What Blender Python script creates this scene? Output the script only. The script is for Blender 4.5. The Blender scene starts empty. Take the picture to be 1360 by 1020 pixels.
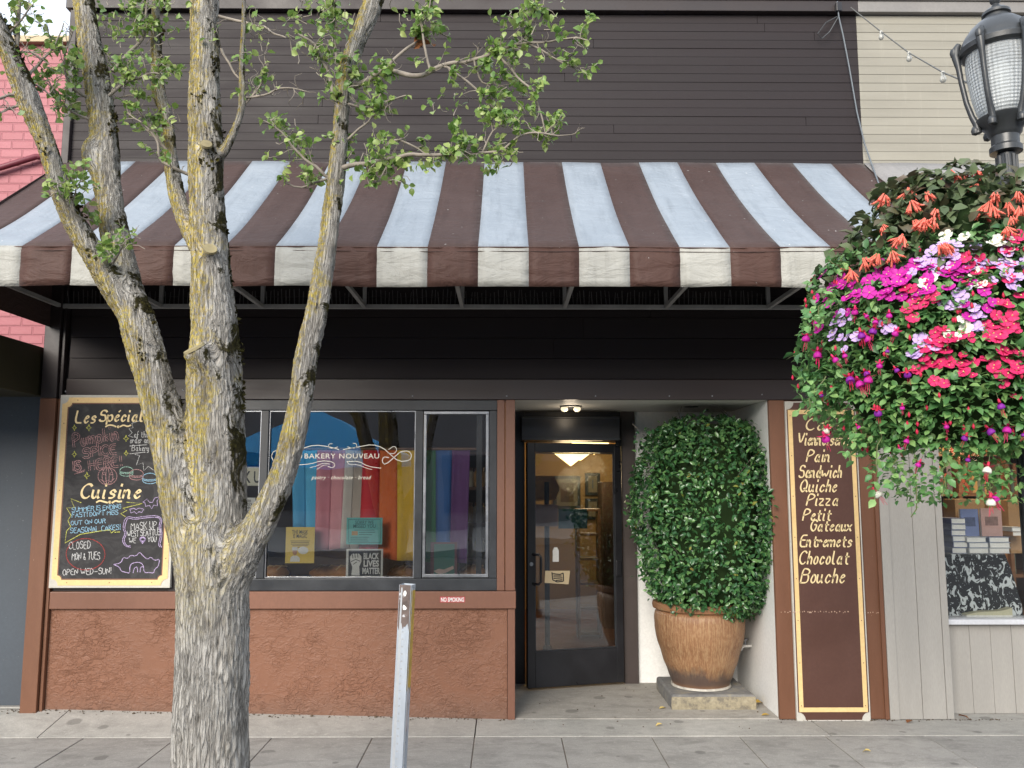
import bpy, math, random
import numpy as np
from mathutils import Vector, Matrix, noise as mn
R = math.radians
random.seed(7)
rng = np.random.default_rng(7)
scene = bpy.context.scene
COL = scene.collection

# ------------------------------------------------------------------ camera
CAM_Y, CAM_Z, FPX = -6.0, 1.605, 1116.0
PITCH, YAW = R(6.79), R(0.466)
cam_d = bpy.data.cameras.new('camera')
cam_d.sensor_width = 36.0
cam_d.lens = 36.0 * FPX / 1360.0
cam_d.clip_end = 2000
cam_d.clip_start = 0.05
cam = bpy.data.objects.new('camera', cam_d)
COL.objects.link(cam)
cam.location = (0, CAM_Y, CAM_Z)
cam.rotation_euler = (R(90) + PITCH, 0, -YAW)
scene.camera = cam
CAM_R = cam.rotation_euler.to_matrix()
CAM_P = Vector((0, CAM_Y, CAM_Z))

def ray(px, py):
    return CAM_R @ Vector(((px - 680) / FPX, -(py - 510) / FPX, -1.0))
def at(px, py, Y=0.0):
    """photo pixel -> point of the world plane y = Y"""
    d = ray(px, py)
    return CAM_P + d * ((Y - CAM_Y) / d.y)
def ground(px, py, z=0.0):
    d = ray(px, py)
    return CAM_P + d * ((z - CAM_Z) / d.z)
def project(p):
    q = CAM_R.transposed() @ (Vector(p) - CAM_P)
    return 680 + q.x / -q.z * FPX, 510 - q.y / -q.z * FPX
def S(Y):
    return (Y - CAM_Y) * 1.0 / FPX

# ------------------------------------------------------------------ sky, sun, exposure
SUN_EL, SUN_AZ = R(24), R(204)
world = bpy.data.worlds.new("World")
scene.world = world
world.use_nodes = True
nt = world.node_tree
nt.nodes.clear()
sky = nt.nodes.new('ShaderNodeTexSky')
sky.sky_type = 'NISHITA'
sky.sun_disc = False
sky.sun_elevation = SUN_EL
sky.sun_rotation = SUN_AZ
sky.air_density = 1.0
sky.dust_density = 3.0
sky.ozone_density = 1.0
bg = nt.nodes.new('ShaderNodeBackground')
bg.inputs[1].default_value = 0.105
wo = nt.nodes.new('ShaderNodeOutputWorld')
# high broken cloud: bright white sheets with a little blue between them
tcw = nt.nodes.new('ShaderNodeTexCoord')
mpw = nt.nodes.new('ShaderNodeMapping')
mpw.inputs['Scale'].default_value = (1.0, 1.0, 2.2)
nzw = nt.nodes.new('ShaderNodeTexNoise')
nzw.inputs['Scale'].default_value = 2.2
nzw.inputs['Detail'].default_value = 5
nzw.inputs['Roughness'].default_value = 0.55
rw = nt.nodes.new('ShaderNodeMapRange')
rw.inputs['From Min'].default_value = 0.30
rw.inputs['From Max'].default_value = 0.55
rw.inputs['To Min'].default_value = 0.45
rw.inputs['To Max'].default_value = 0.97
mxw = nt.nodes.new('ShaderNodeMix')
mxw.data_type = 'RGBA'
mxw.inputs[7].default_value = (7.6, 8.3, 9.4, 1)
nt.links.new(tcw.outputs['Generated'], mpw.inputs['Vector'])
nt.links.new(mpw.outputs[0], nzw.inputs['Vector'])
nt.links.new(nzw.outputs['Fac'], rw.inputs['Value'])
nt.links.new(rw.outputs[0], mxw.inputs[0])
nt.links.new(sky.outputs[0], mxw.inputs[6])
nt.links.new(mxw.outputs[2], bg.inputs[0])
nt.links.new(bg.outputs[0], wo.inputs[0])
sun_d = bpy.data.lights.new('sun', 'SUN')
sun_d.energy = 2.5
sun_d.angle = R(34)
sun_d.color = (1.0, 0.93, 0.83)
sun = bpy.data.objects.new('sun', sun_d)
COL.objects.link(sun)
sd = Vector((math.sin(SUN_AZ) * math.cos(SUN_EL), math.cos(SUN_AZ) * math.cos(SUN_EL), math.sin(SUN_EL)))
sun.rotation_euler = sd.to_track_quat('Z', 'Y').to_euler()
scene.view_settings.view_transform = 'Standard'
scene.view_settings.look = 'None'
scene.view_settings.exposure = 1.0
scene.view_settings.gamma = 1.0
scene.cycles.use_denoising = True
scene.cycles.max_bounces = 8
scene.cycles.transparent_max_bounces = 16
scene.cycles.caustics_reflective = False
scene.cycles.caustics_refractive = False

# ------------------------------------------------------------------ materials
class NT:
    def __init__(self, name):
        self.m = bpy.data.materials.new(name)
        self.m.use_nodes = True
        self.t = self.m.node_tree
        self.b = self.t.nodes['Principled BSDF']
        self.out = self.t.nodes['Material Output']
    def n(self, kind, **kw):
        nd = self.t.nodes.new(kind)
        for k, v in kw.items():
            if isinstance(k, str) and k.startswith('i_'):
                nd.inputs[k[2:].replace('_', ' ')].default_value = v
            else:
                setattr(nd, k, v)
        return nd
    def l(self, a, b):
        self.t.links.new(a, b)
    def co(self, scale=(1, 1, 1), attr=None):
        if attr:
            c = self.n('ShaderNodeAttribute', attribute_name=attr).outputs['Vector']
        else:
            c = self.n('ShaderNodeTexCoord').outputs['Object']
        mp = self.n('ShaderNodeMapping')
        mp.inputs['Scale'].default_value = scale
        self.l(c, mp.inputs['Vector'])
        return mp.outputs['Vector']
    def noise(self, co, scale, detail=4, rough=0.55, dist=0.0):
        x = self.n('ShaderNodeTexNoise')
        x.inputs['Scale'].default_value = scale
        x.inputs['Detail'].default_value = detail
        x.inputs['Roughness'].default_value = rough
        x.inputs['Distortion'].default_value = dist
        self.l(co, x.inputs['Vector'])
        return x.outputs['Fac']
    def ramp(self, fac, stops):
        r = self.n('ShaderNodeValToRGB')
        e = r.color_ramp.elements
        while len(e) < len(stops):
            e.new(0.5)
        for el, (p, c) in zip(e, stops):
            el.position = p
            el.color = (*c, 1) if len(c) == 3 else c
        self.l(fac, r.inputs['Fac'])
        return r.outputs['Color']
    def val(self, fac, lo, hi, a=0.0, b=1.0):
        r = self.n('ShaderNodeMapRange')
        r.inputs['From Min'].default_value = lo
        r.inputs['From Max'].default_value = hi
        r.inputs['To Min'].default_value = a
        r.inputs['To Max'].default_value = b
        self.l(fac, r.inputs['Value'])
        return r.outputs['Result']
    def mix(self, fac, a, b, blend='MIX'):
        x = self.n('ShaderNodeMix', data_type='RGBA', blend_type=blend)
        for s, v in ((x.inputs[0], fac), (x.inputs[6], a), (x.inputs[7], b)):
            if isinstance(v, (int, float)):
                s.default_value = v
            elif isinstance(v, tuple):
                s.default_value = (*v, 1) if len(v) == 3 else v
            else:
                self.l(v, s)
        return x.outputs[2]
    def math(self, op, a, b=None, c=None):
        x = self.n('ShaderNodeMath', operation=op)
        for i, v in enumerate((a, b, c)):
            if v is None:
                continue
            if isinstance(v, (int, float)):
                x.inputs[i].default_value = v
            else:
                self.l(v, x.inputs[i])
        return x.outputs[0]
    def bump(self, h, strength=0.3, dist=0.01, prev=None):
        b = self.n('ShaderNodeBump')
        b.inputs['Strength'].default_value = strength
        b.inputs['Distance'].default_value = dist
        self.l(h, b.inputs['Height'])
        if prev is not None:
            self.l(prev, b.inputs['Normal'])
        return b.outputs['Normal']
    def set(self, color=None, rough=None, normal=None, **kw):
        for k, v in (('Base Color', color), ('Roughness', rough), ('Normal', normal)):
            if v is None:
                continue
            s = self.b.inputs[k]
            if isinstance(v, tuple):
                s.default_value = (*v, 1) if len(v) == 3 else v
            elif isinstance(v, (int, float)):
                s.default_value = v
            else:
                self.l(v, s)
        for k, v in kw.items():
            self.b.inputs[k.replace('_', ' ')].default_value = v
        return self.m

def dk(c, f):
    return tuple(x * f for x in c)

def paint(name, c, rough=0.5, var=0.18, scale=2.0, bump=0.08, fine=60.0, stretch=(1, 1, 1), spec=0.4, metallic=0.0, wear=None, wear_amt=0.62):
    """painted or plain solid surface with blotchy tone, fine grain and optional chipped wear"""
    k = NT(name)
    co = k.co(stretch)
    a = k.noise(co, scale, 5, 0.6)
    b = k.noise(co, fine, 3, 0.6)
    col = k.ramp(a, [(0.3, dk(c, 1 - var)), (0.7, dk(c, 1 + var))])
    col = k.mix(k.val(b, 0.35, 0.65, 0, 0.35), col, dk(c, 0.75))
    if wear:
        w = k.noise(co, fine * 0.5, 4, 0.7)
        col = k.mix(k.val(w, wear_amt, wear_amt + 0.04), col, wear)
    r = k.val(a, 0.3, 0.7, max(0.05, rough - 0.1), min(1, rough + 0.1))
    return k.set(col, r, k.bump(b, bump, 0.004), Metallic=metallic, Specular_IOR_Level=spec)

def emit(name, c, strength):
    k = NT(name)
    return k.set(c, 0.5, Emission_Color=(*c, 1), Emission_Strength=strength)

def glass(name, tint=(0.93, 0.96, 0.95), ior=1.6, rough=0.0):
    k = NT(name)
    k.t.nodes.remove(k.b)
    tr = k.n('ShaderNodeBsdfTransparent')
    tr.inputs[0].default_value = (*tint, 1)
    gl = k.n('ShaderNodeBsdfGlossy')
    gl.inputs['Roughness'].default_value = rough
    gl.inputs['Color'].default_value = (1, 1, 1, 1)
    fr = k.n('ShaderNodeFresnel')
    fr.inputs['IOR'].default_value = ior
    co = k.co()
    k.l(k.bump(k.noise(co, 1.7, 2), 0.03, 0.05), gl.inputs['Normal'])
    mx = k.n('ShaderNodeMixShader')
    k.l(fr.outputs[0], mx.inputs[0])
    k.l(tr.outputs[0], mx.inputs[1])
    k.l(gl.outputs[0], mx.inputs[2])
    k.l(mx.outputs[0], k.out.inputs[0])
    return k.m

def leafmat(name, c1, c2, c3, rough=0.35, spec=0.5, trans=0.25):
    k = NT(name)
    g = k.n('ShaderNodeNewGeometry')
    col = k.ramp(g.outputs['Random Per Island'], [(0.0, c1), (0.5, c2), (1.0, c3)])
    nz = k.noise(k.co(), 14.0, 3)
    col = k.mix(k.val(nz, 0.35, 0.7, 0.0, 0.35), col, c1)
    k.set(col, rough, Specular_IOR_Level=spec)
    tl = k.n('ShaderNodeBsdfTranslucent')
    k.l(col, tl.inputs[0])
    mx = k.n('ShaderNodeMixShader')
    mx.inputs[0].default_value = trans
    k.l(k.b.outputs[0], mx.inputs[1])
    k.l(tl.outputs[0], mx.inputs[2])
    k.l(mx.outputs[0], k.out.inputs[0])
    return k.m

# ------------------------------------------------------------------ mesh building
class MB:
    def __init__(self):
        self.v, self.f, self.m = [], [], []
    def add(self, vs, fs, mi=0):
        o = len(self.v)
        self.v.extend(tuple(p) for p in vs)
        for f in fs:
            self.f.append(tuple(i + o for i in f))
            self.m.append(mi)
        return self
    def box(self, x0, x1, y0, y1, z0, z1, mi=0):
        vs = [(x, y, z) for z in (z0, z1) for y in (y0, y1) for x in (x0, x1)]
        return self.add(vs, [(0, 2, 3, 1), (4, 5, 7, 6), (0, 1, 5, 4), (2, 6, 7, 3), (0, 4, 6, 2), (1, 3, 7, 5)], mi)
    def obox(self, c, ax, ay, az, mi=0):
        """box from a centre and three half-axis vectors"""
        c, ax, ay, az = map(Vector, (c, ax, ay, az))
        vs = [c + ax * i + ay * j + az * k for k in (-1, 1) for j in (-1, 1) for i in (-1, 1)]
        return self.add(vs, [(0, 2, 3, 1), (4, 5, 7, 6), (0, 1, 5, 4), (2, 6, 7, 3), (0, 4, 6, 2), (1, 3, 7, 5)], mi)
    def prism(self, pts, y0, y1, mi=0):
        """polygon of (x, z) points, counter-clockwise seen from -y, thickened from y0 (front) to y1"""
        n = len(pts)
        vs = [(x, y0, z) for x, z in pts] + [(x, y1, z) for x, z in pts]
        fs = [tuple(range(n)), tuple(range(2 * n - 1, n - 1, -1))]
        fs += [(i, i + n, (i + 1) % n + n, (i + 1) % n) for i in range(n)]
        return self.add(vs, fs, mi)
    def tube(self, pts, rad, n=8, mi=0, caps=True):
        pts = [Vector(p) for p in pts]
        if not isinstance(rad, (list, tuple)):
            rad = [rad] * len(pts)
        t = (pts[1] - pts[0]).normalized()
        u = t.orthogonal().normalized()
        rings = []
        for i, p in enumerate(pts):
            a = pts[max(i - 1, 0)]
            b = pts[min(i + 1, len(pts) - 1)]
            t2 = (b - a)
            t2 = t2.normalized() if t2.length > 1e-9 else t
            u = (u - t2 * u.dot(t2))
            u = u.normalized() if u.length > 1e-6 else t2.orthogonal().normalized()
            w = t2.cross(u)
            t = t2
            rings.append([p + (u * math.cos(2 * math.pi * k / n) + w * math.sin(2 * math.pi * k / n)) * rad[i] for k in range(n)])
        vs = [q for r in rings for q in r]
        fs = []
        for i in range(len(pts) - 1):
            for k in range(n):
                k2 = (k + 1) % n
                fs.append((i * n + k, i * n + k2, (i + 1) * n + k2, (i + 1) * n + k))
        if caps:
            fs.append(tuple(range(n - 1, -1, -1)))
            fs.append(tuple((len(pts) - 1) * n + k for k in range(n)))
        return self.add(vs, fs, mi)
    def lathe(self, prof, c=(0, 0, 0), n=32, mi=0, a0=0.0):
        """profile of (r, z) from bottom to top round the vertical through c"""
        c = Vector(c)
        vs = []
        for r, z in prof:
            for k in range(n):
                a = a0 + 2 * math.pi * k / n
                vs.append((c.x + r * math.cos(a), c.y + r * math.sin(a), c.z + z))
        fs = []
        for i in range(len(prof) - 1):
            for k in range(n):
                k2 = (k + 1) % n
                fs.append((i * n + k, i * n + k2, (i + 1) * n + k2, (i + 1) * n + k))
        if prof[0][0] > 1e-5:
            fs.append(tuple(range(n - 1, -1, -1)))
        if prof[-1][0] > 1e-5:
            fs.append(tuple((len(prof) - 1) * n + k for k in range(n)))
        return self.add(vs, fs, mi)
    def build(self, name, mats, parent=None, smooth=None, bevel=0.0, attrs=None):
        o = root_of(parent)
        vs = [(p[0] - o.x, p[1] - o.y, p[2] - o.z) for p in self.v]
        me = bpy.data.meshes.new(name)
        me.from_pydata(vs, [], self.f)
        for m in (mats if isinstance(mats, (list, tuple)) else [mats]):
            me.materials.append(m)
        me.polygons.foreach_set('material_index', self.m)
        if smooth is not None:
            me.polygons.foreach_set('use_smooth', [True] * len(me.polygons))
            if smooth < 170:
                me.set_sharp_from_angle(angle=R(smooth))
        me.update()
        ob = bpy.data.objects.new(name, me)
        COL.objects.link(ob)
        if parent is not None:
            ob.parent = parent
        if bevel:
            b = ob.modifiers.new('bevel', 'BEVEL')
            b.width = bevel
            b.segments = 2
            b.limit_method = 'ANGLE'
            b.angle_limit = R(40)
        return ob

def root_of(p):
    o = Vector((0, 0, 0))
    while p is not None:
        o = o + Vector(p.location)
        p = p.parent
    return o

def tag(o, label=None, cat=None, group=None, kind=None):
    if label: o['label'] = label
    if cat: o['category'] = cat
    if group: o['group'] = group
    if kind: o['kind'] = kind
    return o

def thing(name, label, cat, loc=(0, 0, 0), group=None):
    o = bpy.data.objects.new(name, None)
    o.empty_display_size = 0.1
    o.location = loc
    COL.objects.link(o)
    return tag(o, label, cat, group)

def copy_tree(o, parent=None):
    c = o.copy()
    COL.objects.link(c)
    if parent is not None:
        c.parent = parent
    for ch in list(o.children):
        copy_tree(ch, c)
    return c

# ------------------------------------------------------------------ lettering
GL = {
 'a': "46 36 26 14 13 22 32 44|46 44 42 52", 'b': "19 12 32 43 45 36 26 15", 'c': "45 36 26 14 13 22 32 43",
 'd': "46 26 14 13 22 32 44|49 44 42 52", 'e': "14 45 36 26 14 13 22 32 43", 'f': "49 39 28 24 20|15 45",
 'g': "46 26 14 13 22 32 44|46 41 30 10", 'h': "19 12|14 26 36 45 42", 'i': "16 12 22|18 19", 'k': "19 12|45 14|24 42",
 'l': "19 13 22 32", 'm': "06 02|04 16 26 35 32|34 46 56 65 62", 'n': "06 02|04 16 26 35 32 42",
 'o': "26 14 13 22 32 43 45 36 26", 'p': "06 00|05 26 36 45 43 32 22 03", 'q': "46 26 14 13 22 32 44|46 40",
 'r': "06 02|04 16 26 35", 's': "45 36 26 15 24 34 43 32 12", 't': "28 23 32 42|16 46", 'u': "06 03 12 22 34|36 33 42",
 'v': "06 22 46", 'w': "06 12 35 52 76", 'x': "06 42|46 02", 'y': "06 03 12 22 34|36 31 20 00", 'z': "06 46 02 42",
 'A': "02 39 62|14 54", 'B': "02 09 39 58 57 46 06|46 55 53 42 02", 'C': "58 49 29 07 04 22 42 53", 'D': "02 09 29 57 54 22 02",
 'E': "59 09 02 52|06 46", 'G': "58 49 29 07 04 22 42 54 56 36", 'H': "09 02|59 52|06 56", 'I': "09 02", 'K': "09 02|59 05|25 52",
 'L': "09 02 52", 'M': "02 09 35 69 62", 'N': "02 09 52 59", 'O': "29 07 04 22 32 54 57 39 29", 'P': "02 09 39 58 57 46 05",
 'Q': "29 07 04 22 32 54 57 39 29|34 62", 'R': "02 09 39 58 57 46 06|36 52", 'S': "58 49 19 07 16 46 54 53 42 12 03",
 'T': "09 69|39 32", 'U': "09 04 22 32 54 59", 'V': "09 32 69", 'W': "09 22 46 62 89", 'Y': "09 35 69|35 32", 'Z': "09 59 02 52",
 '!': "19 15|12 13", '-': "15 65", ',': "13 01", "'": "19 17", '.': "12 13", '&': "52 17 28 38 37 14 13 22 42 54", '?': "08 19 38 37 25 24|22 23",
 'F': "59 09 02|06 46", 'X': "09 52|59 02", 'J': "49 43 32 12 03",
}
GL['é'] = GL['e'] + "|38 49"

def chaikin(p, it=2):
    for _ in range(it):
        q = [p[0]]
        for a, b in zip(p[:-1], p[1:]):
            q.append((a[0] * .75 + b[0] * .25, a[1] * .75 + b[1] * .25))
            q.append((a[0] * .25 + b[0] * .75, a[1] * .25 + b[1] * .75))
        q.append(p[-1])
        p = q
    return p

def glyph_lines(text, h, slant=0.0, spacing=1.5, jitter=0.0, wide=1.0):
    """polylines (x, y) of a handwritten line; h is the height of a capital; returns lines and the length"""
    u = h / 7.0
    x, out = 0.0, []
    for ch in text:
        if ch == ' ':
            x += 3.4 * u * wide
            continue
        g = GL[ch]
        mx = max(int(p[0]) for s in g.split('|') for p in s.split())
        jy, js = random.uniform(-1, 1) * jitter * h, 1 + random.uniform(-1, 1) * jitter
        for s in g.split('|'):
            pl = [(int(p[0]) * u * wide * js, (int(p[1]) - 2) * u * js) for p in s.split()]
            if len(pl) > 2:
                pl = chaikin(pl, 2)
            out.append([(x + a + b * slant, b + jy) for a, b in pl])
        x += (mx + spacing) * u * wide
    return out, x

def ribbons(mb, lines, o, w0, w1=None, nib=0.6, mi=0, closed=False):
    """lay polylines (x, y) as flat strokes on a facade plane: o = origin point; w1 > w0 gives a broad-nib stroke"""
    w1 = w0 if w1 is None else w1
    for pl in lines:
        p = [Vector((a, b)) for a, b in pl]
        p = [q for i, q in enumerate(p) if i == 0 or (q - p[i - 1]).length > 1e-5]
        if len(p) < 2:
            continue
        t0, t1 = (p[1] - p[0]).normalized(), (p[-1] - p[-2]).normalized()
        p[0] = p[0] - t0 * w0 * 0.4
        p[-1] = p[-1] + t1 * w0 * 0.4
        L, Rr = [], []
        for i, q in enumerate(p):
            a, b = p[max(i - 1, 0)], p[min(i + 1, len(p) - 1)]
            t = (b - a)
            t = t.normalized() if t.length > 1e-9 else t0
            n = Vector((-t.y, t.x))
            w = w0 + (w1 - w0) * abs(math.sin(math.atan2(t.y, t.x) - nib))
            L.append(q + n * w * 0.5)
            Rr.append(q - n * w * 0.5)
        n = len(p)
        vs = [(o.x + q.x, o.y, o.z + q.y) for q in L + Rr]
        mb.add(vs, [(i, n + i, n + i + 1, i + 1) for i in range(n - 1)], mi)

def write(mb, text, px, py, capx, Y, w0, w1=None, slant=0.0, spacing=1.5, mi=0, rot=0.0, jitter=0.0, width=None, outline=0.0, nib=0.6):
    """handwriting whose baseline starts at photo pixel (px, py), capital height capx pixels, on plane Y; width in pixels"""
    s = (Y - CAM_Y) / FPX
    h = capx * s
    lines, ln = glyph_lines(text, h, slant, spacing, jitter)
    if width:
        k = width * s / ln
        lines = [[(a * k, b) for a, b in l] for l in lines]
    if rot:
        c, d = math.cos(rot), math.sin(rot)
        lines = [[(a * c - b * d, a * d + b * c) for a, b in l] for l in lines]
    o = at(px, py, Y)
    if outline:
        two = []
        for l in lines:
            for sg in (-1, 1):
                q = []
                for i, (a, b) in enumerate(l):
                    p0, p1 = l[max(i - 1, 0)], l[min(i + 1, len(l) - 1)]
                    dx, dy = p1[0] - p0[0], p1[1] - p0[1]
                    m = math.hypot(dx, dy) or 1
                    q.append((a - dy / m * sg * outline * s, b + dx / m * sg * outline * s))
                two.append(q)
        lines = two
    ribbons(mb, lines, o, w0 * s, (w1 or w0) * s, nib, mi)

def sketch(mb, pts, Y, w, mi=0, smooth=1, conv=None, closed=False):
    """a drawn stroke through photo pixels on plane Y, w pixels wide"""
    conv = conv or (lambda a, b: (a, b))
    P = [at(*conv(a, b), Y) for a, b in pts]
    l = [(p.x, p.z) for p in P]
    if closed:
        l.append(l[0])
    if smooth:
        l = chaikin(l, smooth)
    s = (Y - CAM_Y) / FPX
    ribbons(mb, [l], Vector((0, Y, 0)), w * s, w * s, 0.6, mi)

def ell(cx, cy, rx, ry, n=20, a0=0, a1=360):
    return [(cx + rx * math.cos(R(a0 + (a1 - a0) * i / n)), cy + ry * math.sin(R(a0 + (a1 - a0) * i / n))) for i in range(n + 1)]

def typeset(mb, text, px, py, capx, Y, width=None, bold=0.0, shear=0.0, mi=0, align='LEFT', spacing=1.0, lift=0.0006):
    """printed letters: baseline at photo pixel (px, py) on plane Y"""
    cu = bpy.data.curves.new('type', 'FONT')
    cu.body = text
    cu.size = 1.0
    cu.offset = bold
    cu.shear = shear
    cu.space_character = spacing
    cu.extrude = 0.0
    cu.resolution_u = 3
    ob = bpy.data.objects.new('type', cu)
    COL.objects.link(ob)
    dg = bpy.context.evaluated_depsgraph_get()
    me = ob.evaluated_get(dg).to_mesh()
    vs = [tuple(v.co) for v in me.vertices]
    fs = [tuple(p.vertices) for p in me.polygons]
    ob.evaluated_get(dg).to_mesh_clear()
    bpy.data.objects.remove(ob)
    bpy.data.curves.remove(cu)
    if not vs:
        return
    x0, x1 = min(v[0] for v in vs), max(v[0] for v in vs)
    s = (Y - CAM_Y) / FPX
    ky = capx * s / 0.70
    kx = ky if width is None else width * s / (x1 - x0)
    o = at(px, py, Y)
    if align == 'CENTER':
        o = o - Vector(((x0 + x1) * 0.5 * kx, 0, 0))
    else:
        o = o - Vector((x0 * kx, 0, 0))
    mb.add([(o.x + v[0] * kx, Y - lift, o.z + v[1] * ky) for v in vs], fs, mi)

# ------------------------------------------------------------------ leaves
LT = np.array([(0, 0, 0), (-.24, .28, .09), (0, .30, 0), (.24, .28, .09), (-.27, .62, .08), (0, .64, -.02), (.27, .62, .08), (0, 1, -.14)])
LF = [(0, 2, 1), (0, 3, 2), (1, 2, 5, 4), (2, 3, 6, 5), (4, 5, 7), (5, 6, 7)]
def leaf_mesh(mb, P, D, N, size, wide=1.0, mi=0):
    """leaves at P growing along D with faces turned to N (numpy arrays)"""
    D = D / np.linalg.norm(D, axis=1, keepdims=True)
    Xa = np.cross(D, N)
    Xa /= np.linalg.norm(Xa, axis=1, keepdims=True) + 1e-9
    Za = np.cross(Xa, D)
    n = len(P)
    curl = rng.uniform(0.3, 2.2, (n, 1, 1))
    fold = rng.uniform(0.3, 1.8, (n, 1, 1))
    t = np.repeat(LT[None], n, 0)
    t[:, :, 2:3] = np.where(t[:, :, 2:3] > 0, t[:, :, 2:3] * fold, t[:, :, 2:3] * curl)
    sz = np.asarray(size).reshape(n, 1, 1)
    V = P[:, None] + sz * (t[:, :, 0:1] * wide * Xa[:, None] + t[:, :, 1:2] * D[:, None] + t[:, :, 2:3] * Za[:, None])
    o = len(mb.v)
    mb.v.extend(map(tuple, V.reshape(-1, 3).tolist()))
    for i in range(n):
        b = o + i * 8
        for f in LF:
            mb.f.append(tuple(b + k for k in f))
            mb.m.append(mi)
def rnd_unit(n):
    v = rng.normal(size=(n, 3))
    return v / np.linalg.norm(v, axis=1, keepdims=True)
# ------------------------------------------------------------------ shared materials
def siding_mat(name, c, fade, dirt=0.25):
    k = NT(name)
    co = k.co((0.6, 1, 6))
    a = k.noise(co, 1.6, 5, 0.6)
    g = k.n('ShaderNodeNewGeometry').outputs['Random Per Island']
    col = k.mix(k.val(a, 0.3, 0.75), c, fade)
    col = k.mix(k.math('MULTIPLY', g, 0.22), col, dk(c, 0.55))
    st = k.noise(k.co((5, 1, 0.5)), 3.0, 4, 0.7)
    col = k.mix(k.val(st, 0.58, 0.8, 0, dirt), col, dk(fade, 1.25))
    fine = k.noise(k.co((3, 10, 60)), 5.0, 3, 0.6)
    return k.set(col, k.val(a, 0.3, 0.7, 0.5, 0.68), k.bump(fine, 0.12, 0.003), Specular_IOR_Level=0.25)

M = {}
M['siding'] = siding_mat('brown_siding', (.0165, .0118, .0125), (.0225, .0168, .0182), .4)
M['siding_low'] = siding_mat('brown_siding_low', (.020, .0145, .015), (.025, .019, .020), 0.1)
M['cream'] = siding_mat('cream_siding', (.25, .235, .195), (.30, .285, .24), 0.35)
M['trim_brown'] = paint('trim_brown', (.026, .019, .019), 0.5, 0.2, 3, 0.1)
M['fascia'] = paint('fascia_paint', (.030, .020, .019), 0.4, 0.15, 2, 0.05, stretch=(.5, 1, 4))
M['brown'] = paint('brown_paint', (.180, .083, .053), 0.5, 0.14, 1.6, 0.10, stretch=(1, 1, .5))
M['brown_old'] = paint('worn_brown_paint', (.160, .070, .038), 0.5, 0.16, 2.2, 0.12, stretch=(2.5, 2, .6), wear=(.42, .27, .18), wear_amt=0.705)
M['black'] = paint('black_metal_paint', (.018, .018, .021), 0.35, 0.25, 4, 0.03)
M['charcoal'] = paint('charcoal_frame', (.030, .033, .038), 0.38, 0.25, 5, 0.04)
M['alu'] = paint('aluminium', (.27, .28, .30), 0.35, 0.15, 8, 0.03, metallic=0.8)
M['steel_grey'] = paint('awning_frame_steel', (.33, .325, .32), 0.5, 0.2, 6, 0.08)
M['white'] = paint('white_wall_paint', (.84, .84, .82), 0.6, 0.07, 1.5, 0.12, wear=(.42, .40, .36), wear_amt=0.74)
M['soffit'] = paint('soffit_paint', (.68, .66, .62), 0.6, 0.08, 2, 0.1)
M['taupe'] = paint('taupe_frame_paint', (.062, .048, .044), 0.45, 0.12, 3, 0.05)
M['grey_wood'] = paint('warm_grey_paint', (.36, .34, .31), 0.55, 0.09, 1.6, 0.12, stretch=(3, 1, .5), wear=(.22, .19, .16), wear_amt=0.73)
M['rubber'] = paint('black_rubber', (.012, .012, .012), 0.7)
M['glass'] = glass('window_glass', (.975, .985, .98), 1.95)
M['glass_door'] = glass('door_glass', (.80, .85, .88), 1.85)
M['wood'] = paint('shelf_wood', (.17, .085, .042), 0.45, 0.3, 3, 0.1, stretch=(1, 1, 8))
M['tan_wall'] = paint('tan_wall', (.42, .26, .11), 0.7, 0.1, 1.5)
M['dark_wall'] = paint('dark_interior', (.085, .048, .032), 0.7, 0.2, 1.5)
M['floor_red'] = paint('interior_floor', (.16, .06, .035), 0.4, 0.25, 3, 0.08)
M['paper'] = paint('white_paper', (.72, .71, .68), 0.7, 0.04, 3, 0.02)
M['ink'] = paint('black_ink', (.02, .02, .022), 0.6, 0.1)
M['cream_paint'] = paint('cream_sign_paint', (.74, .52, .24), 0.5, 0.10, 6, 0.05)

def stucco_mat():
    k = NT('knockdown_stucco')
    c = (.200, .092, .055)
    co = k.co()
    mask = k.noise(co, 2.6, 3, 0.6, 0.5)
    m = k.val(mask, 0.36, 0.64)
    wv = k.noise(k.co((1, 1, 1.7)), 13.0, 4, 0.55, 1.2)
    ridge = k.math('SUBTRACT', 1.0, k.math('MULTIPLY', k.math('ABSOLUTE', k.math('SUBTRACT', wv, 0.5)), 13.0))
    ridge = k.math('MAXIMUM', ridge, 0.0)
    plate = k.val(k.noise(co, 16.0, 3, 0.5, 1.0), 0.50, 0.54)
    h = k.math('ADD', k.math('MULTIPLY', ridge, m), k.math('MULTIPLY', plate, k.math('MULTIPLY', m, 0.8)))
    h = k.math('ADD', h, k.math('MULTIPLY', k.noise(co, 120, 2), 0.12))
    a = k.noise(co, 1.3, 5, 0.6)
    col = k.ramp(a, [(.3, dk(c, .94)), (.7, dk(c, 1.06))])
    # grime splashed up from the pavement
    z = k.n('ShaderNodeSeparateXYZ')
    k.l(k.n('ShaderNodeTexCoord').outputs['Object'], z.inputs[0])
    d = k.math('ADD', z.outputs['Z'], k.math('MULTIPLY', k.noise(co, 9, 5, .7), 0.10))
    col = k.mix(k.val(d, 0.08, 0.24, 0.45, 0.0), col, (.14, .09, .068))
    return k.set(col, 0.5, k.bump(h, 0.75, 0.006), Specular_IOR_Level=0.35)
M['stucco'] = stucco_mat()

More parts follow.
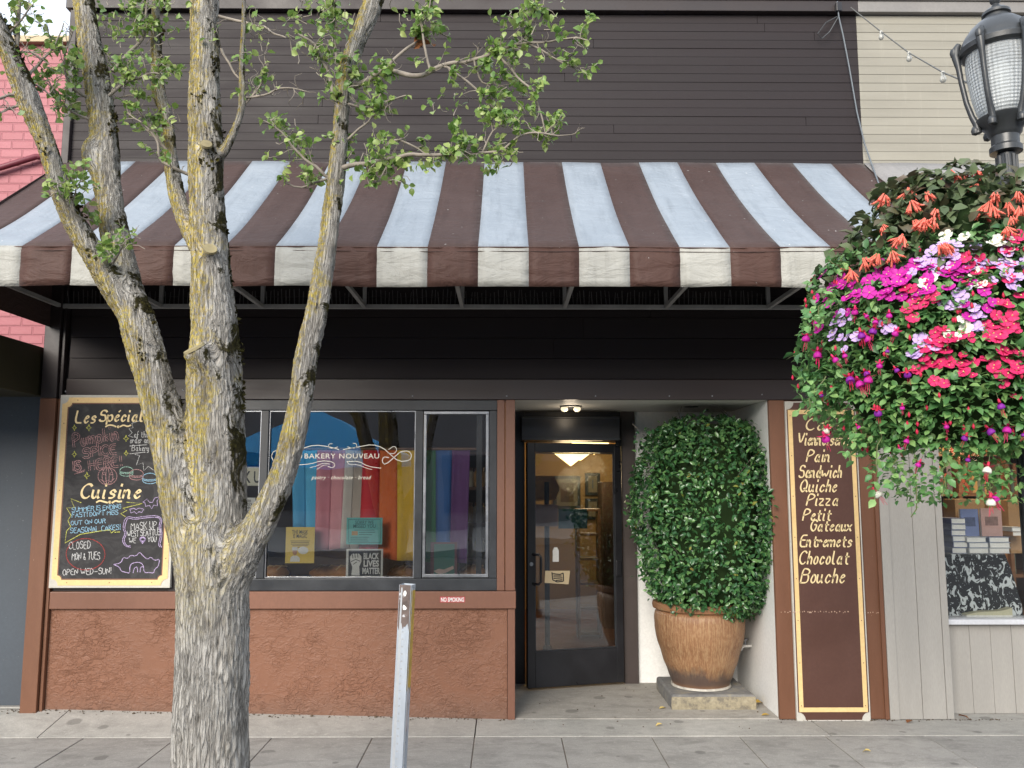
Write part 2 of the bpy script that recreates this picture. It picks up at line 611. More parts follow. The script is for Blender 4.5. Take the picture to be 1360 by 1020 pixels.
def brick_mat():
    k = NT('pink_painted_brick')
    sp = k.n('ShaderNodeSeparateXYZ')
    k.l(k.n('ShaderNodeTexCoord').outputs['Object'], sp.inputs[0])
    cb = k.n('ShaderNodeCombineXYZ')
    k.l(sp.outputs['X'], cb.inputs['X'])
    k.l(sp.outputs['Z'], cb.inputs['Y'])
    br = k.n('ShaderNodeTexBrick')
    br.inputs['Scale'].default_value = 1.0
    br.inputs['Brick Width'].default_value = 0.165
    br.inputs['Row Height'].default_value = 0.067
    br.inputs['Mortar Size'].default_value = 0.007
    br.inputs['Mortar Smooth'].default_value = 0.4
    br.inputs['Color1'].default_value = (.30, .078, .096, 1)
    br.inputs['Color2'].default_value = (.34, .098, .12, 1)
    br.inputs['Mortar'].default_value = (.265, .066, .083, 1)
    k.l(cb.outputs[0], br.inputs['Vector'])
    co = k.co()
    col = k.mix(k.val(k.noise(co, 4, 5, .65), .35, .75, 0, .4), br.outputs['Color'], (.28, .055, .07))
    h = k.math('SUBTRACT', k.math('MULTIPLY', k.noise(co, 40, 4, .6), .35), br.outputs['Fac'])
    return k.set(col, .55, k.bump(h, .8, .008))
M['brick'] = brick_mat()

def concrete_mat(name, c, stain=0.5, spots=True):
    k = NT(name)
    co = k.co()
    a = k.noise(co, 1.1, 6, 0.65)
    col = k.ramp(a, [(.3, dk(c, .78)), (.7, dk(c, 1.14))])
    g = k.n('ShaderNodeNewGeometry').outputs['Random Per Island']
    col = k.mix(k.math('MULTIPLY', g, .3), col, dk(c, .72))
    agg = k.noise(co, 150, 2, .7)
    col = k.mix(k.val(agg, .42, .68, 0, .45), col, dk(c, .52))
    agg2 = k.noise(co, 95, 2, .7)
    col = k.mix(k.val(agg2, .58, .75, 0, .4), col, dk(c, 1.5))
    sm = k.noise(k.co((1, 2.2, 1)), 3.4, 5, .7, .6)
    col = k.mix(k.val(sm, .47, .72, 0, stain), col, dk(c, .45))
    pt = k.noise(co, 11, 6, .75, .3)
    col = k.mix(k.val(pt, .5, .72, 0, .45), col, dk(c, .55))
    pl = k.noise(co, 28, 4, .7)
    col = k.mix(k.val(pl, .56, .72, 0, .4), col, dk(c, 1.35))
    if spots:
        v = k.n('ShaderNodeTexVoronoi', voronoi_dimensions='2D')
        v.inputs['Scale'].default_value = 4.2
        k.l(co, v.inputs['Vector'])
        cs = k.n('ShaderNodeSeparateColor'); k.l(v.outputs['Color'], cs.inputs[0])
        thr = k.math('MULTIPLY', k.math('POWER', cs.outputs[0], 7.0), .20)
        dd = k.math('SUBTRACT', k.math('ADD', v.outputs['Distance'], k.math('MULTIPLY', k.noise(co, 25, 3), .10)), k.math('ADD', thr, .02))
        col = k.mix(k.val(dd, .0, .05, .55, 0), col, dk(c, .30))
    return k.set(col, .82, k.bump(agg, .25, .003), Specular_IOR_Level=.25)
M['walk'] = concrete_mat('sidewalk_concrete', (.385, .37, .345), .7)
M['strip'] = concrete_mat('pale_concrete', (.46, .445, .41), .45)
M['entry'] = concrete_mat('entry_concrete', (.42, .395, .355), .6)
M['kerbc'] = concrete_mat('kerb_concrete', (.36, .35, .33), .3)
M['asphalt'] = paint('asphalt', (.05, .05, .052), .85, .25, 2, .4, fine=120)
M['joint'] = paint('joint_filler', (.17, .14, .115), .9, .3, 12, .2)
M['crumb'] = paint('pavement_debris', (.10, .075, .05), .95, .5, 30, .2)
M['dirt'] = paint('dark_grout', (.055, .048, .042), .95, .3, 12, .2)

# ------------------------------------------------------------------ key lines of the facade (metres)
def fx(px, py, Y=0.0): return at(px, py, Y).x
def fz(px, py, Y=0.0): return at(px, py, Y).z
X_L = fx(32, 937)
X_P = fx(60, 930)
X_W0, X_W1 = fx(243, 700), fx(660, 700)
X_R0, X_R1 = fx(684, 700), fx(1035, 948)
X_PR = fx(1175, 860)
X_END = fx(1141, 110)
X_CORN = fx(90, 120)
Z_SB, Z_ST = fz(400, 808), fz(400, 785)
Z_HD, Z_FT = fz(500, 531), fz(500, 503)
Z_AW = fz(750, 214)
Z_TOP, Z_TB = fz(1000, 5), fz(1000, 20)
RD = 1.04            # depth of the entrance recess

# ------------------------------------------------------------------ ground
def structure(name, mb, mat, **kw):
    return tag(mb.build(name, mat, **kw), kind='structure')
g = MB(); g.add([(-600, -600, -.30), (600, -600, -.30), (600, 600, -.30), (-600, 600, -.30)], [(0, 1, 2, 3)])
structure('ground', g, M['dirt'])
g = MB(); g.add([(-80, -14.6, -.14), (80, -14.6, -.14), (80, -3.42, -.14), (-80, -3.42, -.14)], [(0, 1, 2, 3)])
structure('road', g, M['asphalt'])
g = MB()
for i in range(-12, 13):
    g.box(i * 2.0 + .004, i * 2.0 + 1.996, -3.56, -3.405, -.29, 0.0)
structure('kerb', g, M['kerbc'], bevel=.012)
gx = [ground(p, 981).x for p in (110, 233, 360, 494, 630, 746, 867, 985, 1100, 1235)]
gx = [gx[0] - .66 * k for k in range(14, 0, -1)] + gx + [gx[-1] + .66 * k for k in range(1, 16)]
Y_J = ground(700, 978).y
g = MB()
rows = [Y_J - .004] + [Y_J - .62 * k for k in range(1, 5)] + [-3.39]
rows = [r for r in rows if r > -3.3] + [-3.39]
for a, b in zip(gx[:-1], gx[1:]):
    for r1, r0 in zip(rows[:-1], rows[1:]):
        g.box(a + .003, b - .003, r0 + .003, r1 - .003, -.29, random.uniform(-.0015, .0015))
structure('sidewalk', g, M['walk'], bevel=.004)
g = MB()
for a in gx[1:-1]:
    g.box(a - .004, a + .004, -3.38, Y_J - .006, -.05, -.006)
structure('sidewalk_joints', g, M['joint'])
# pale strip of concrete that ramps up to the shop front
g = MB()
jx = [-16, ground(86, 960).x, ground(632, 965).x, ground(1092, 968).x, 16]
def strip_z(x):
    return .075 * min(1, max(0, -x / 3.2)) if x < 0 else -.006 * min(1, x / 2)
for a, b in zip(jx[:-1], jx[1:]):
    n = 10
    for i in range(n):
        u0, u1 = a + .004 + (b - a - .008) * i / n, a + .004 + (b - a - .008) * (i + 1) / n
        w = lambda x, y: (x, y, 0.002 + strip_z(x) * (y - Y_J) / (0 - Y_J))
        vs = [w(u0, Y_J), w(u1, Y_J), w(u1, 0.0), w(u0, 0.0)]
        vs += [(x, y, -.29) for x, y, z in vs]
        g.add(vs, [(0, 1, 2, 3), (0, 4, 5, 1), (1, 5, 6, 2), (3, 7, 4, 0)])
for xa, xb_ in ((-16, X_L - .0), (X_PR + .0, 16)):
    n = 12
    for i in range(n):
        u0, u1 = xa + (xb_ - xa) * i / n, xa + (xb_ - xa) * (i + 1) / n
        vs = [(u0, .0005, .002 + strip_z(u0)), (u1, .0005, .002 + strip_z(u1)), (u1, .2, .004 + strip_z(u1)), (u0, .2, .004 + strip_z(u0))]
        g.add(vs, [(0, 1, 2, 3)])
structure('pavement_strip', g, M['strip'])
g = MB(); g.box(X_R0 + .002, X_R1 - .002, 0.003, RD + .05, -.28, 0.006)
structure('entry_floor', g, M['entry'])
g = MB()
g.box(-60, 60, -30, -14.6, -.29, 0.0)
structure('far_sidewalk', g, M['kerbc'])

# crumbs of dirt and leaf litter swept against the foot of the walls
g = MB()
for _ in range(520):
    x = random.uniform(X_L - 1, X_PR + 2.2)
    if X_R0 < x < X_R1 and random.random() < .7: continue
    yy = -.012 - abs(random.gauss(0, .022)) if not (X_R0 < x < X_R1) else random.uniform(-.3, .9)
    r_ = random.uniform(.002, .0065) if random.random() < .93 else random.uniform(.007, .013)
    zz_ = .004 + (strip_z(x) * (yy - Y_J) / -Y_J if yy < 0 else .003)
    g.lathe([(r_, -.001), (r_ * .9, r_ * .4), (r_ * .3, r_ * .8)], (x, yy, zz_), 5, a0=random.uniform(0, 6))
tag(g.build('pavement_debris', M['crumb'], None), kind='stuff', label='crumbs of dirt and dry litter along the foot of the walls')

# ------------------------------------------------------------------ the bakery building
shop = thing('bakery_building', 'dark brown clad shop building with glazed door and window under the striped awning', 'building', (0, 0, 0))
def boards(x0, x1, z0, z1, h, y, gap=.0022, lean=.0014, seg=2.6, thick=.02):
    mb = MB()
    n = max(1, round((z1 - z0) / h))
    h = (z1 - z0) / n
    for i in range(n):
        a, b = z0 + i * h, z0 + (i + 1) * h - gap
        xs = [x0]
        while xs[-1] < x1 - seg * 1.3 and random.random() < .8:
            xs.append(xs[-1] + random.uniform(seg * .6, seg * 1.6))
        xs = [x for x in xs if x < x1 - .3] + [x1]
        for p, q in zip(xs[:-1], xs[1:]):
            d = random.uniform(-.0015, .0015)
            # face leans out a little towards its lower edge, like drop siding
            q0 = q if q == x1 else q - .003
            mb.add([(p, y - lean + d, a), (q0, y - lean + d, a), (q0, y + d, b), (p, y + d, b), (p, y + thick, a), (q0, y + thick, a), (q0, y + thick, b), (p, y + thick, b)],
                   [(0, 1, 2, 3), (0, 4, 5, 1), (3, 2, 6, 7), (0, 3, 7, 4), (1, 5, 6, 2)])
    return mb
b = MB(); b.box(X_L + .04, X_END, .022, .20, Z_HD + .004, Z_TOP - .02)
b.box(X_L + .04, X_W0, .022, .20, 0.0, Z_HD + .003)
b.box(X_W0 - .0, X_R0 - .06, .022, .20, 0.0, Z_ST - .03)
b.box(X_L + .04, X_END - .004, 5.3, 5.5, 0, Z_TOP - .02)
b.box(X_L + .04, X_L + .20, .21, 5.29, 0, Z_TOP - .02)
b.box(X_END - .2, X_END, .21, 5.29, 0, Z_TOP - .02)
b.box(X_L + .21, X_END - .21, .21, 5.29, Z_TOP - .7, Z_TOP - .5)
b.build('wall_core', M['trim_brown'], shop)
boards(X_CORN + .055, X_END, Z_AW - .12, Z_TB, .069, 0.0).build('upper_siding', M['siding'], shop)
boards(X_P + .02, X_PR + .03, Z_FT, Z_AW - .13, .155, 0.004, gap=.005, lean=.004, seg=3.0).build('lower_siding', M['siding_low'], shop)
b = MB(); b.box(X_P + .02, X_PR + .03, -.024, .02, Z_HD, Z_FT - .006)
b.build('fascia_board', M['fascia'], shop, bevel=.003)
for px, py in ((290, 526), (548, 526), (673, 526), (791, 526), (889, 526), (946, 526), (1012, 524), (87, 520), (243, 518)):
    c = at(px, py, -.0245)
    b = MB(); b.tube([(c.x, c.y, c.z), (c.x, c.y - .002, c.z), (c.x, c.y - .0035, c.z)], [.0055, .0055, .002], 8)
    b.build('screw', M['alu'], shop)
b = MB(); b.box(X_CORN - .001, X_CORN + .053, -.035, .02, Z_AW - .3, Z_TB)
b.build('corner_trim', M['trim_brown'], shop, bevel=.004)
b = MB(); b.box(X_CORN - .03, X_END, -.05, .2, Z_TB + .004, Z_TOP)
b.box(X_CORN - .035, X_END, -.065, .21, Z_TOP + .002, Z_TOP + .02)
b.build('parapet_trim', M['trim_brown'], shop, bevel=.004)
# corner post: dark above, brown below, with a thin inner strip
zs = fz(60, 530)
b = MB(); b.box(X_L, X_P - .03, -.055, .1, zs + .003, Z_AW - .35); b.box(X_P - .026, X_P - .003, -.03, .1, zs + .003, Z_AW - .36)
b.build('corner_post_top', M['trim_brown'], shop, bevel=.004)
b = MB(); b.box(X_L, X_P - .03, -.055, .1, .05, zs); b.box(X_P - .026, X_P - .003, -.03, .1, .05, zs)
b.build('corner_post', M['brown_old'], shop, bevel=.004)
# base
b = MB(); b.box(X_P, X_R0 - .055, 0.0, .02, .0, Z_SB - .002)
b.build('stucco_panel', M['stucco'], shop)
b = MB(); b.box(X_R0 - .052, X_R0, -.012, .16, .0, Z_SB - .003)
b.build('panel_corner_trim', M['brown'], shop, bevel=.004)
b = MB(); b.box(X_P, X_R0 + .006, -.03, .15, Z_SB, Z_ST)
b.build('sill_band', M['brown'], shop, bevel=.005)
b = MB(); b.box(X_W1, X_W1 + .055, -.012, .16, Z_ST + .002, Z_HD - .002); b.box(X_W1 + .059, X_R0, -.022, .16, Z_ST + .003, Z_HD - .002)
b.build('window_pilaster', M['brown'], shop, bevel=.004)
xb = fx(228, 700)
b = MB(); b.box(xb, X_W0 - .002, -.01, .02, Z_ST + .002, Z_HD - .003); b.box(X_P + .001, X_W0 - .003, .0, .02, Z_ST + .003, Z_HD - .004)
b.build('board_backing', M['trim_brown'], shop)
# window
win = MB()
fw = .075
win.box(X_W0, X_W1, -.006, .09, Z_HD - .075, Z_HD - .002)
win.box(X_W0, X_W1, -.012, .09, Z_ST + .003, Z_ST + .085)
win.box(X_W1 - .055, X_W1 - .001, -.004, .088, Z_ST + .087, Z_HD - .077)
win.box(X_W0, X_W0 + .05, -.004, .088, Z_ST + .087, Z_HD - .077)
XM0, XM1 = fx(344, 650), fx(354, 650)
XN0, XN1 = fx(551, 650), fx(561, 650)
win.box(XM0, XM1, -.003, .086, Z_ST + .087, Z_HD - .077)
win.box(XN0, XN1, -.003, .086, Z_ST + .087, Z_HD - .077)
window = win.build('window', M['charcoal'], shop, bevel=.003)
zw0, zw1 = Z_ST + .088, Z_HD - .078
for a, c, nm in ((X_W0 + .051, XM0 - .001, 0), (XM1 + .001, XN0 - .001, 0), (XN1 + .001, X_W1 - .056, 0)):
    p = MB(); p.box(a, c, .030, .036, zw0, zw1)
    p.build('pane', M['glass'], window)
p = MB()
for a, c in ((X_W0 + .051, XM0 - .001), (XM1 + .001, XN0 - .001)):
    t = .007
    p.box(a, c, .012, .0285, zw0, zw0 + t); p.box(a, c, .012, .0285, zw1 - t, zw1)
    p.box(a, a + t, .0125, .028, zw0 + t + .001, zw1 - t - .001); p.box(c - t, c, .0125, .028, zw0 + t + .001, zw1 - t - .001)
p.build('glazing_bead', M['alu'], window)
a, c = XN1 + .004, X_W1 - .060
p = MB(); t = .020
p.box(a, c, .004, .0285, zw0 + .004, zw0 + t + .004); p.box(a, c, .004, .0285, zw1 - t - .004, zw1 - .004)
p.box(a, a + t, .0045, .028, zw0 + t + .005, zw1 - t - .005); p.box(c - t, c, .0045, .028, zw0 + t + .005, zw1 - t - .005)
p.build('sash', M['alu'], window, bevel=.002)
p = MB(); xs = fx(636, 650); p.box(xs - .02, xs + .02, .042, .07, zw0, zw1)
p.build('sash_mullion', M['black'], window)

# recess
b = MB(); b.box(X_R1, X_R1 + .06, .025, RD + .1, 0, Z_HD + .06)
xd = fx(846, 750, RD)
b.box(xd, X_R1 - .001, RD, RD + .1, .0, Z_HD + .06)
b.build('recess_wall', M['white'], shop)
b = MB(); b.box(X_R0 - .055, X_R0 - .003, .17, RD + .1, 0, Z_HD + .06)
b.build('recess_side_wall', M['black'], shop)
b = MB(); b.box(X_R0 - .06, X_R1 + .0, .022, RD + .1, Z_HD + .0625, Z_HD + .12); b.build('recess_roof', M['trim_brown'], shop)
b = MB(); b.box(X_R0 + .001, X_R1 - .001, -.02, RD - .001, Z_HD + .003, Z_HD + .06)
b.build('soffit', M['soffit'], shop)
# air curtain box over the door
p0, p1 = at(692, 553, RD - .22), at(824, 585, RD - .22)
b = MB(); b.box(p0.x, p1.x, RD - .22, RD - .02, p1.z, p0.z)
ac = b.build('air_curtain', M['black'], shop, bevel=.008)
b = MB(); b.box(p0.x + .004, p1.x - .004, RD - .235, RD - .221, p1.z + .002, p1.z + .02); b.box(p0.x + .004, p1.x - .004, RD - .232, RD - .221, p0.z - .018, p0.z - .004)
b.build('trim_rail', M['charcoal'], ac, bevel=.003)
# door frame and door
Z_DT = fz(760, 588, RD)
fl0, fl1 = fx(686, 750, RD), fx(697, 750, RD)
fr0, fr1 = fx(826.5, 750, RD), fx(845, 750, RD)
b = MB(); b.box(X_R0 - .002, fl1, RD - .03, RD + .1, .0, Z_HD + .06); b.box(fl1 + .001, fr0 - .001, RD - .02, RD + .1, Z_DT + .004, Z_HD + .06)
b.build('door_frame', M['black'], shop, bevel=.004)
b = MB(); b.box(fr0, fr1, RD - .035, RD + .1, .0, Z_HD + .058)
b.build('door_post', M['taupe'], shop, bevel=.004)
dl, dr = ground(700, 914, .03), ground(828, 905, .03)
DE = Vector((dr.x - dl.x, dr.y - dl.y, 0)); DW = DE.length; DE.normalize()
DN = Vector((DE.y, -DE.x, 0))          # outward normal of the leaf (towards the street)
z_top_leaf = at(700, 588, dl.y).z
def dbox(u0, u1, z0, z1, n0, n1, mb):
    c = dl + DE * ((u0 + u1) / 2) + DN * ((n0 + n1) / 2); c.z = (z0 + z1) / 2
    mb.obox(c, DE * ((u1 - u0) / 2), DN * ((n1 - n0) / 2), Vector((0, 0, (z1 - z0) / 2)))
SW = .062
zb = .03
b = MB()
dbox(0, SW, zb, z_top_leaf, -.022, .022, b); dbox(DW - SW, DW, zb, z_top_leaf, -.022, .022, b)
dbox(SW + .0005, DW - SW - .0005, zb, zb + .27, -.0215, .0215, b); dbox(SW + .0005, DW - SW - .0005, z_top_leaf - .075, z_top_leaf, -.0215, .0215, b)
door = b.build('door', M['black'], shop, bevel=.003)
b = MB(); dbox(SW + .001, DW - SW - .001, zb + .271, z_top_leaf - .076, -.003, .003, b); b.build('pane', M['glass_door'], door)
b = MB()
for u0, u1, z0, z1 in ((SW, SW + .008, zb + .272, z_top_leaf - .077), (DW - SW - .008, DW - SW, zb + .272, z_top_leaf - .077), (SW + .009, DW - SW - .009, zb + .272, zb + .281), (SW + .009, DW - SW - .009, z_top_leaf - .086, z_top_leaf - .077)):
    dbox(u0, u1, z0, z1, .0035, .012, b)
b.build('glazing_bead', M['charcoal'], door)
def dpt(u, z, n):
    p = dl + DE * u + DN * n; p.z = z; return p
zh0, zh1 = at(713, 775, dl.y).z, at(713, 736, dl.y).z
b = MB(); u = .045
b.tube([dpt(u, zh1, .02), dpt(u, zh1, .05), dpt(u + .03, zh1, .075), dpt(u + .045, zh1 - .02, .085), dpt(u + .045, zh0 + .02, .085), dpt(u + .03, zh0, .075), dpt(u, zh0, .05), dpt(u, zh0, .02)], .0105, 10)
b.build('handle', paint('pull_handle', (.02, .02, .022), .18, .1, 4, .01), door, smooth=60)
b = MB(); zc = at(703, 749, dl.y).z
b.tube([dpt(.03, zc, .02), dpt(.03, zc, .03)], .015, 14); b.build('lock', M['alu'], door, smooth=40)
b = MB(); dbox(DW - .05, DW - .01, z_top_leaf - .02, z_top_leaf + .035, .024, .05, b); b.build('top_pivot', M['black'], door, bevel=.003)
b = MB(); dbox(DW - .06, DW - .02, zh0 + .04, zh0 + .16, .023, .04, b)
b.build('hinge', M['black'], door, bevel=.003)
# downlight in the soffit
b = MB(); c = at(758, 541, .5); c.z = Z_HD + .003
b.lathe([(.085, -.010), (.085, 0)], (c.x, .5, c.z), 24)
dlt = b.build('downlight', M['charcoal'], shop)
for dx in (-.05, .05):
    b = MB(); b.lathe([(.0, -.045), (.02, -.04), (.028, -.026), (.024, -.0105)], (c.x + dx, .5, c.z), 14)
    b.build('bulb', emit('downlight_bulb', (1.0, .84, .58), .55), dlt, smooth=80)
ld = bpy.data.lights.new('downlight_glow', 'POINT'); ld.energy = .6; ld.color = (1, .82, .6); ld.shadow_soft_size = .05
lo = bpy.data.objects.new('downlight_glow', ld); COL.objects.link(lo); lo.location = (c.x, .5, c.z - .07); lo.parent = dlt
# dark opening of a vent beside it
b = MB(); c = at(918, 541, .55); b.lathe([(.055, -.004), (.055, .0)], (c.x, .55, Z_HD + .0025), 20); b.build('ceiling_vent', M['black'], shop)
# interior
b = MB()
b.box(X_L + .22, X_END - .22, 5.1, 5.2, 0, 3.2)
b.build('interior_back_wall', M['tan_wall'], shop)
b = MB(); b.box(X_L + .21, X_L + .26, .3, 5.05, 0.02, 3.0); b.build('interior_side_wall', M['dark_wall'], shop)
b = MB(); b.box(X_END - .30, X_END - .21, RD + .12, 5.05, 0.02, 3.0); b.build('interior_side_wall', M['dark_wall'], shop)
b = MB(); b.box(X_L + .27, X_R0 - .08, 1.75, 1.85, .01, 3.04); b.build('added_dark_partition', M['dark_wall'], shop)  # dark wall added to keep the view through the window dim
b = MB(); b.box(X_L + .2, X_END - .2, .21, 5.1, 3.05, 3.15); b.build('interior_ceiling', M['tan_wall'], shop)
b = MB(); b.box(X_L + .2, X_END - .2, .21, 5.1, -.25, .004); b.build('interior_floor', M['floor_red'], shop)
b = MB(); b.box(X_W0, X_R0 - .06, .16, .75, Z_ST - .02, Z_ST + .03)
b.build('window_ledge', M['wood'], shop, bevel=.004)

# pillar with the menu board
b = MB()
z0 = 0.0
b.box(X_R1 + .0, X_PR - .0, .0, .0245, z0, Z_HD - .001)
b.box(X_R1 + .061, X_PR - .0, .0255, .3, z0, Z_HD - .001)
b.box(X_R1 + .001, fx(1051, 790) - .004, -.014, -.001, z0 + .001, Z_HD - .002)
b.box(fx(1148, 850), X_PR - .002, -.014, -.001, z0 + .001, Z_HD - .002)
b.box(X_PR - .03, X_PR - .001, -.03, -.0145, z0 + .001, Z_HD - .003)
b.build('menu_pillar', M['brown_old'], shop, bevel=.003)

# ------------------------------------------------------------------ grey bookshop next door
nb = thing('bookshop_building', 'cream boarded shop with grey window front behind the flower basket', 'building', (4.5, 0, 0))
XQ0, XQ1 = X_PR + .002, fx(1262, 850, -.02)
b = MB(); b.box(X_END + .002, 9, .024, .2, Z_HD + .2, Z_TOP - .01); b.box(X_END + .002, 9, 5.3, 5.5, 0, Z_TOP - .01); b.box(X_END + .002, X_END + .18, .21, 5.29, 0, Z_TOP - .01); b.box(8.8, 9, .21, 5.29, 0, Z_TOP - .01)
b.box(X_END + .19, 8.79, .21, 5.29, 2.9, 3.0)
b.build('wall_core', M['grey_wood'], nb)
boards(X_END + .002, 9, Z_AW - .12, Z_TB, .069, 0.0, seg=3.2).build('upper_siding', M['cream'], nb)
b = MB(); b.box(X_END + .002, 9, -.045, .2, Z_TB + .004, Z_TOP - .001); b.box(X_END + .003, 9, -.06, .21, Z_TOP + .001, Z_TOP + .018)
b.build('parapet_trim', paint('grey_trim', (.20, .19, .18), .55, .15), nb, bevel=.004)
b = MB(); b.box(XQ0, fx(1190, 900), -.03, .3, 0, Z_HD + .3)
zz = fx(1190, 900) + .002
while zz < XQ1 - .02:
    w = min(.165, XQ1 - zz)
    b.box(zz, zz + w - .003, -.02 - random.uniform(0, .002), .3, 0, Z_HD + .3)
    zz += w
b.build('pilaster', M['grey_wood'], nb, bevel=.002)
WY = .12
zsl = fz(1300, 826, WY - .05)
b = MB(); zz = XQ1
while zz < 8.8:
    w = random.choice((.06, .15, .15, .17))
    b.box(zz + .002, zz + w, WY - random.uniform(0, .002), WY + .1, 0.0, zsl - .02); zz += w
b.build('base_panel', M['grey_wood'], nb, bevel=.002)
b = MB(); b.box(XQ1 + .002, 8.8, WY - .06, WY + .12, zsl - .018, zsl + .018)
b.build('window_sill', paint('pale_sill', (.62, .63, .66), .45, .1), nb, bevel=.004)
b = MB(); b.box(XQ1 + .002, XQ1 + .03, WY + .01, WY + .08, zsl + .02, 2.3); b.box(8.5, 8.6, WY + .01, WY + .08, zsl + .02, 2.3); b.box(XQ1 + .031, 8.49, WY + .01, WY + .08, 2.2, 2.3)
b.box(5.2, 5.26, WY + .012, WY + .08, zsl + .02, 2.199)
bwin = b.build('window', M['charcoal'], nb)
M['glass_book'] = glass('bookshop_glass', (.98, .99, .985), 1.5)
b = MB(); b.box(XQ1 + .031, 5.199, WY + .03, WY + .036, zsl + .019, 2.199); b.build('pane', M['glass_book'], bwin)
b = MB(); b.box(5.261, 8.499, WY + .03, WY + .036, zsl + .019, 2.199); b.build('pane', M['glass_book'], bwin)
b = MB(); b.box(XQ1 + .001, 8.8, .03, .2, 2.301, 2.9); b.build('header_board', M['grey_wood'], nb)
b = MB(); b.box(XQ1 - .0, 8.78, 3.4, 3.45, 0, 2.89); b.box(X_END + .19, XQ1 + .0, .31, 3.4, 0, 2.89)
b.build('interior_wall', M['dark_wall'], nb)
b = MB(); b.box(XQ1 - .0, 8.78, .23, 3.39, -.2, .45); b.build('display_floor', M['wood'], nb)

# ------------------------------------------------------------------ pink brick building on the left
pk = thing('pink_brick_building', 'pink painted brick building with a slate ground floor at the left edge', 'building', (-5.5, 0, 0))
zpk = fz(40, 60, .05)
zc1 = fz(30, 462)
b = MB(); b.box(-11, X_CORN - .004, .05, .35, 2.5, zpk); b.box(-11, -10.8, .36, 5.5, 0, zpk); b.box(-11, X_L + .03, 5.3, 5.5, 0, zpk)
b.build('brick_wall', M['brick'], pk)
b = MB(); b.box(-11.05, X_CORN - .006, .0, .4, zpk + .002, zpk + .055)
b.build('parapet_cap', paint('tan_cap', (.45, .36, .22), .6, .2), pk, bevel=.006)
b = MB(); b.box(-11, X_L - .004, .06, .3, .085, 2.499)
b.build('ground_floor_wall', paint('slate_paint', (.062, .075, .092), .55, .12, 1.2, .08, wear=(.13, .145, .16), wear_amt=.66), pk)
b = MB(); b.box(-11, X_L - .003, .02, .3, .0, .084); b.build('plinth', M['strip'], pk)
xo = fx(58, 490)
b = MB(); b.box(-11, xo, -1.5, .049, fz(60, 526), fz(60, 462))
b.build('fascia_canopy', paint('olive_panel', (.036, .032, .016), .5, .25, 1.5, .06), pk, bevel=.006)
b = MB(); a1, a2 = at(-30, 232, .0), at(48, 208, .0)
b.tube([(a1.x - 1, .0, a1.z - .30), (a1.x, .0, a1.z), (a2.x, .0, a2.z), (a2.x + .04, .045, a2.z + .01)], .022, 10)
b.build('pipe', paint('maroon_pipe', (.16, .03, .045), .5), pk, smooth=50)

# ------------------------------------------------------------------ striped awning
X_A0, X_A1 = fx(85, 213), fx(1145, 215)
AY = -1.363
ZF = at(689, 327, AY).z
ZV = at(689, 378.5, AY).z
ZA = Z_AW
def fabric(name, c, fade):
    k = NT(name)
    co = k.co()
    a = k.noise(k.co((1, 1, 1)), 2.2, 6, .65)
    col = k.mix(k.val(a, .3, .72), c, fade)
    s = k.noise(k.co((9, 1.0, 1.0)), 2.0, 4, .7)
    col = k.mix(k.val(s, .50, .78, 0, .55), col, dk(c, .62))
    dt = k.noise(k.co((1, 1, 1)), 7, 6, .75)
    col = k.mix(k.val(dt, .58, .74, 0, .35), col, dk(fade, 1.25))
    f = k.noise(co, 230, 2, .7)
    col = k.mix(k.val(f, .4, .7, 0, .22), col, dk(c, .7))
    sp = k.noise(co, 34, 2, .5)
    col = k.mix(k.val(sp, .755, .77, 0, .6), col, (.6, .6, .58))
    wr = k.noise(k.co((2, 2, 5)), 2.6, 4, .6, .6)
    n = k.bump(wr, .55, .03)
    n = k.bump(f, .22, .002, n)
    return k.set(col, .62, n, Specular_IOR_Level=.25, Sheen_Weight=.08, Sheen_Roughness=.4)
M['fab_w'] = fabric('skylit_white_canvas', (.215, .25, .29), (.275, .31, .35))  # bluish sky light put into the colour of the sloping white stripes
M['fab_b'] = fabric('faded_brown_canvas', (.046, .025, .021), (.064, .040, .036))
M['val_w'] = fabric('frontlit_valance_canvas', (.33, .325, .295), (.385, .38, .35))  # same white canvas, with warmer front light put into its colour
M['val_b'] = fabric('brown_valance_canvas', (.060, .029, .022), (.076, .038, .030))
M['fab_g'] = fabric('grey_canvas', (.215, .21, .21), (.26, .255, .255))
def aw_pt(x, t):
    """t = 0 at the wall, 1 at the front edge"""
    y = AY * t + .012
    z = ZA + (ZF - ZA) * t
    rib = (x - X_A0) % .745 / .745
    sag = .030 * math.sin(math.pi * t) + .012 * math.sin(math.pi * rib) * math.sin(math.pi * t)
    sag += .008 * mn.noise(Vector((x * 1.9, t * 3.1, 4.2)))
    return (x, y, z - sag)
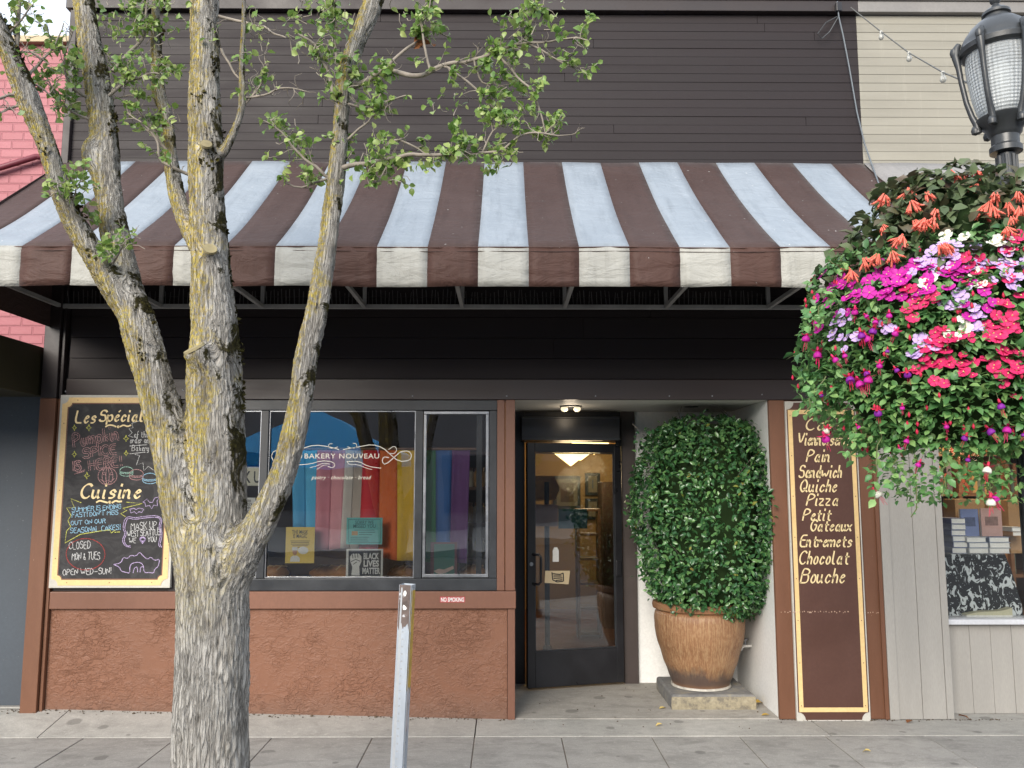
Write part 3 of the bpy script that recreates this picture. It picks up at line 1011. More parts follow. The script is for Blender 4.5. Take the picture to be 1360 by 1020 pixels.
def canopy_meshes(x0, x1, edges, first, root, mats, vmats=None):
    c, v = MB(), MB()
    xs = [x0] + [e for e in edges if x0 < e < x1] + [x1]
    for i, (a, b_) in enumerate(zip(xs[:-1], xs[1:])):
        mi = (i + first) % 2
        nx, ny = 5, 14
        g = [aw_pt(a + (b_ - a) * p / nx, q / ny) for q in range(ny + 1) for p in range(nx + 1)]
        c.add(g, [(q * (nx + 1) + p, (q + 1) * (nx + 1) + p, (q + 1) * (nx + 1) + p + 1, q * (nx + 1) + p + 1) for q in range(ny) for p in range(nx)], mi)
        nz = 6
        g = []
        for q in range(nz + 1):
            for p in range(nx + 1):
                x = a + (b_ - a) * p / nx
                s = q / nz
                w = .022 * s * mn.noise(Vector((x * 2.6, s, 1.7))) + .010 * mn.noise(Vector((x * 8, s * 4, 3))) + .006 * mn.noise(Vector((x * 14 + s * 9, s * 10, 8)))
                zb = ZV + .012 * mn.noise(Vector((x * 1.7, 9.1, 0))) - .008 * math.sin(math.pi * ((x - X_A0) % .745) / .745)
                g.append((x, AY + .011 + w - .012 * math.sin(math.pi * s) * .4, ZF - .001 + (zb - ZF) * s))
        v.add(g, [(q * (nx + 1) + p, (q + 1) * (nx + 1) + p, (q + 1) * (nx + 1) + p + 1, q * (nx + 1) + p + 1) for q in range(nz) for p in range(nx)], mi)
    co = c.build('canopy', mats, root, smooth=180)
    vo = v.build('valance', vmats or mats, root, smooth=180)
    for o in (co, vo):
        s = o.modifiers.new('cloth', 'SOLIDIFY'); s.thickness = .003; s.offset = 0
    return co, vo
aw = thing('striped_awning', 'brown and white striped fabric awning over the bakery front', 'awning', ((X_A0 + X_A1) / 2, 0, ZV))
xe = at(635, 327, AY).x
W = .2865
edges = sorted(xe + W * k for k in range(-14, 14))
edges = [e for e in edges if X_A0 + .05 < e < X_A1 - .05]
par = round((edges[0] - xe) / W)          # even: white starts right of edges[0]
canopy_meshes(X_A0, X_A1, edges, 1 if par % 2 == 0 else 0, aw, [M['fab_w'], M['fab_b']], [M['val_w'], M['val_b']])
for x in (X_A0 + .002, X_A1 - .006):
    b = MB()
    b.add([(x, .012, ZA - .005), (x, AY + .012, ZF - .006), (x, AY + .012, ZV + .002), (x, .012, ZV + .002),
           (x + .003, .012, ZA - .005), (x + .003, AY + .012, ZF - .006), (x + .003, AY + .012, ZV + .002), (x + .003, .012, ZV + .002)],
          [(0, 1, 2, 3), (7, 6, 5, 4), (0, 4, 5, 1), (1, 5, 6, 2), (2, 6, 7, 3), (3, 7, 4, 0)])
    b.build('end_panel', M['fab_b'], aw)
for nm, y, z, r in (('front_seam', AY + .010, ZF - .004, .004), ('hem', AY + .010, ZF - .028, .0018)):
    b = MB(); nn_ = 80
    P_ = [(X_A0 + (X_A1 - X_A0) * i / nn_, y - (.003 if nm == 'hem' else 0), (aw_pt(X_A0 + (X_A1 - X_A0) * i / nn_, 1.0)[2] + (z - ZF))) for i in range(nn_ + 1)]
    b.tube(P_, r, 5); b.build(nm, M['fab_b'] if nm == 'hem' else M['val_b'], aw, smooth=80)
zbar = fz(615, 407, -.04)
b = MB()
t = .016
b.box(X_A0 + .03, X_A1 - .03, -.042, -.012, zbar - t, zbar + t)
b.box(X_A0 + .03, X_A1 - .03, AY + .02, AY + .05, zbar - t, zbar + t)
b.box(X_A0 + .03, X_A1 - .03, AY + .02, AY + .05, ZF - .05, ZF - .02)
b.build('frame_rail', M['steel_grey'], aw, bevel=.003)
ux = [fx(p, 405, -.04) for p in (80, 213, 348, 484, 614, 750, 885, 1021)]
ux.append(ux[-1] + .74)
ux[0] = max(ux[0], X_A0 + .05)
ux = [u for u in ux if u < X_A1 - .02]
for x in ux:
    b = MB()
    b.box(x - .013, x + .013, -.041, -.015, zbar + t + .001, ZA - .1)
    b.box(x - .013, x + .013, AY + .052, -.044, zbar - .013, zbar + .013)
    b.tube([(x, -.05, ZA - .1), (x, AY + .05, ZF - .045)], .012, 6)
    b.tube([(x, AY + .035, ZF - .05), (x, AY + .035, zbar + .016)], .012, 6)
    b.build('bracket', M['steel_grey'], aw)
M['spike'] = paint('spike_plastic', (.10, .095, .095), .5)
for a, c in zip(ux[:-1], ux[1:]):
    b = MB()
    x = a + .03
    while x < c - .03:
        h = random.uniform(.085, .115)
        b.tube([(x, -.027, zbar + t), (x + random.uniform(-.010, .010), -.03 + random.uniform(-.015, .01), zbar + t + h)], [.0035, .0028], 5)
        x += random.uniform(.024, .036)
    b.build('bird_spikes', M['spike'], aw)

# grey canopy of the shop next door
gaw = thing('grey_awning', 'plain grey fabric awning joining the striped one behind the flowers', 'awning', (X_A1 + 1.5, 0, ZV))
canopy_meshes(X_A1 + .012, 8.5, [X_A1 + 1.5, X_A1 + 3.0, X_A1 + 4.5], 0, gaw, [M['fab_g'], M['fab_g']])
b = MB(); b.box(X_A1 + .03, 8.48, AY + .02, AY + .05, ZF - .05, ZF - .02); b.box(X_A1 + .03, 8.48, -.042, -.012, zbar - t, zbar + t); b.build('frame_rail', M['steel_grey'], gaw)
for x in (X_A1 + .05, X_A1 + 2.8, 8.4):
    b = MB(); b.box(x - .013, x + .013, AY + .052, -.044, zbar - .013, zbar + .013); b.build('bracket', M['steel_grey'], gaw)
# ------------------------------------------------------------------ chalkboard sign
def flatc(name, c, rough=.7, var=.1, emis=None):
    return paint(name, c, rough, var, 20, .02, fine=200)
def chalk(name, c):
    k = NT(name)
    k.set(c, .95, Specular_IOR_Level=.1)
    tr = k.n('ShaderNodeBsdfTransparent')
    mx = k.n('ShaderNodeMixShader')
    k.l(k.val(k.noise(k.co(), 230, 3, .7), .38, .56, .12, .95), mx.inputs[0])
    k.l(tr.outputs[0], mx.inputs[1]); k.l(k.b.outputs[0], mx.inputs[2]); k.l(mx.outputs[0], k.out.inputs[0])
    return k.m
CH = {n: chalk('chalk_' + n, dk(c, 1.25)) for n, c in dict(white=(.55, .55, .55), blue=(.30, .52, .68), yellow=(.55, .55, .12), red=(.34, .05, .045), lilac=(.48, .38, .60), pink=(.42, .24, .24), green=(.30, .48, .40)).items()}
M['board_edge'] = paint('weathered_white_board', (.50, .48, .43), .6, .15, 4, .1, wear=(.30, .26, .22), wear_amt=.72)
M['letter'] = paint('cream_lettering', (.80, .63, .34), .55, .06, 10, .02)
def chalk_black():
    k = NT('chalkboard_black')
    co = k.co()
    sm = k.noise(k.co((1, 1, 1.3)), 5, 6, .7, 1.2)
    col = k.mix(k.val(sm, .46, .74, 0, .42), (.018, .017, .019), (.13, .125, .125))
    return k.set(col, .75, k.bump(k.noise(co, 90, 2), .1, .002))
M['chalkboard'] = chalk_black()
bx0, bx1 = fx(85, 525), fx(229, 780)
bz1, bz0 = fz(150, 525.5), fz(150, 780)
board = thing('chalkboard_sign', 'tall chalkboard with cream border and chalk drawings beside the window', 'chalkboard', ((bx0 + bx1) / 2, -.03, bz0))
b = MB(); b.box(bx0, bx1, -.045, -.0125, bz0, bz1); b.build('backing_board', M['board_edge'], board, bevel=.004)
def notched(x0, x1, z0, z1, r):
    p = []
    for cx, cz, a0 in ((x0, z0, 90), (x1, z0, 180), (x1, z1, 270), (x0, z1, 0)):
        for i in range(7):
            a = R(a0 - 90 * i / 6)
            p.append((cx + r * math.cos(a), cz + r * math.sin(a)))
    return p
def frame_ring(mb, o, i, y, mi=0, d=.0):
    n = len(o)
    vs = [(x, y, z) for x, z in o] + [(x, y, z) for x, z in i]
    mb.add(vs, [(k, (k + 1) % n, n + (k + 1) % n, n + k) for k in range(n)], mi)
e = .018
o1 = notched(bx0 + e, bx1 - e, bz0 + e, bz1 - e, .045)
o2 = notched(bx0 + e + .038, bx1 - e - .038, bz0 + e + .038, bz1 - e - .038, .030)
o3 = notched(bx0 + e + .046, bx1 - e - .046, bz0 + e + .046, bz1 - e - .046, .026)
b = MB(); frame_ring(b, o1, o2, -.0475); b.build('border', M['cream_paint'], board)
b = MB(); frame_ring(b, o2, o3, -.0472); b.build('inner_line', M['brown'], board)
b = MB(); b.add([(x, -.0468, z) for x, z in o3], [tuple(range(len(o3)))]); b.build('chalk_panel', M['chalkboard'], board)
b = MB()
for u in (.15, .5, .85):
    for x, z in ((bx0 + e + .019, bz0 + (bz1 - bz0) * u), (bx1 - e - .019, bz0 + (bz1 - bz0) * u), (bx0 + (bx1 - bx0) * u, bz0 + e + .019), (bx0 + (bx1 - bx0) * u, bz1 - e - .019)):
        b = MB(); b.box(x - .003, x + .003, -.049, -.0476, z - .003, z + .003); b.build('nail', M['brown'], board)
YB = -.0482
def c8(x, y): return (50 + x / 3.645, 510 + y / 3.645)
def W8(mb, t, x, y, cap, w, w1=None, **kw):
    kw = dict(kw)
    if 'width' in kw: kw['width'] /= 3.645
    if 'outline' in kw: kw['outline'] /= 3.645
    px, py = c8(x, y)
    write(mb, t, px, py, cap / 3.645, YB, w / 3.645, (w1 or w) / 3.645, **kw)
def K8(mb, pts, w=3, **kw): sketch(mb, pts, YB, w / 3.645, conv=c8, **kw)
b = MB()
W8(b, 'Les', 180, 188, 58, 4, 10, slant=.25, width=104)
W8(b, 'Spécialités', 298, 180, 52, 4, 10, slant=.2, width=330)
W8(b, 'Cuisine', 205, 552, 66, 5, 12, slant=.25, width=295)
K8(b, [(330, 206), (345, 198), (365, 200), (378, 206)], 7); K8(b, [(400, 206), (415, 198), (435, 206), (450, 200)], 7); K8(b, ell(390, 207, 4, 4, 8), 6)
K8(b, [(286, 572), (300, 564), (322, 570), (336, 574)], 8); K8(b, [(362, 574), (378, 564), (392, 570), (405, 568)], 8); K8(b, ell(349, 572, 4, 4, 8), 7)
b.build('lettering', M['letter'], board)
b = MB()
for t, x, y, cap, wd, r in (('Pumpkin', 176, 306, 62, 226, .18), ('SPICE', 222, 358, 44, 168, .14), ('HERE!', 252, 420, 48, 160, .16)):
    W8(b, t, x, y, cap, 2.2, width=wd, rot=r, outline=4.5, jitter=.03)
W8(b, 'IS', 176, 420, 44, 3.5, width=38, rot=.1, outline=4); K8(b, [(178, 436), (228, 416)], 3)
K8(b, [(178, 436), (228, 422)], 3)
b.build('pumpkin_lettering', CH['pink'], board)
b = MB()
for cx, cy, r in ((178, 212, 14), (248, 212, 16), (178, 340, 15), (238, 444, 17), (428, 264, 16), (428, 336, 14)):
    K8(b, [(cx, cy - r), (cx + r * .25, cy - r * .25), (cx + r * .8, cy), (cx + r * .25, cy + r * .25), (cx, cy + r), (cx - r * .25, cy + r * .25), (cx - r * .8, cy), (cx - r * .25, cy - r * .25)], 3, smooth=0, closed=True)
K8(b, [(210, 574), (160, 555), (178, 598), (140, 600), (162, 636), (146, 660), (160, 690), (140, 712), (132, 770), (206, 728), (300, 712), (350, 706), (356, 722), (376, 706), (372, 718), (398, 716)], 3.5, smooth=0)
K8(b, [(430, 572), (508, 578), (412, 602), (432, 612), (402, 628), (424, 642)], 3.5, smooth=0)
b.build('yellow_chalk_drawing', CH['yellow'], board)
b = MB()
for t, y, cap, x, wd in (('SUMMER IS ENDING', 620, 27, 166, 236), ("FAST! DON'T MISS", 646, 26, 166, 222), ('OUT ON OUR', 684, 24, 162, 166), ('SEASONAL CAKES!', 722, 30, 158, 240)):
    W8(b, t, x, y, cap * .8, 3.0, width=wd, rot=.07, jitter=.04)
b.build('blue_chalk_lettering', CH['blue'], board)
b = MB()
W8(b, 'CLOSED', 152, 800, 34, 3.0, width=104, rot=.05, jitter=.07); W8(b, 'MON & TUES', 166, 852, 34, 3.0, width=134, rot=.02, jitter=.07)
b.build('closing_day_lettering', CH['white'], board)
b = MB(); W8(b, 'OPEN WED-SUN!', 122, 926, 28, 3.0, width=230, rot=.03, jitter=.05)
b.build('opening_day_lettering', CH['white'], board)
b = MB()
W8(b, 'MASK UP,', 452, 706, 34, 3.0, width=132, rot=.05, jitter=.03); W8(b, 'WEST SEATTLE!', 434, 740, 27, 3.0, width=160, rot=.06, jitter=.03); W8(b, 'WE', 442, 770, 24, 3.0, width=36); W8(b, 'YOU', 532, 764, 24, 3.0, width=44)
b.build('mask_lettering', CH['white'], board)
b = MB()
for t, x, y, wd in (('of the', 466, 258, 70), ('order on', 446, 286, 92), ('Bakery', 456, 324, 84)):
    W8(b, t, x, y, 28, 2.8, width=wd, jitter=.03)
K8(b, [(446, 300), (528, 294)], 3); K8(b, [(446, 338), (520, 330)], 3)
K8(b, [(500, 176), (456, 190), (462, 212), (442, 216), (458, 236), (440, 250), (462, 258)], 3, smooth=0)
K8(b, [(470, 340), (494, 346), (478, 392), (510, 382), (514, 420), (536, 398), (560, 416)], 3, smooth=0)
b.build('order_lettering', CH['white'], board)
b = MB()
K8(b, ell(508, 752, 12, 10, 12), 7); K8(b, [(496, 752), (508, 772), (520, 752)], 6, smooth=0)
for o in (0, 8):
    K8(b, [(420 + o, 660 + o), (436, 640 + o), (470, 648 + o), (520, 640 + o), (580, 636 + o), (604 - o, 656), (594 - o, 690), (604 - o, 730), (592 - o, 776), (600 - o, 790)], 3)
    K8(b, [(420 + o, 660 + o), (412 + o, 700), (424 + o, 724), (408 + o, 756), (424 + o, 786), (450, 790 - o)], 3)
# bats
K8(b, [(510, 572), (530, 556), (540, 572), (556, 574), (566, 552), (590, 546), (578, 566), (580, 590), (562, 586), (552, 604), (542, 588), (522, 592), (520, 576), (510, 572)], 3, smooth=0)
K8(b, [(446, 606), (466, 602), (478, 608), (490, 600), (514, 606), (504, 622), (490, 618), (478, 628), (468, 618), (452, 624), (446, 606)], 3, smooth=0)
# big bat at the bottom corner
K8(b, [(368, 874), (396, 886), (404, 906), (428, 912), (446, 916), (446, 880), (460, 866), (490, 862), (510, 872), (516, 914), (540, 912), (562, 916), (566, 896), (584, 884), (592, 846), (566, 856), (548, 836), (532, 850), (510, 832), (494, 812), (476, 834), (450, 828), (436, 846), (414, 838), (404, 866), (368, 874)], 3.4, smooth=1)
K8(b, [(462, 914), (468, 890), (482, 884), (484, 910)], 3); K8(b, [(496, 910), (498, 886), (510, 884)], 3)
b.build('bat_drawing', CH['lilac'], board)
b = MB()
K8(b, ell(232, 824, 94, 76, 34), 3.2)
b.build('red_circle', CH['red'], board)
b = MB()
for rx in (46, 26, 8):
    K8(b, ell(338, 446, rx, 42, 22), 2.8)
K8(b, [(330, 404), (336, 392), (348, 396), (344, 406)], 3); K8(b, [(306, 462), (322, 474), (338, 466), (356, 474), (370, 458)], 3)
K8(b, [(312, 438), (322, 426), (330, 440), (312, 438)], 3, smooth=0); K8(b, [(346, 440), (356, 426), (366, 438), (346, 440)], 3, smooth=0)
b.build('pumpkin_drawing', CH['pink'], board)
for cx, cy, rx, ry, c in ((430, 424, 32, 24, 'green'), (478, 440, 34, 28, 'pink'), (544, 458, 36, 28, 'blue')):
    b = MB()
    K8(b, ell(cx, cy - 4, rx, ry * .8, 16, 170, 370), 3); K8(b, ell(cx, cy + 2, rx, ry * .35, 14, 0, 180), 3); K8(b, ell(cx, cy + 8, rx, ry * .6, 14, 0, 180), 3); K8(b, ell(cx, cy - 4, rx, ry * .35, 14, 0, 180), 3)
    b.build('macaron_drawing', CH[c], board)

# ------------------------------------------------------------------ menu board on the pillar
mx0, mx1 = fx(1050, 800), fx(1146, 800)
mz1, mz0 = Z_HD - .012, fz(1100, 956)
menu = thing('menu_board', 'narrow brown menu board with cream painted words on the pillar', 'menu sign', ((mx0 + mx1) / 2, -.03, mz0))
b = MB(); b.box(mx0, mx1, -.040, -.0145, mz0, mz1); b.build('backing_board', M['board_edge'], menu, bevel=.003)
e = .010
M['menu_brown'] = paint('menu_brown_paint', (.088, .040, .029), .45, .12, 2.5, .06, wear=(.16, .11, .09), wear_amt=.745)
b = MB(); b.add([(x, -.0408, z) for x, z in notched(mx0 + e, mx1 - e, mz0 + e, mz1 - e, .05)], [tuple(range(28))]); b.build('panel', M['menu_brown'], menu)
i0, i1, k0, k1 = mx0 + .018, mx1 - .018, mz0 + .062, mz1 - .062
b = MB()
for (a, c, d, f) in ((i0, i1, k0, k0 + .03), (i0, i1, k1 - .03, k1), (i0, i0 + .03, k0 + .0302, k1 - .0302), (i1 - .03, i1, k0 + .0302, k1 - .0302)):
    b.add([(a, -.0414, d), (c, -.0414, d), (c, -.0414, f), (a, -.0414, f)], [(0, 1, 2, 3)])
b.build('border', M['cream_paint'], menu)
b = MB()
for u in np.linspace(.02, .98, 8):
    for x in (i0 + .015, i1 - .015):
        z = k0 + (k1 - k0) * u
        b = MB(); b.box(x - .003, x + .003, -.043, -.0416, z - .003, z + .003); b.build('nail', M['brown'], menu)
YM = -.0422
b = MB()
for t, px, py, wd, cap in (('Café', 1069, 571, 52, 19), ('Viennoiserie', 1059, 591, 71, 19), ('Pain', 1071, 613, 32, 19), ('Sandwich', 1061, 634, 57, 19), ('Quiche', 1062, 653, 50, 19), ('Pizza', 1071, 671, 43, 18), ('Petit', 1066, 691, 38, 18), ('Gateaux', 1076, 705, 55, 17), ('Entremets', 1062, 726, 69, 18), ('Chocolat', 1061, 749, 66, 20), ('Bouche', 1063, 774, 59, 22)):
    write(b, t, px, py, cap * .82, YM, 1.2, 2.3, slant=.36, width=wd, spacing=1.2)
b.build('lettering', M['letter'], menu)
# long scratch that runs across the pillar at knee height
b = MB()
for a, c in ((1037, 1049), (1053, 1126), (1152, 1172)):
    x = a
    while x < c:
        p = at(x, 813 + random.uniform(-1, 1), -.0428 if 1052 < x < 1130 else -.0162)
        w = random.uniform(.004, .012)
        b.add([(p.x, p.y, p.z - random.uniform(.002, .006)), (p.x + w, p.y, p.z - random.uniform(.002, .005)), (p.x + w * .9, p.y, p.z + random.uniform(.002, .005)), (p.x + .002, p.y, p.z + random.uniform(.002, .006))], [(0, 1, 2, 3)])
        x += random.uniform(1.5, 5)
b.build('paint_scratch', paint('bare_scratch', (.50, .34, .25), .7), menu)

# ------------------------------------------------------------------ things on and behind the window
YP = .029
def sheet(name, label, cat, x0, y0, x1, y1, Y, mat, thick=.002):
    p0, p1 = at(x0, y0, Y), at(x1, y1, Y)
    t = thing(name, label, cat, ((p0.x + p1.x) / 2, Y, p1.z))
    b = MB(); b.box(p0.x, p1.x, Y, Y + thick, p1.z, p0.z); b.build('sheet', mat, t)
    return t
GOLD = paint('window_lettering', (.60, .58, .50), .5, .05)
t = thing('window_lettering', 'white shop name with scrolls lettered across the main window pane', 'lettering', (at(450, 605, YP).x, YP, at(450, 605, YP).z))
b = MB()
def c6(x, y): return (300 + x / 3.4, 500 + y / 3.4)
def K6(mb, pts, w=4, **kw): sketch(mb, pts, YP - .0012, w * .7 / 3.4, conv=c6, **kw)
typeset(b, 'BAKERY', *c6(355, 370), 22 / 3.4, YP, width=139 / 3.4, bold=.006, spacing=1.1)
b.build('shop_name', GOLD, t)
b = MB(); typeset(b, 'NOUVEAU', *c6(512, 370), 22 / 3.4, YP, width=179 / 3.4, bold=.006, spacing=1.1); b.build('shop_name', GOLD, t)
b = MB(); typeset(b, 'pastry · chocolate · bread', *c6(386, 464), 17 / 3.4, YP, width=268 / 3.4, shear=.35, spacing=1.15); b.build('tag_line', GOLD, t)
b = MB()
K6(b, [(205, 360), (215, 336), (250, 334), (262, 356), (300, 376), (340, 372), (345, 352), (330, 340), (318, 352)], 4)
K6(b, [(205, 360), (215, 384), (260, 380), (330, 330), (400, 308), (470, 318), (510, 330)], 5)
K6(b, [(310, 400), (380, 396), (430, 380), (480, 384), (495, 400), (480, 414), (460, 405)], 4)
K6(b, [(380, 412), (410, 404), (440, 390), (470, 396)], 3)
K6(b, [(505, 318), (480, 326), (462, 318), (466, 304), (480, 304)], 4)
K6(b, [(550, 318), (575, 326), (592, 318), (588, 302), (574, 302)], 4)
K6(b, [(530, 330), (600, 318), (660, 306), (710, 322), (740, 350), (780, 384), (830, 380), (840, 356), (826, 336), (790, 338), (770, 356), (720, 400), (704, 384), (712, 362), (735, 366)], 5)
K6(b, [(735, 330), (760, 312), (774, 330), (760, 350), (735, 346)], 4)
K6(b, [(545, 384), (600, 382), (640, 406), (700, 414)], 4); K6(b, [(545, 384), (560, 400), (590, 396), (640, 416), (660, 420)], 3)
K6(b, [(410, 420), (440, 400), (455, 400)], 3)
b.build('scroll_ornament', GOLD, t)

t = sheet('yellow_notice', 'yellow paper notice with a small drawn person taped inside the window', 'notice', 380, 700, 417, 748, .042, paint('yellow_paper', (.72, .52, .10), .7, .05))
INK = M['ink']
Yn = .0412
b = MB(); typeset(b, 'THE MASK', 398.5, 709, 5, Yn, width=21, bold=.01, align='CENTER'); typeset(b, 'IS MAGIC', 398.5, 714.5, 5, Yn, width=18, bold=.01, align='CENTER')
for i, w in enumerate((25, 23, 24, 20, 16)):
    sketch(b, [(398.5 - w / 2, 718.5 + i * 2.1), (398.5 + w / 2, 718.5 + i * 2.1)], Yn, .7, smooth=0)
b.build('lettering', INK, t)
b = MB(); sketch(b, ell(402.5, 731, 6.5, 4.6, 14), Yn - .0003, 1, closed=True)
p = [at(*q, Yn - .0002) for q in ell(402.5, 731, 6.2, 4.4, 14)[:-1]]
b.add([tuple(q) for q in p][::-1], [tuple(range(len(p)))])
p = [at(*q, Yn - .0002) for q in ((385, 746), (386, 740), (389, 738), (395, 738), (398, 741), (398, 746))]
b.add([tuple(q) for q in p][::-1], [tuple(range(len(p)))])
b.build('speech_balloon', M['paper'], t)
b = MB()
p = [at(*q, Yn - .0004) for q in ell(391.5, 733.5, 3, 4, 12)[:-1]]
b.add([tuple(q) for q in p][::-1], [tuple(range(len(p)))])
b.build('drawn_face', paint('face_ink', (.45, .24, .14), .7), t)
b = MB()
p = [at(*q, Yn - .0006) for q in ((387.5, 731), (388, 726.5), (395, 726.5), (395.5, 731))]
b.add([tuple(q) for q in p][::-1], [(0, 1, 2, 3)])
b.build('drawn_cap', paint('cap_ink', (.62, .62, .60), .7), t)

t = sheet('teal_notice', 'turquoise paper notice taped to the window above the black poster', 'notice', 460.5, 687.5, 507.5, 723, .042, paint('teal_paper', (.16, .52, .50), .7, .05))
b = MB(); typeset(b, 'SORRY WE', 484, 696, 4.6, Yn, width=24, bold=.01, align='CENTER'); typeset(b, 'MISSED YOU', 484, 701, 4.6, Yn, width=29, bold=.01, align='CENTER')
for y, x0, x1 in ((704, 471, 497), (707, 477, 498), (710, 477, 494), (713.5, 466, 490), (716, 466, 488), (718.5, 466, 489)):
    sketch(b, [(x0, y), (x1, y)], Yn, .7, smooth=0)
for p in (((463, 690), (505, 690)), ((505, 690), (505, 720.5)), ((505, 720.5), (463, 720.5)), ((463, 720.5), (463, 690))):
    sketch(b, p, Yn, .5, smooth=0)
b.build('lettering', paint('teal_ink', (.03, .13, .14), .7), t)
b = MB(); p0, p1 = at(467, 705.5, Yn), at(475, 711, Yn); b.add([(p0.x, Yn, p1.z), (p1.x, Yn, p1.z), (p1.x, Yn, p0.z), (p0.x, Yn, p0.z)], [(0, 1, 2, 3)]); b.build('picture', paint('tan_print', (.5, .3, .12), .7), t)

t = sheet('black_lives_matter_poster', 'black and white raised fist poster reading BLACK LIVES MATTER in the window', 'poster', 460, 729, 508, 768, .042, M['paper'])
b = MB(); p0, p1 = at(480, 731, Yn), at(505.5, 765, Yn); b.add([(p0.x, Yn, p1.z), (p1.x, Yn, p1.z), (p1.x, Yn, p0.z), (p0.x, Yn, p0.z)], [(0, 1, 2, 3)])
p0, p1 = at(463, 731, Yn), at(479.9, 765, Yn); b.add([(p0.x, Yn, p1.z), (p1.x, Yn, p1.z), (p1.x, Yn, p0.z), (p0.x, Yn, p0.z)], [(0, 1, 2, 3)])
b.build('black_field', INK, t)
b = MB(); Yw = Yn - .0006
for s_, y in (('BLACK', 742.5), ('LIVES', 752.2), ('MATTER', 762)):
    typeset(b, s_, 493, y, 7.6, Yw, width=20 if s_ != 'MATTER' else 23, bold=.035, align='CENTER')
def fist(pts):
    q = [at(*c6(*k), Yw) for k in pts]
    b.add([tuple(v) for v in q][::-1], [tuple(range(len(q)))])
fist([(566, 898), (571, 860), (562, 836), (560, 815), (570, 800), (600, 800), (612, 812), (612, 836), (602, 858), (604, 898)])
b.build('fist_and_lettering', M['paper'], t)
b = MB()
for pts in ([(574, 820), (570, 798)], [(584, 818), (582, 796)], [(596, 816), (594, 796)], [(566, 836), (586, 826), (606, 834)], [(576, 848), (590, 838)]):
    sketch(b, pts, Yw - .0004, .9, conv=c6, smooth=0)
b.build('knuckle_lines', INK, t)

t = sheet('pick_up_sign', 'cream PICK UP sign in bold letters behind the left window pane', 'sign', 300, 620, 352, 645, .30, paint('ivory_card', (.62, .60, .48), .7, .05))
b = MB(); typeset(b, 'PICK UP', 303, 641, 15, .2985, width=50, bold=.02); b.build('lettering', INK, t)
t = sheet('curbside_notice', 'small white paper notice behind the left window pane', 'notice', 322, 661, 338.5, 682, .20, M['paper'])
b = MB()
for i, s_ in enumerate(('CURB', 'KNOCK', 'OR', 'PHONE')):
    typeset(b, s_, 324, 667 + i * 4.6, 3.4, .199, width=9 + (i % 2) * 2, bold=.01)
b.build('lettering', INK, t)
t = thing('no_smoking_decal', 'tiny red and white NO SMOKING decal on the sill band', 'decal', (at(600, 796, -.031).x, -.031, at(600, 796, -.031).z))
b = MB(); p0, p1 = at(584.5, 792.5, -.0306), at(617.5, 800, -.0306); b.box(p0.x, p1.x, -.0308, -.0302, p1.z, p0.z); b.build('backing', paint('red_decal', (.42, .05, .06), .5), t)
b = MB(); typeset(b, 'NO SMOKING', 601, 799, 5.2, -.0314, width=30, bold=.03, align='CENTER'); b.build('lettering', M['paper'], t)

# pride flag hung as a curtain
def flag():
    cols = [(.10, .42, .75), (.12, .48, .78), (.72, .28, .34), (.75, .34, .38), (.72, .66, .60), (.50, .42, .36), (.72, .03, .04), (.80, .16, .04), (.85, .52, .04), (.04, .24, .09), (.03, .12, .36), (.14, .05, .18)]
    xs = [387, 404, 420, 440, 458, 470, 481, 504, 527, 562, 578, 600, 624]
    ybot = [700, 705, 729, 731, 728, 728, 737, 741, 744, 746, 748, 748, 748]
    names = ['flag_%d' % i for i in range(len(cols))]
    mats = [paint(n, c, .75, .08, 3, .15, fine=250) for n, c in zip(names, cols)]
    Y = .17
    t = thing('rainbow_flag', 'pride flag with pastel and rainbow stripes hanging inside the window', 'flag', (at(500, 740, Y).x, Y, at(500, 740, Y).z))
    b = MB(); z1 = at(500, 598, Y).z
    for i in range(len(cols)):
        x0, x1 = at(xs[i], 650, Y).x, at(xs[i + 1], 650, Y).x
        z0 = at(xs[i], ybot[i], Y).z, at(xs[i + 1], ybot[i + 1], Y).z
        nx, nz = 6, 12
        vs = []
        for q in range(nz + 1):
            for p in range(nx + 1):
                x = x0 + (x1 - x0) * p / nx
                s = q / nz
                zz = z0[0] + (z0[1] - z0[0]) * p / nx
                vs.append((x + .02 * s * math.sin(x * 7), Y + .022 * math.sin(x * 34 + .6 * math.sin(s * 3)) * (.4 + s * .6) + .03 * s * mn.noise(Vector((x * 3, s * 2, 0))), z1 + (zz - z1) * s))
        b.add(vs, [(q * (nx + 1) + p, (q + 1) * (nx + 1) + p, (q + 1) * (nx + 1) + p + 1, q * (nx + 1) + p + 1) for q in range(nz) for p in range(nx)], i)
    c = b.build('cloth', mats, t, smooth=180)
    s = c.modifiers.new('cloth', 'SOLIDIFY'); s.thickness = .002
    b = MB(); xa, xb_ = at(375, 600, Y).x, at(640, 600, Y).x
    b.tube([(xa, Y, z1 + .01), (xb_, Y, z1 + .01)], .010, 8); b.build('rod', M['wood'], t, smooth=60)
flag()

# green sign with a painted arm
t = sheet('green_hand_sign', 'small green board with a painted pointing arm in the right sash', 'sign', 572, 720, 607, 766, .14, paint('maroon_board', (.12, .03, .04), .6))
b = MB(); p0, p1 = at(576.5, 722.5, .139), at(603.5, 764, .139); b.box(p0.x, p1.x, .1375, .1395, p1.z, p0.z); b.build('green_panel', paint('green_chalkboard', (.015, .12, .085), .7, .2, 8), t)
b = MB()
q = [at(*c6(*k), .1368) for k in ((938, 878), (962, 868), (985, 872), (1026, 855), (1030, 868), (990, 888), (965, 892), (950, 888))]
b.add([tuple(v) for v in q][::-1], [tuple(range(len(q)))])
b.build('painted_arm', paint('arm_paint', (.58, .42, .36), .7), t)
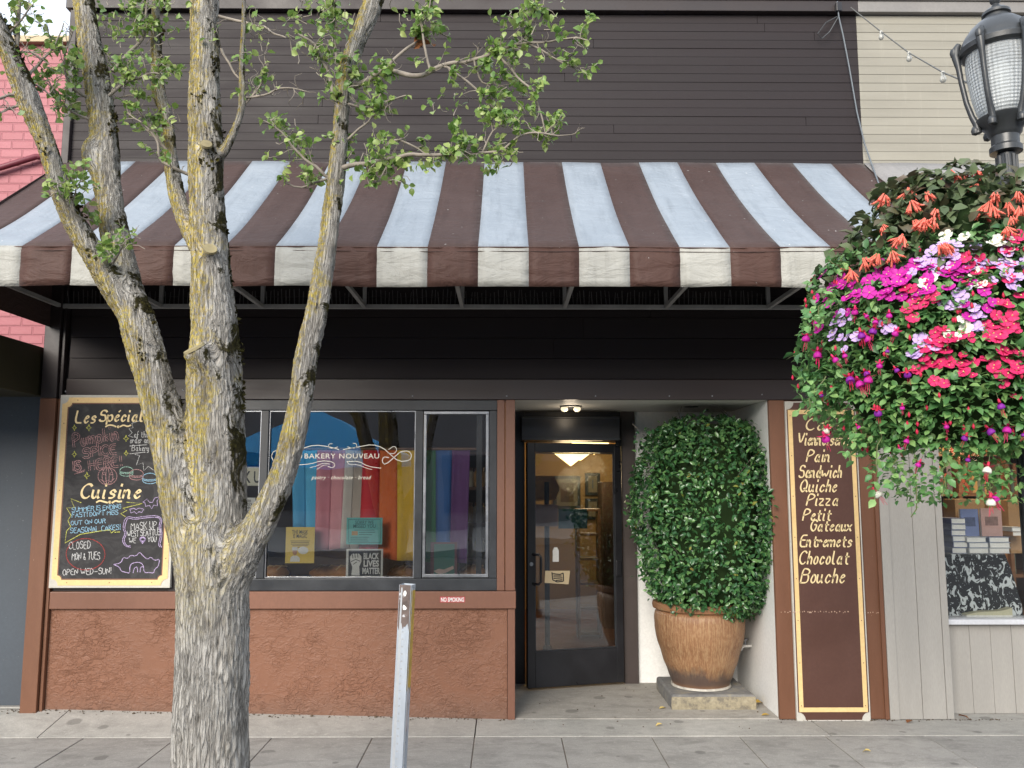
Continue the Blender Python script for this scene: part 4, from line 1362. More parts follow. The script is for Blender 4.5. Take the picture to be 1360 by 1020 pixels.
# display of loaves / wood and brick inside the window
def shelf_unit(label, px0, px1, pyt, pyb, Y, n, depth=.3):
    p0, p1 = at(px0, pyt, Y), at(px1, pyb, Y)
    t = thing('wooden_shelf', label, 'shelf', ((p0.x + p1.x) / 2, Y, 0.004))
    z0 = .004
    for x in (p0.x, p1.x - .03):
        b = MB(); b.box(x, x + .03, Y, Y + depth, z0, p0.z); b.build('upright', M['wood'], t, bevel=.003)
    zs = [p1.z + (p0.z - p1.z) * i / n for i in range(n + 1)]
    for z in zs:
        b = MB(); b.box(p0.x + .031, p1.x - .031, Y, Y + depth, z - .025, z); b.build('board', M['wood'], t, bevel=.003)
    return t, p0.x + .05, p1.x - .05, zs
JAR = paint('jar_glaze', (.42, .24, .09), .3, .4, 9)
JAR2 = paint('jar_glaze_pale', (.5, .45, .36), .3, .3, 9)
def jar(x, y, z, label, mat, k=1.0):
    t = thing('storage_jar', label, 'jar', (x, y, z), 'jars on the wooden shelf')
    b = MB(); b.lathe([(.0, 0), (.045 * k, 0), (.052 * k, .02), (.052 * k, .12 * k), (.038 * k, .14 * k)], (x, y, z), 16); b.build('body', mat, t, smooth=50)
    b = MB(); b.lathe([(.041 * k, .1405 * k), (.041 * k, .165 * k), (0, .168 * k)], (x, y, z), 16); b.build('lid', M['wood'], t, smooth=50)
sh, sx0, sx1, sz = shelf_unit('wooden shelf with storage jars behind the right sash', 604, 668, 600, 790, 1.25, 4)
for r_ in range(1, 4):
    for q in range(3):
        jar(sx0 + .06 + q * (sx1 - sx0 - .12) / 2, 1.38, sz[r_], '%s glazed storage jar, %s on the %s board of the wooden shelf' % (['amber', 'pale'][(q + r_) % 2], ['first', 'middle', 'last'][q], ['', 'lower', 'middle', 'upper'][r_]), [JAR, JAR2][(q + r_) % 2], 1.0)

CRUST = paint('bread_crust', (.42, .19, .06), .55, .35, 14, .3)
SLASH = paint('bread_slash', (.62, .42, .20), .7, .2, 20)
def loaf(px, Y, ln, label):
    p = at(px, 760, Y); z = Z_ST + .031
    t = thing('bread_loaf', label, 'bread', (p.x, Y, z), 'loaves on the window ledge')
    b = MB(); pts, rad = [], []
    for i in range(11):
        s = -1 + i * .2
        pts.append((p.x + ln * s, Y + .012 * math.sin(s * 2), z + .052)); rad.append(.055 * math.sqrt(max(.02, 1 - s * s * .96)))
    b.tube(pts, rad, 12); b.build('crust', CRUST, t, smooth=80)
    for s in (-.45, 0, .45):
        b = MB(); b.tube([(p.x + ln * s - .03, Y - .045, z + .076), (p.x + ln * s, Y - .01, z + .108), (p.x + ln * s + .03, Y + .03, z + .098)], .006, 6); b.build('slash', SLASH, t, smooth=80)
loaf(533, .36, .10, 'golden loaf on the window ledge right of the black poster')
loaf(545, .52, .10, 'golden loaf on the window ledge half behind the mullion')
loaf(440, .40, .16, 'long golden loaf on the ledge between the yellow notice and black poster')
loaf(366, .38, .10, 'golden loaf on the ledge left of the yellow notice')
loaf(628, .42, .10, 'golden loaf on the ledge right of the green hand sign')
# ------------------------------------------------------------------ seen through the door
SHADE = emit('lamp_shade_glow', (1.0, .72, .28), 2.2)
def pendant(px, py, Y, label, w):
    p = at(px, py, Y)
    t = thing('pendant_lamp', label, 'lamp', (p.x, Y, p.z), 'pendant lamps in the shop')
    b = MB(); b.lathe([(.0, -.0), (.03, .02), (w, .14), (w * 1.02, .16), (w * .9, .17), (.03, .22), (0.0, .225)], (p.x, Y, p.z), 6, a0=.3); b.build('shade', SHADE, t)
    b = MB(); b.tube([(p.x, Y, p.z + .226), (p.x, Y, 3.04)], .006, 6); b.build('cord', M['black'], t)
    l = bpy.data.lights.new('pendant_glow', 'POINT'); l.energy = 5.5; l.color = (1, .74, .42); l.shadow_soft_size = .12
    o = bpy.data.objects.new('pendant_glow', l); COL.objects.link(o); o.parent = t; o.location = (0, 0, -.14)
pendant(758, 619, 2.6, 'glowing amber pendant lamp seen highest through the door glass', .20)
pendant(771, 612, 3.4, 'second glowing amber pendant lamp further inside the shop', .20)
pendant(789, 604, 4.4, 'third glowing amber pendant lamp farthest inside the shop', .20)
def picture(px0, py0, px1, py1, label, c):
    Y = 5.07
    p0, p1 = at(px0, py0, Y), at(px1, py1, Y)
    t = thing('framed_picture', label, 'picture', ((p0.x + p1.x) / 2, Y, p1.z), 'framed pictures on the shop wall')
    b = MB(); b.box(p0.x, p1.x, Y - .02, Y + .025, p1.z, p0.z); b.build('frame', M['black'], t, bevel=.004)
    b = MB(); b.box(p0.x + .04, p1.x - .04, Y - .024, Y - .021, p1.z + .04, p0.z - .04); b.build('mat_board', paint('picture_mat', (.22, .19, .14), .7), t)
    b = MB(); b.box(p0.x + .09, p1.x - .09, Y - .027, Y - .0245, p1.z + .09, p0.z - .09); b.build('print', paint('picture_print', c, .6, .5, 9), t)
picture(777, 628, 797, 658, 'black framed picture with blue print on the tan shop wall', (.10, .14, .2))
picture(777, 662, 797, 690, 'lower black framed picture with ochre print on the tan wall', (.3, .2, .08))
picture(735, 632, 771, 676, 'wide dark framed picture left of the pair on the tan wall', (.10, .06, .03))
# crumpled kraft paper board on a stand, teal sign, and the stand itself
t = thing('sign_stand', 'black pole stand with wooden foot and sign boards behind the door', 'sign stand', (at(727, 835, 1.9).x, 1.9, .004))
X = t.location.x
b = MB(); b.tube([(X, 1.9, .03), (X, 1.9, at(727, 640, 1.9).z)], .024, 12); b.build('pole', M['black'], t, smooth=50)
b = MB(); b.lathe([(.0, .0), (.20, .0), (.19, .02), (.06, .05), (.035, .14), (.0, .15)], (X, 1.9, .005), 20); b.build('foot', M['wood'], t, smooth=40)
p0, p1 = at(709, 670, 1.86), at(741, 699, 1.86)
b = MB(); b.box(p0.x, p1.x, 1.855, 1.865, p1.z, p0.z); b.build('white_sign', paint('pink_card', (.42, .25, .2), .6), t)
p0, p1 = at(741.5, 676, 1.86), at(780, 702, 1.86)
b = MB(); b.box(p0.x, p1.x, 1.856, 1.866, p1.z, p0.z); b.build('teal_sign', paint('teal_card', (.03, .13, .14), .6, .25, 15), t)
t = thing('kraft_paper_banner', 'crumpled kraft paper hanging at the upper left inside the door', 'paper', (at(725, 648, 2.4).x, 2.4, at(725, 665, 2.4).z))
b = MB()
pts = [(700, 632), (736, 632), (744, 648), (738, 664), (700, 666)]
c0 = at(718, 648, 2.4)
q = [at(*k, 2.4) for k in pts]
n = len(q)
grid = []
for rr in range(5):
    for v in q:
        w = c0 + (v - c0) * (rr / 4)
        grid.append((w.x, 2.4 + .03 * mn.noise(Vector((w.x * 16, w.z * 16, 0))), w.z))
b.add(grid, [(a * n + k, a * n + (k + 1) % n, (a + 1) * n + (k + 1) % n, (a + 1) * n + k) for a in range(4) for k in range(n)])
o = b.build('sheet', paint('kraft_paper', (.50, .30, .11), .7, .15, 12, .2), t)
s = o.modifiers.new('s', 'SOLIDIFY'); s.thickness = .003
sh2, sx0, sx1, sz = shelf_unit('narrow dark rack of shelves standing behind the door glass', 766, 800, 676, 840, 3.0, 5, .25)
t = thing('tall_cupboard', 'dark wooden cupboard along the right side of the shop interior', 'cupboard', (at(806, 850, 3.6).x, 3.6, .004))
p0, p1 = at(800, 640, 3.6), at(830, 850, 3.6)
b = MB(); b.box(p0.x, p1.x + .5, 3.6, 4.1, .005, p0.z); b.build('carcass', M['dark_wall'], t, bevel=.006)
b = MB(); b.box(p0.x + .04, p0.x + .045, 3.58, 3.599, .9, 1.05); b.build('handle', M['alu'], t)
# card with a hand on the door pane, and a hang tag
def on_door(name, label, cat, pts, mat):
    """flat card whose corners are given in photo pixels, taped to the street side of the tilted door pane"""
    t = None
    P = []
    for px, py in pts:
        d = ray(px, py)
        k = (dl + DN * .006 - CAM_P).dot(DN) / d.dot(DN)
        P.append(CAM_P + d * k)
    c = sum(P, Vector()) / len(P)
    t = thing(name, label, cat, (c.x, c.y, min(p.z for p in P)))
    b = MB(); n = len(P)
    F = [p + DN * .002 for p in P]
    b.add([tuple(p) for p in F + P], [tuple(range(n - 1, -1, -1)), tuple(range(n, 2 * n))] + [(i, (i + 1) % n, n + (i + 1) % n, n + i) for i in range(n)])
    b.build('card', mat, t)
    return t
t = on_door('hand_card', 'cream card with a drawn hand taped low on the door glass', 'card', ((724, 758), (757, 758), (755, 776), (723, 774)), paint('cream_card', (.60, .48, .30), .7))
b = MB()
def dsk(pts, w):
    P = []
    for px, py in pts:
        d = ray(px, py); k = (dl + DN * .0092 - CAM_P).dot(DN) / d.dot(DN); P.append(CAM_P + d * k)
    for a, c in zip(P[:-1], P[1:]):
        tt = (c - a).normalized(); nn = tt.cross(DN) * w
        b.add([tuple(a + nn), tuple(a - nn), tuple(c - nn), tuple(c + nn)], [(0, 1, 2, 3)])
for pts in (((734, 762), (744, 763), (748, 761)), ((735, 765), (746, 765)), ((735, 768), (747, 767.5)), ((738, 771), (747, 770)), ((733, 760), (734, 770), (740, 773), (748, 772)), ((748, 761), (748.5, 772))):
    dsk(pts, .0045)
b.build('drawn_hand', INK, t)
on_door('hang_tag', 'white paper hang tag above the hand card on the door', 'tag', ((734, 731), (736, 727), (740, 727), (742, 731), (742, 746), (734, 746)), M['paper'])

# ------------------------------------------------------------------ outdoor tap, wires, fallen leaves
p = at(996, 858, .62)
t = thing('outdoor_tap', 'small white garden tap on the recess side wall behind the pot', 'tap', (X_R1, .62, p.z))
b = MB(); b.tube([(X_R1 - .001, .62, p.z), (X_R1 - .06, .62, p.z), (X_R1 - .085, .62, p.z - .03)], .011, 8); b.build('spout', M['paper'], t, smooth=60)
b = MB(); b.tube([(X_R1 - .045, .62, p.z + .01), (X_R1 - .045, .62, p.z + .045)], .006, 6); b.lathe([(0, .045), (.024, .047), (.024, .055), (0, .057)], (X_R1 - .045, .62, p.z), 12); b.build('wheel', M['alu'], t, smooth=50)
FL = [leafmat('dry_leaf_' + n, c, dk(c, 1.2), dk(c, .8), .6, .3, .1) for n, c in (('ochre', (.42, .27, .05)), ('rust', (.20, .075, .025)), ('pale', (.55, .42, .15)))]
def fallen(px, py, z, mi, size, label):
    p = ground(px, py, z)
    b = MB()
    a = random.uniform(0, 6.28)
    leaf_mesh(b, np.array([tuple(p)]), np.array([(math.cos(a), math.sin(a), .05)]), np.array([(random.uniform(-.3, .3), random.uniform(-.3, .3), 1.0)]), [size], 1.1)
    o = b.build('fallen_leaf', FL[mi], None)
    zc = min(v.co.z for v in o.data.vertices)
    for v in o.data.vertices: v.co -= p; v.co.z += p.z - zc + .001
    o.location = (p.x, p.y, z)
    tag(o, label, 'leaf')
fallen(1003, 936, .008, 0, .075, 'ochre dry leaf on the floor by the right side of the plinth')
fallen(1008, 925, .008, 1, .09, 'rust brown dry leaf against the white side wall near the plinth')
fallen(1000, 918, .008, 1, .08, 'rust brown dry leaf behind the plinth corner')
fallen(884, 940, .008, 2, .06, 'pale yellow dry leaf at the left front corner of the plinth')
fallen(880, 964, .003, 2, .05, 'pale yellow dry leaf lying in front of the entrance')
fallen(1022, 950, .008, 0, .06, 'ochre dry leaf at the foot of the white side wall')
fallen(1212, 958, .003, 1, .07, 'rust brown dry leaf at the foot of the grey pilaster')
fallen(1272, 952, .004, 1, .08, 'rust brown dry leaf by the bookshop base panel')
fallen(1157, 1001, .003, 2, .05, 'pale dry leaf out on the sidewalk slab')
# service cable
cb = [(1112, 2, -.08), (1114, 22, -.07), (1120, 48, -.05), (1128, 90, -.045), (1138, 148, -.045), (1148, 190, -.045), (1157, 216, -.06), (1170, 252, -.42), (1184, 284, -.75), (1200, 300, -.95)]
P = [at(x, y, Y) for x, y, Y in cb]
t = thing('service_cable', 'thin grey cable hanging from the parapet down onto the awning', 'cable', tuple(P[-1]))
b = MB(); b.tube(P, .0055, 6); b.build('cable', paint('grey_cable', (.13, .15, .17), .5), t, smooth=60)
b = MB(); b.tube([at(1112, 22, -.06), at(1097, 30, -.06), at(1086, 45, -.06), at(1092, 51, -.06), at(1102, 42, -.06), at(1113, 23, -.06)], .004, 6); b.build('loop', paint('dark_cable', (.08, .085, .09), .5), t, smooth=60)
b = MB(); p = at(1114, 10, -.08); b.box(p.x - .02, p.x + .02, -.09, -.052, p.z - .03, p.z + .04); b.build('clamp', M['black'], t, bevel=.004)
# string of lights from the parapet to the lamp post
sl = [(1130, 10, -.08), (1170, 42, -.45), (1207, 70, -.85), (1252, 96, -1.5), (1290, 112, -2.3)]
P = [at(*q) for q in sl]
t = thing('string_lights', 'wire with small clear bulbs strung from the parapet to the lamp', 'string lights', tuple(P[0]))
b = MB(); b.tube(P, .004, 6); b.build('wire', paint('thin_dark_wire', (.10, .10, .095), .6), t, smooth=60)
BULB = paint('clear_bulb', (.40, .40, .37), .15, .1, 9)
for q in P[1:4]:
    b = MB(); b.lathe([(0, -.062), (.012, -.058), (.018, -.045), (.014, -.028), (.009, -.02)], tuple(q), 10); b.lathe([(.010, -.0195), (.010, .004)], tuple(q), 8); b.build('bulb', BULB, t, smooth=50)
# ------------------------------------------------------------------ street tree
TY = -2.6
def limb(pts):
    """pts: photo x, y, width in pixels, y-plane -> points and radii"""
    P = [at(x, y, Y) for x, y, w, Y in pts]
    Rr = [w * S(Y) * .5 for x, y, w, Y in pts]
    return P, Rr
def smooth_path(P, Rr, step=.03):
    Q, q = [], []
    n = len(P)
    for i in range(n - 1):
        p0, p1, p2, p3 = P[max(i - 1, 0)], P[i], P[i + 1], P[min(i + 2, n - 1)]
        m = max(2, int((p2 - p1).length / step))
        for k in range(m):
            t = k / m
            Q.append(0.5 * ((2 * p1) + (p2 - p0) * t + (2 * p0 - 5 * p1 + 4 * p2 - p3) * t * t + (3 * p1 - p0 - 3 * p2 + p3) * t ** 3))
            q.append(Rr[i] + (Rr[i + 1] - Rr[i]) * t)
    Q.append(P[-1]); q.append(Rr[-1])
    return Q, q
g0 = at(281, 1020, TY)
LIMBS = {
 'trunk': [(280, 1020, 92, TY), (281, 930, 91, TY), (283, 850, 90, TY), (283, 780, 90, TY), (279, 730, 84, TY), (272, 690, 66, TY)],
 'A': [(271, 800, 62.7, TY), (261, 740, 62.7, TY), (249, 690, 58.1, TY), (237, 630, 54.6, TY), (219, 560, 49.3, TY), (204, 500, 46.6, TY), (186, 440, 45.8, TY), (173, 395, 42.2, TY)],
 'A1': [(183, 430, 35.2, TY), (153, 385, 37.0, TY - .02), (122, 335, 32.6, TY - .05), (86, 268, 27.3, TY - .10), (64, 200, 26.4, TY - .14), (36, 127, 29.9, TY - .18), (10, 64, 27.3, TY - .22), (-20, 0, 24.6, TY - .26), (-70, -110, 22.0, TY - .3)],
 'A2': [(186, 440, 42.2, TY), (169, 380, 39.6, TY + .02), (151, 301, 37.0, TY + .04), (146, 268, 35.2, TY + .06), (141, 234, 37.0, TY + .08), (139, 178, 36.1, TY + .1), (131, 127, 35.2, TY + .12), (124, 76, 32.6, TY + .14), (114, 25, 29.0, TY + .16), (107, -30, 27.3, TY + .18), (98, -120, 23.8, TY + .2)],
 'B': [(290, 790, 66, TY + .02), (291, 720, 70, TY + .02), (289, 640, 74, TY + .02), (284, 560, 72, TY + .02), (281, 500, 66, TY + .02), (284, 440, 57, TY + .03), (281, 400, 54, TY + .03), (277, 330, 48, TY + .04), (275, 268, 46, TY + .05), (273, 200, 47, TY + .06), (272, 127, 42, TY + .07), (272, 50, 40, TY + .08), (271, -30, 38, TY + .1), (270, -130, 33, TY + .12), (280, -330, 22, TY + .16), (272, -540, 11, TY + .2), (284, -700, 3, TY + .22)],
 'B2': [(306, 680, 40, TY + .07), (308, 600, 36, TY + .09), (306, 520, 32, TY + .10), (303, 440, 28, TY + .10), (297, 370, 24, TY + .10), (290, 300, 22, TY + .08)],
 'B3': [(262, 330, 24, TY + .06), (252, 305, 26, TY + .1), (239, 275, 23, TY + .14), (231, 240, 22, TY + .18), (226, 204, 20, TY + .2), (221, 153, 17, TY + .22), (211, 127, 19, TY + .24), (208, 76, 17, TY + .26), (207, 25, 14, TY + .28), (206, -40, 12, TY + .3), (190, -200, 8, TY + .4), (180, -330, 3, TY + .45)],
 'B4': [(288, 206, 22, TY + .05), (296, 203, 16, TY + .04), (306, 185, 14, TY + .03), (317, 160, 12, TY + .02), (322, 135, 11.5, TY + .01), (321, 76, 10, TY), (324, 25, 9, TY), (325, -40, 8, TY), (345, -180, 5, TY), (350, -280, 2, TY)],
 'stump': [(285, 505, 40, TY - .02), (272, 486, 36, TY - .05), (258, 463, 34, TY - .08)],
 'knob': [(277, 345, 24, TY + .0), (279, 331, 21, TY - .045)],
 'knob2': [(273, 205, 22, TY + .02), (274, 192, 17, TY - .02)],
 'burl': [(128, 228, 20, TY + .06), (121, 204, 26, TY + .06), (126, 186, 20, TY + .07)],
 'C': [(292, 800, 60, TY), (306, 760, 58, TY - .02), (326, 725, 50, TY - .04), (345, 695, 43, TY - .05), (360, 665, 37, TY - .06), (371, 640, 35, TY - .07), (388, 588, 34, TY - .08), (398, 538, 32, TY - .09), (408, 470, 31, TY - .1), (422, 403, 30, TY - .11), (434, 335, 27, TY - .12), (442, 268, 26, TY - .13), (450, 200, 24, TY - .14), (455, 135, 24, TY - .14), (459, 100, 24, TY - .14), (472, 60, 26, TY - .14), (490, 15, 28, TY - .14), (512, -50, 27, TY - .13), (540, -140, 22, TY - .1), (590, -320, 15, TY - .05), (620, -480, 8, TY), (640, -600, 3, TY + .02)],
}
tree = thing('street_tree', 'multi stemmed street tree with lichen and moss on its bark', 'tree', (g0.x, TY, 0))
paths = []
mb = MB()
for k, pts in LIMBS.items():
    P, Rr = limb(pts)
    if k == 'trunk':
        P = [Vector((g0.x - .01, TY, -.05)), Vector((g0.x - .008, TY, .15)), Vector((g0.x - .004, TY, .4))] + P
        Rr = [Rr[0] * 1.32, Rr[0] * 1.12, Rr[0] * 1.03] + Rr
    P, Rr = smooth_path(P, Rr)
    paths.append((P, Rr))
    mb.tube(P, Rr, 16)
raw = mb.build('raw', M['dirt'], None)
rm = raw.modifiers.new('r', 'REMESH'); rm.mode = 'VOXEL'; rm.voxel_size = .0075
dg = bpy.context.evaluated_depsgraph_get()
tm = bpy.data.meshes.new_from_object(raw.evaluated_get(dg))
bpy.data.objects.remove(raw)
n = len(tm.vertices)
co = np.empty(n * 3); tm.vertices.foreach_get('co', co); co = co.reshape(n, 3)
# smooth the joins a little
ed = np.empty(len(tm.edges) * 2, dtype=np.int64); tm.edges.foreach_get('vertices', ed); ed = ed.reshape(-1, 2)
deg = np.bincount(ed.ravel(), minlength=n)[:, None]
for _ in range(14):
    acc = np.zeros_like(co)
    np.add.at(acc, ed[:, 0], co[ed[:, 1]]); np.add.at(acc, ed[:, 1], co[ed[:, 0]])
    co = co * .45 + acc / np.maximum(deg, 1) * .55
tm.vertices.foreach_set('co', co.ravel()); tm.update()
nor = np.empty(n * 3); tm.vertices.foreach_get('normal', nor); nor = nor.reshape(n, 3)
# where each bark point lies along its limb
C, Rad, Sx, Lid = [], [], [], []
for li, (P, Rr) in enumerate(paths):
    s = 0
    for i, p in enumerate(P):
        if i: s += (p - P[i - 1]).length
        C.append(tuple(p)); Rad.append(Rr[i]); Sx.append(s + li * 3.7); Lid.append(li)
C, Rad, Sx = np.array(C), np.array(Rad), np.array(Sx)
idx = np.empty(n, dtype=np.int64)
for a in range(0, n, 20000):
    d = np.linalg.norm(co[a:a + 20000, None] - C[None], axis=2) / Rad[None]
    idx[a:a + 20000] = d.argmin(1)
bark = np.stack([nor[:, 0] * .055 + co[:, 0] * .8, nor[:, 1] * .055 + co[:, 1] * .8, co[:, 2]], 1)
disp = np.empty(n)
for i in range(n):
    x, y, z = bark[i]
    zz = z * 9.0
    a = mn.noise(Vector((x * 62 + 1.2 * mn.noise(Vector((x * 9, y * 9, z * 9))), y * 62, zz * 1.6)))
    f = mn.noise(Vector((x * 120, y * 120, zz * 4.5 + 7)))
    big = mn.noise(Vector((x * 10, y * 10, z * 5.0 + 3)))
    disp[i] = (.5 - abs(a) * 1.9) * .0055 + f * .0028 + big * .008
disp *= np.clip(Rad[idx] / .05, .25, 1.0)
co2 = co + nor * disp[:, None]
tm.vertices.foreach_set('co', (co2 - np.array([g0.x, TY, 0])).ravel())
at_ = tm.attributes.new('bark', 'FLOAT_VECTOR', 'POINT'); at_.data.foreach_set('vector', bark.astype(np.float32).ravel())
at_ = tm.attributes.new('crack', 'FLOAT', 'POINT'); at_.data.foreach_set('value', (disp / .006).astype(np.float32))
def bark_mat():
    k = NT('lichen_bark')
    bk = k.co((80, 80, 15), attr='bark')
    bk2 = k.co((9, 9, 3.2), attr='bark')
    obj = k.co()
    plate = k.noise(bk, 1.0, 6, .68, .6)
    fine = k.noise(bk, 3.2, 4, .7)
    col = k.ramp(plate, [(.18, (.20, .185, .165)), (.36, (.36, .345, .315)), (.58, (.46, .44, .405)), (.8, (.54, .525, .49))])
    col = k.mix(k.val(k.noise(bk2, 1.1, 4, .6), .45, .7, 0, .35), col, (.31, .27, .21))
    # plates of bark parted by dark cracks that run along the limb
    vo = k.n('ShaderNodeTexVoronoi', feature='DISTANCE_TO_EDGE')
    vo.inputs['Scale'].default_value = 1.0
    wob = k.n('ShaderNodeTexNoise'); wob.inputs['Scale'].default_value = 1.3; wob.inputs['Detail'].default_value = 3
    bk3 = k.co((58, 58, 7), attr='bark'); k.l(bk3, wob.inputs['Vector'])
    vm = k.n('ShaderNodeVectorMath', operation='MULTIPLY_ADD'); k.l(wob.outputs['Color'], vm.inputs[0]); vm.inputs[1].default_value = (1.7, 1.7, 1.0); k.l(bk3, vm.inputs[2])
    k.l(vm.outputs[0], vo.inputs['Vector'])
    cell = k.val(vo.outputs['Distance'], .02, .17)
    col = k.mix(k.val(cell, 0, 1, .45, 0), col, (.15, .135, .12))
    sep = k.n('ShaderNodeSeparateXYZ'); k.l(k.n('ShaderNodeTexCoord').outputs['Object'], sep.inputs[0])
    nrm = k.n('ShaderNodeSeparateXYZ'); k.l(k.n('ShaderNodeNewGeometry').outputs['Normal'], nrm.inputs[0])
    # lichen grows on the side turned away from the shop corner, from chest height up; moss in the damp forks and on the other side
    up = k.val(sep.outputs['Z'], .95, 1.7)
    side = k.val(nrm.outputs['X'], .45, -.75)
    ln = k.noise(obj, 4.2, 6, .74, .6)
    lich = k.math('ADD', k.math('MULTIPLY', side, .34), ln)
    lf = k.math('MULTIPLY', k.val(lich, .54, .70), up)
    speck = k.val(k.noise(obj, 70, 3, .7), .36, .60)
    col = k.mix(k.math('MULTIPLY', lf, k.math('MULTIPLY', speck, .95)), col, k.ramp(k.noise(obj, 18, 3), [(.35, (.42, .32, .09)), (.6, (.54, .42, .06)), (.8, (.44, .41, .20))]))
    mside = k.val(nrm.outputs['X'], -.25, .95)
    mnz = k.math('ADD', k.noise(obj, 5.0, 6, .72, .8), k.math('MULTIPLY', mside, .18))
    mf = k.math('MULTIPLY', k.val(mnz, .665, .72), k.val(sep.outputs['Z'], 1.05, 1.5))
    mcol = k.ramp(k.noise(obj, 60, 4, .7), [(.3, (.018, .016, .008)), (.55, (.055, .048, .014)), (.75, (.12, .105, .03))])
    col = k.mix(mf, col, mcol)
    crack = k.n('ShaderNodeAttribute', attribute_name='crack').outputs['Fac']
    col = k.mix(k.val(crack, -1.3, .0, .6, 0), col, (.085, .072, .06))
    hgt = k.math('ADD', k.math('ADD', k.math('MULTIPLY', plate, .5), k.math('MULTIPLY', cell, .7)), k.math('MULTIPLY', fine, .5))
    n1 = k.bump(hgt, 1.0, .014)
    n1 = k.bump(k.math('MULTIPLY', mf, k.noise(obj, 90, 4, .8)), .9, .02, n1)
    return k.set(col, .9, n1, Specular_IOR_Level=.15)
M['bark'] = bark_mat()
M['cut'] = paint('cut_wood', (.25, .21, .115), .8, .25, 14, .2)
tm.materials.clear(); tm.materials.append(M['bark'])
tm.polygons.foreach_set('use_smooth', [True] * len(tm.polygons))
trunk = bpy.data.objects.new('trunk', tm); COL.objects.link(trunk); trunk.parent = tree
tm.name = 'trunk'
# pale cut faces of the sawn limbs
for k_, r in (('stump', 15), ('knob', 9.5), ('knob2', 8)):
    a, c = LIMBS[k_][-2], LIMBS[k_][-1]
    pa, pc = at(a[0], a[1], a[3]), at(c[0], c[1], c[3])
    t = (pc - pa).normalized()
    b = MB(); b.tube([pc - t * .004, pc + t * .006], [r * S(TY), r * S(TY) * .94], 18)
    b.build('cut_face', M['cut'], trunk)
# moss clumps and burr tufts on the dark side of the stems
def moss_tufts():
    b = MB()
    P, D, N, Z = [], [], [], []
    for key, n_ in (('A', 70), ('A1', 90), ('A2', 60), ('B', 150), ('B3', 70), ('B2', 120)):
        Pp, Rr = smooth_path(*limb(LIMBS[key]))
        for _ in range(n_ // 9):
            i = random.randrange(int(len(Pp) * .25), len(Pp))
            ang = random.gauss(-.35, .7)
            for _ in range(14):
                a = ang + random.gauss(0, .18)
                j = min(len(Pp) - 1, max(0, i + random.randint(-1, 1)))
                t = (Pp[min(j + 1, len(Pp) - 1)] - Pp[max(j - 1, 0)]).normalized()
                u = Vector((1, 0, 0)); u = (u - t * u.dot(t)).normalized(); w = t.cross(u)
                if w.y > 0: w = -w
                o = u * math.cos(a) - w * math.sin(a) * 1
                p = Pp[j] + o * Rr[j] * .98 + t * random.uniform(-.02, .02)
                P.append(tuple(p)); D.append(tuple(o * .6 + Vector(rnd_unit(1)[0]) * .8)); N.append(tuple(rnd_unit(1)[0])); Z.append(random.uniform(.010, .024))
    leaf_mesh(b, np.array(P), np.array(D), np.array(N), Z, 1.2)
    return b
moss_tufts().build('moss', leafmat('moss_tuft', (.018, .016, .007), (.045, .038, .012), (.085, .075, .022), .95, .1, .05), trunk)

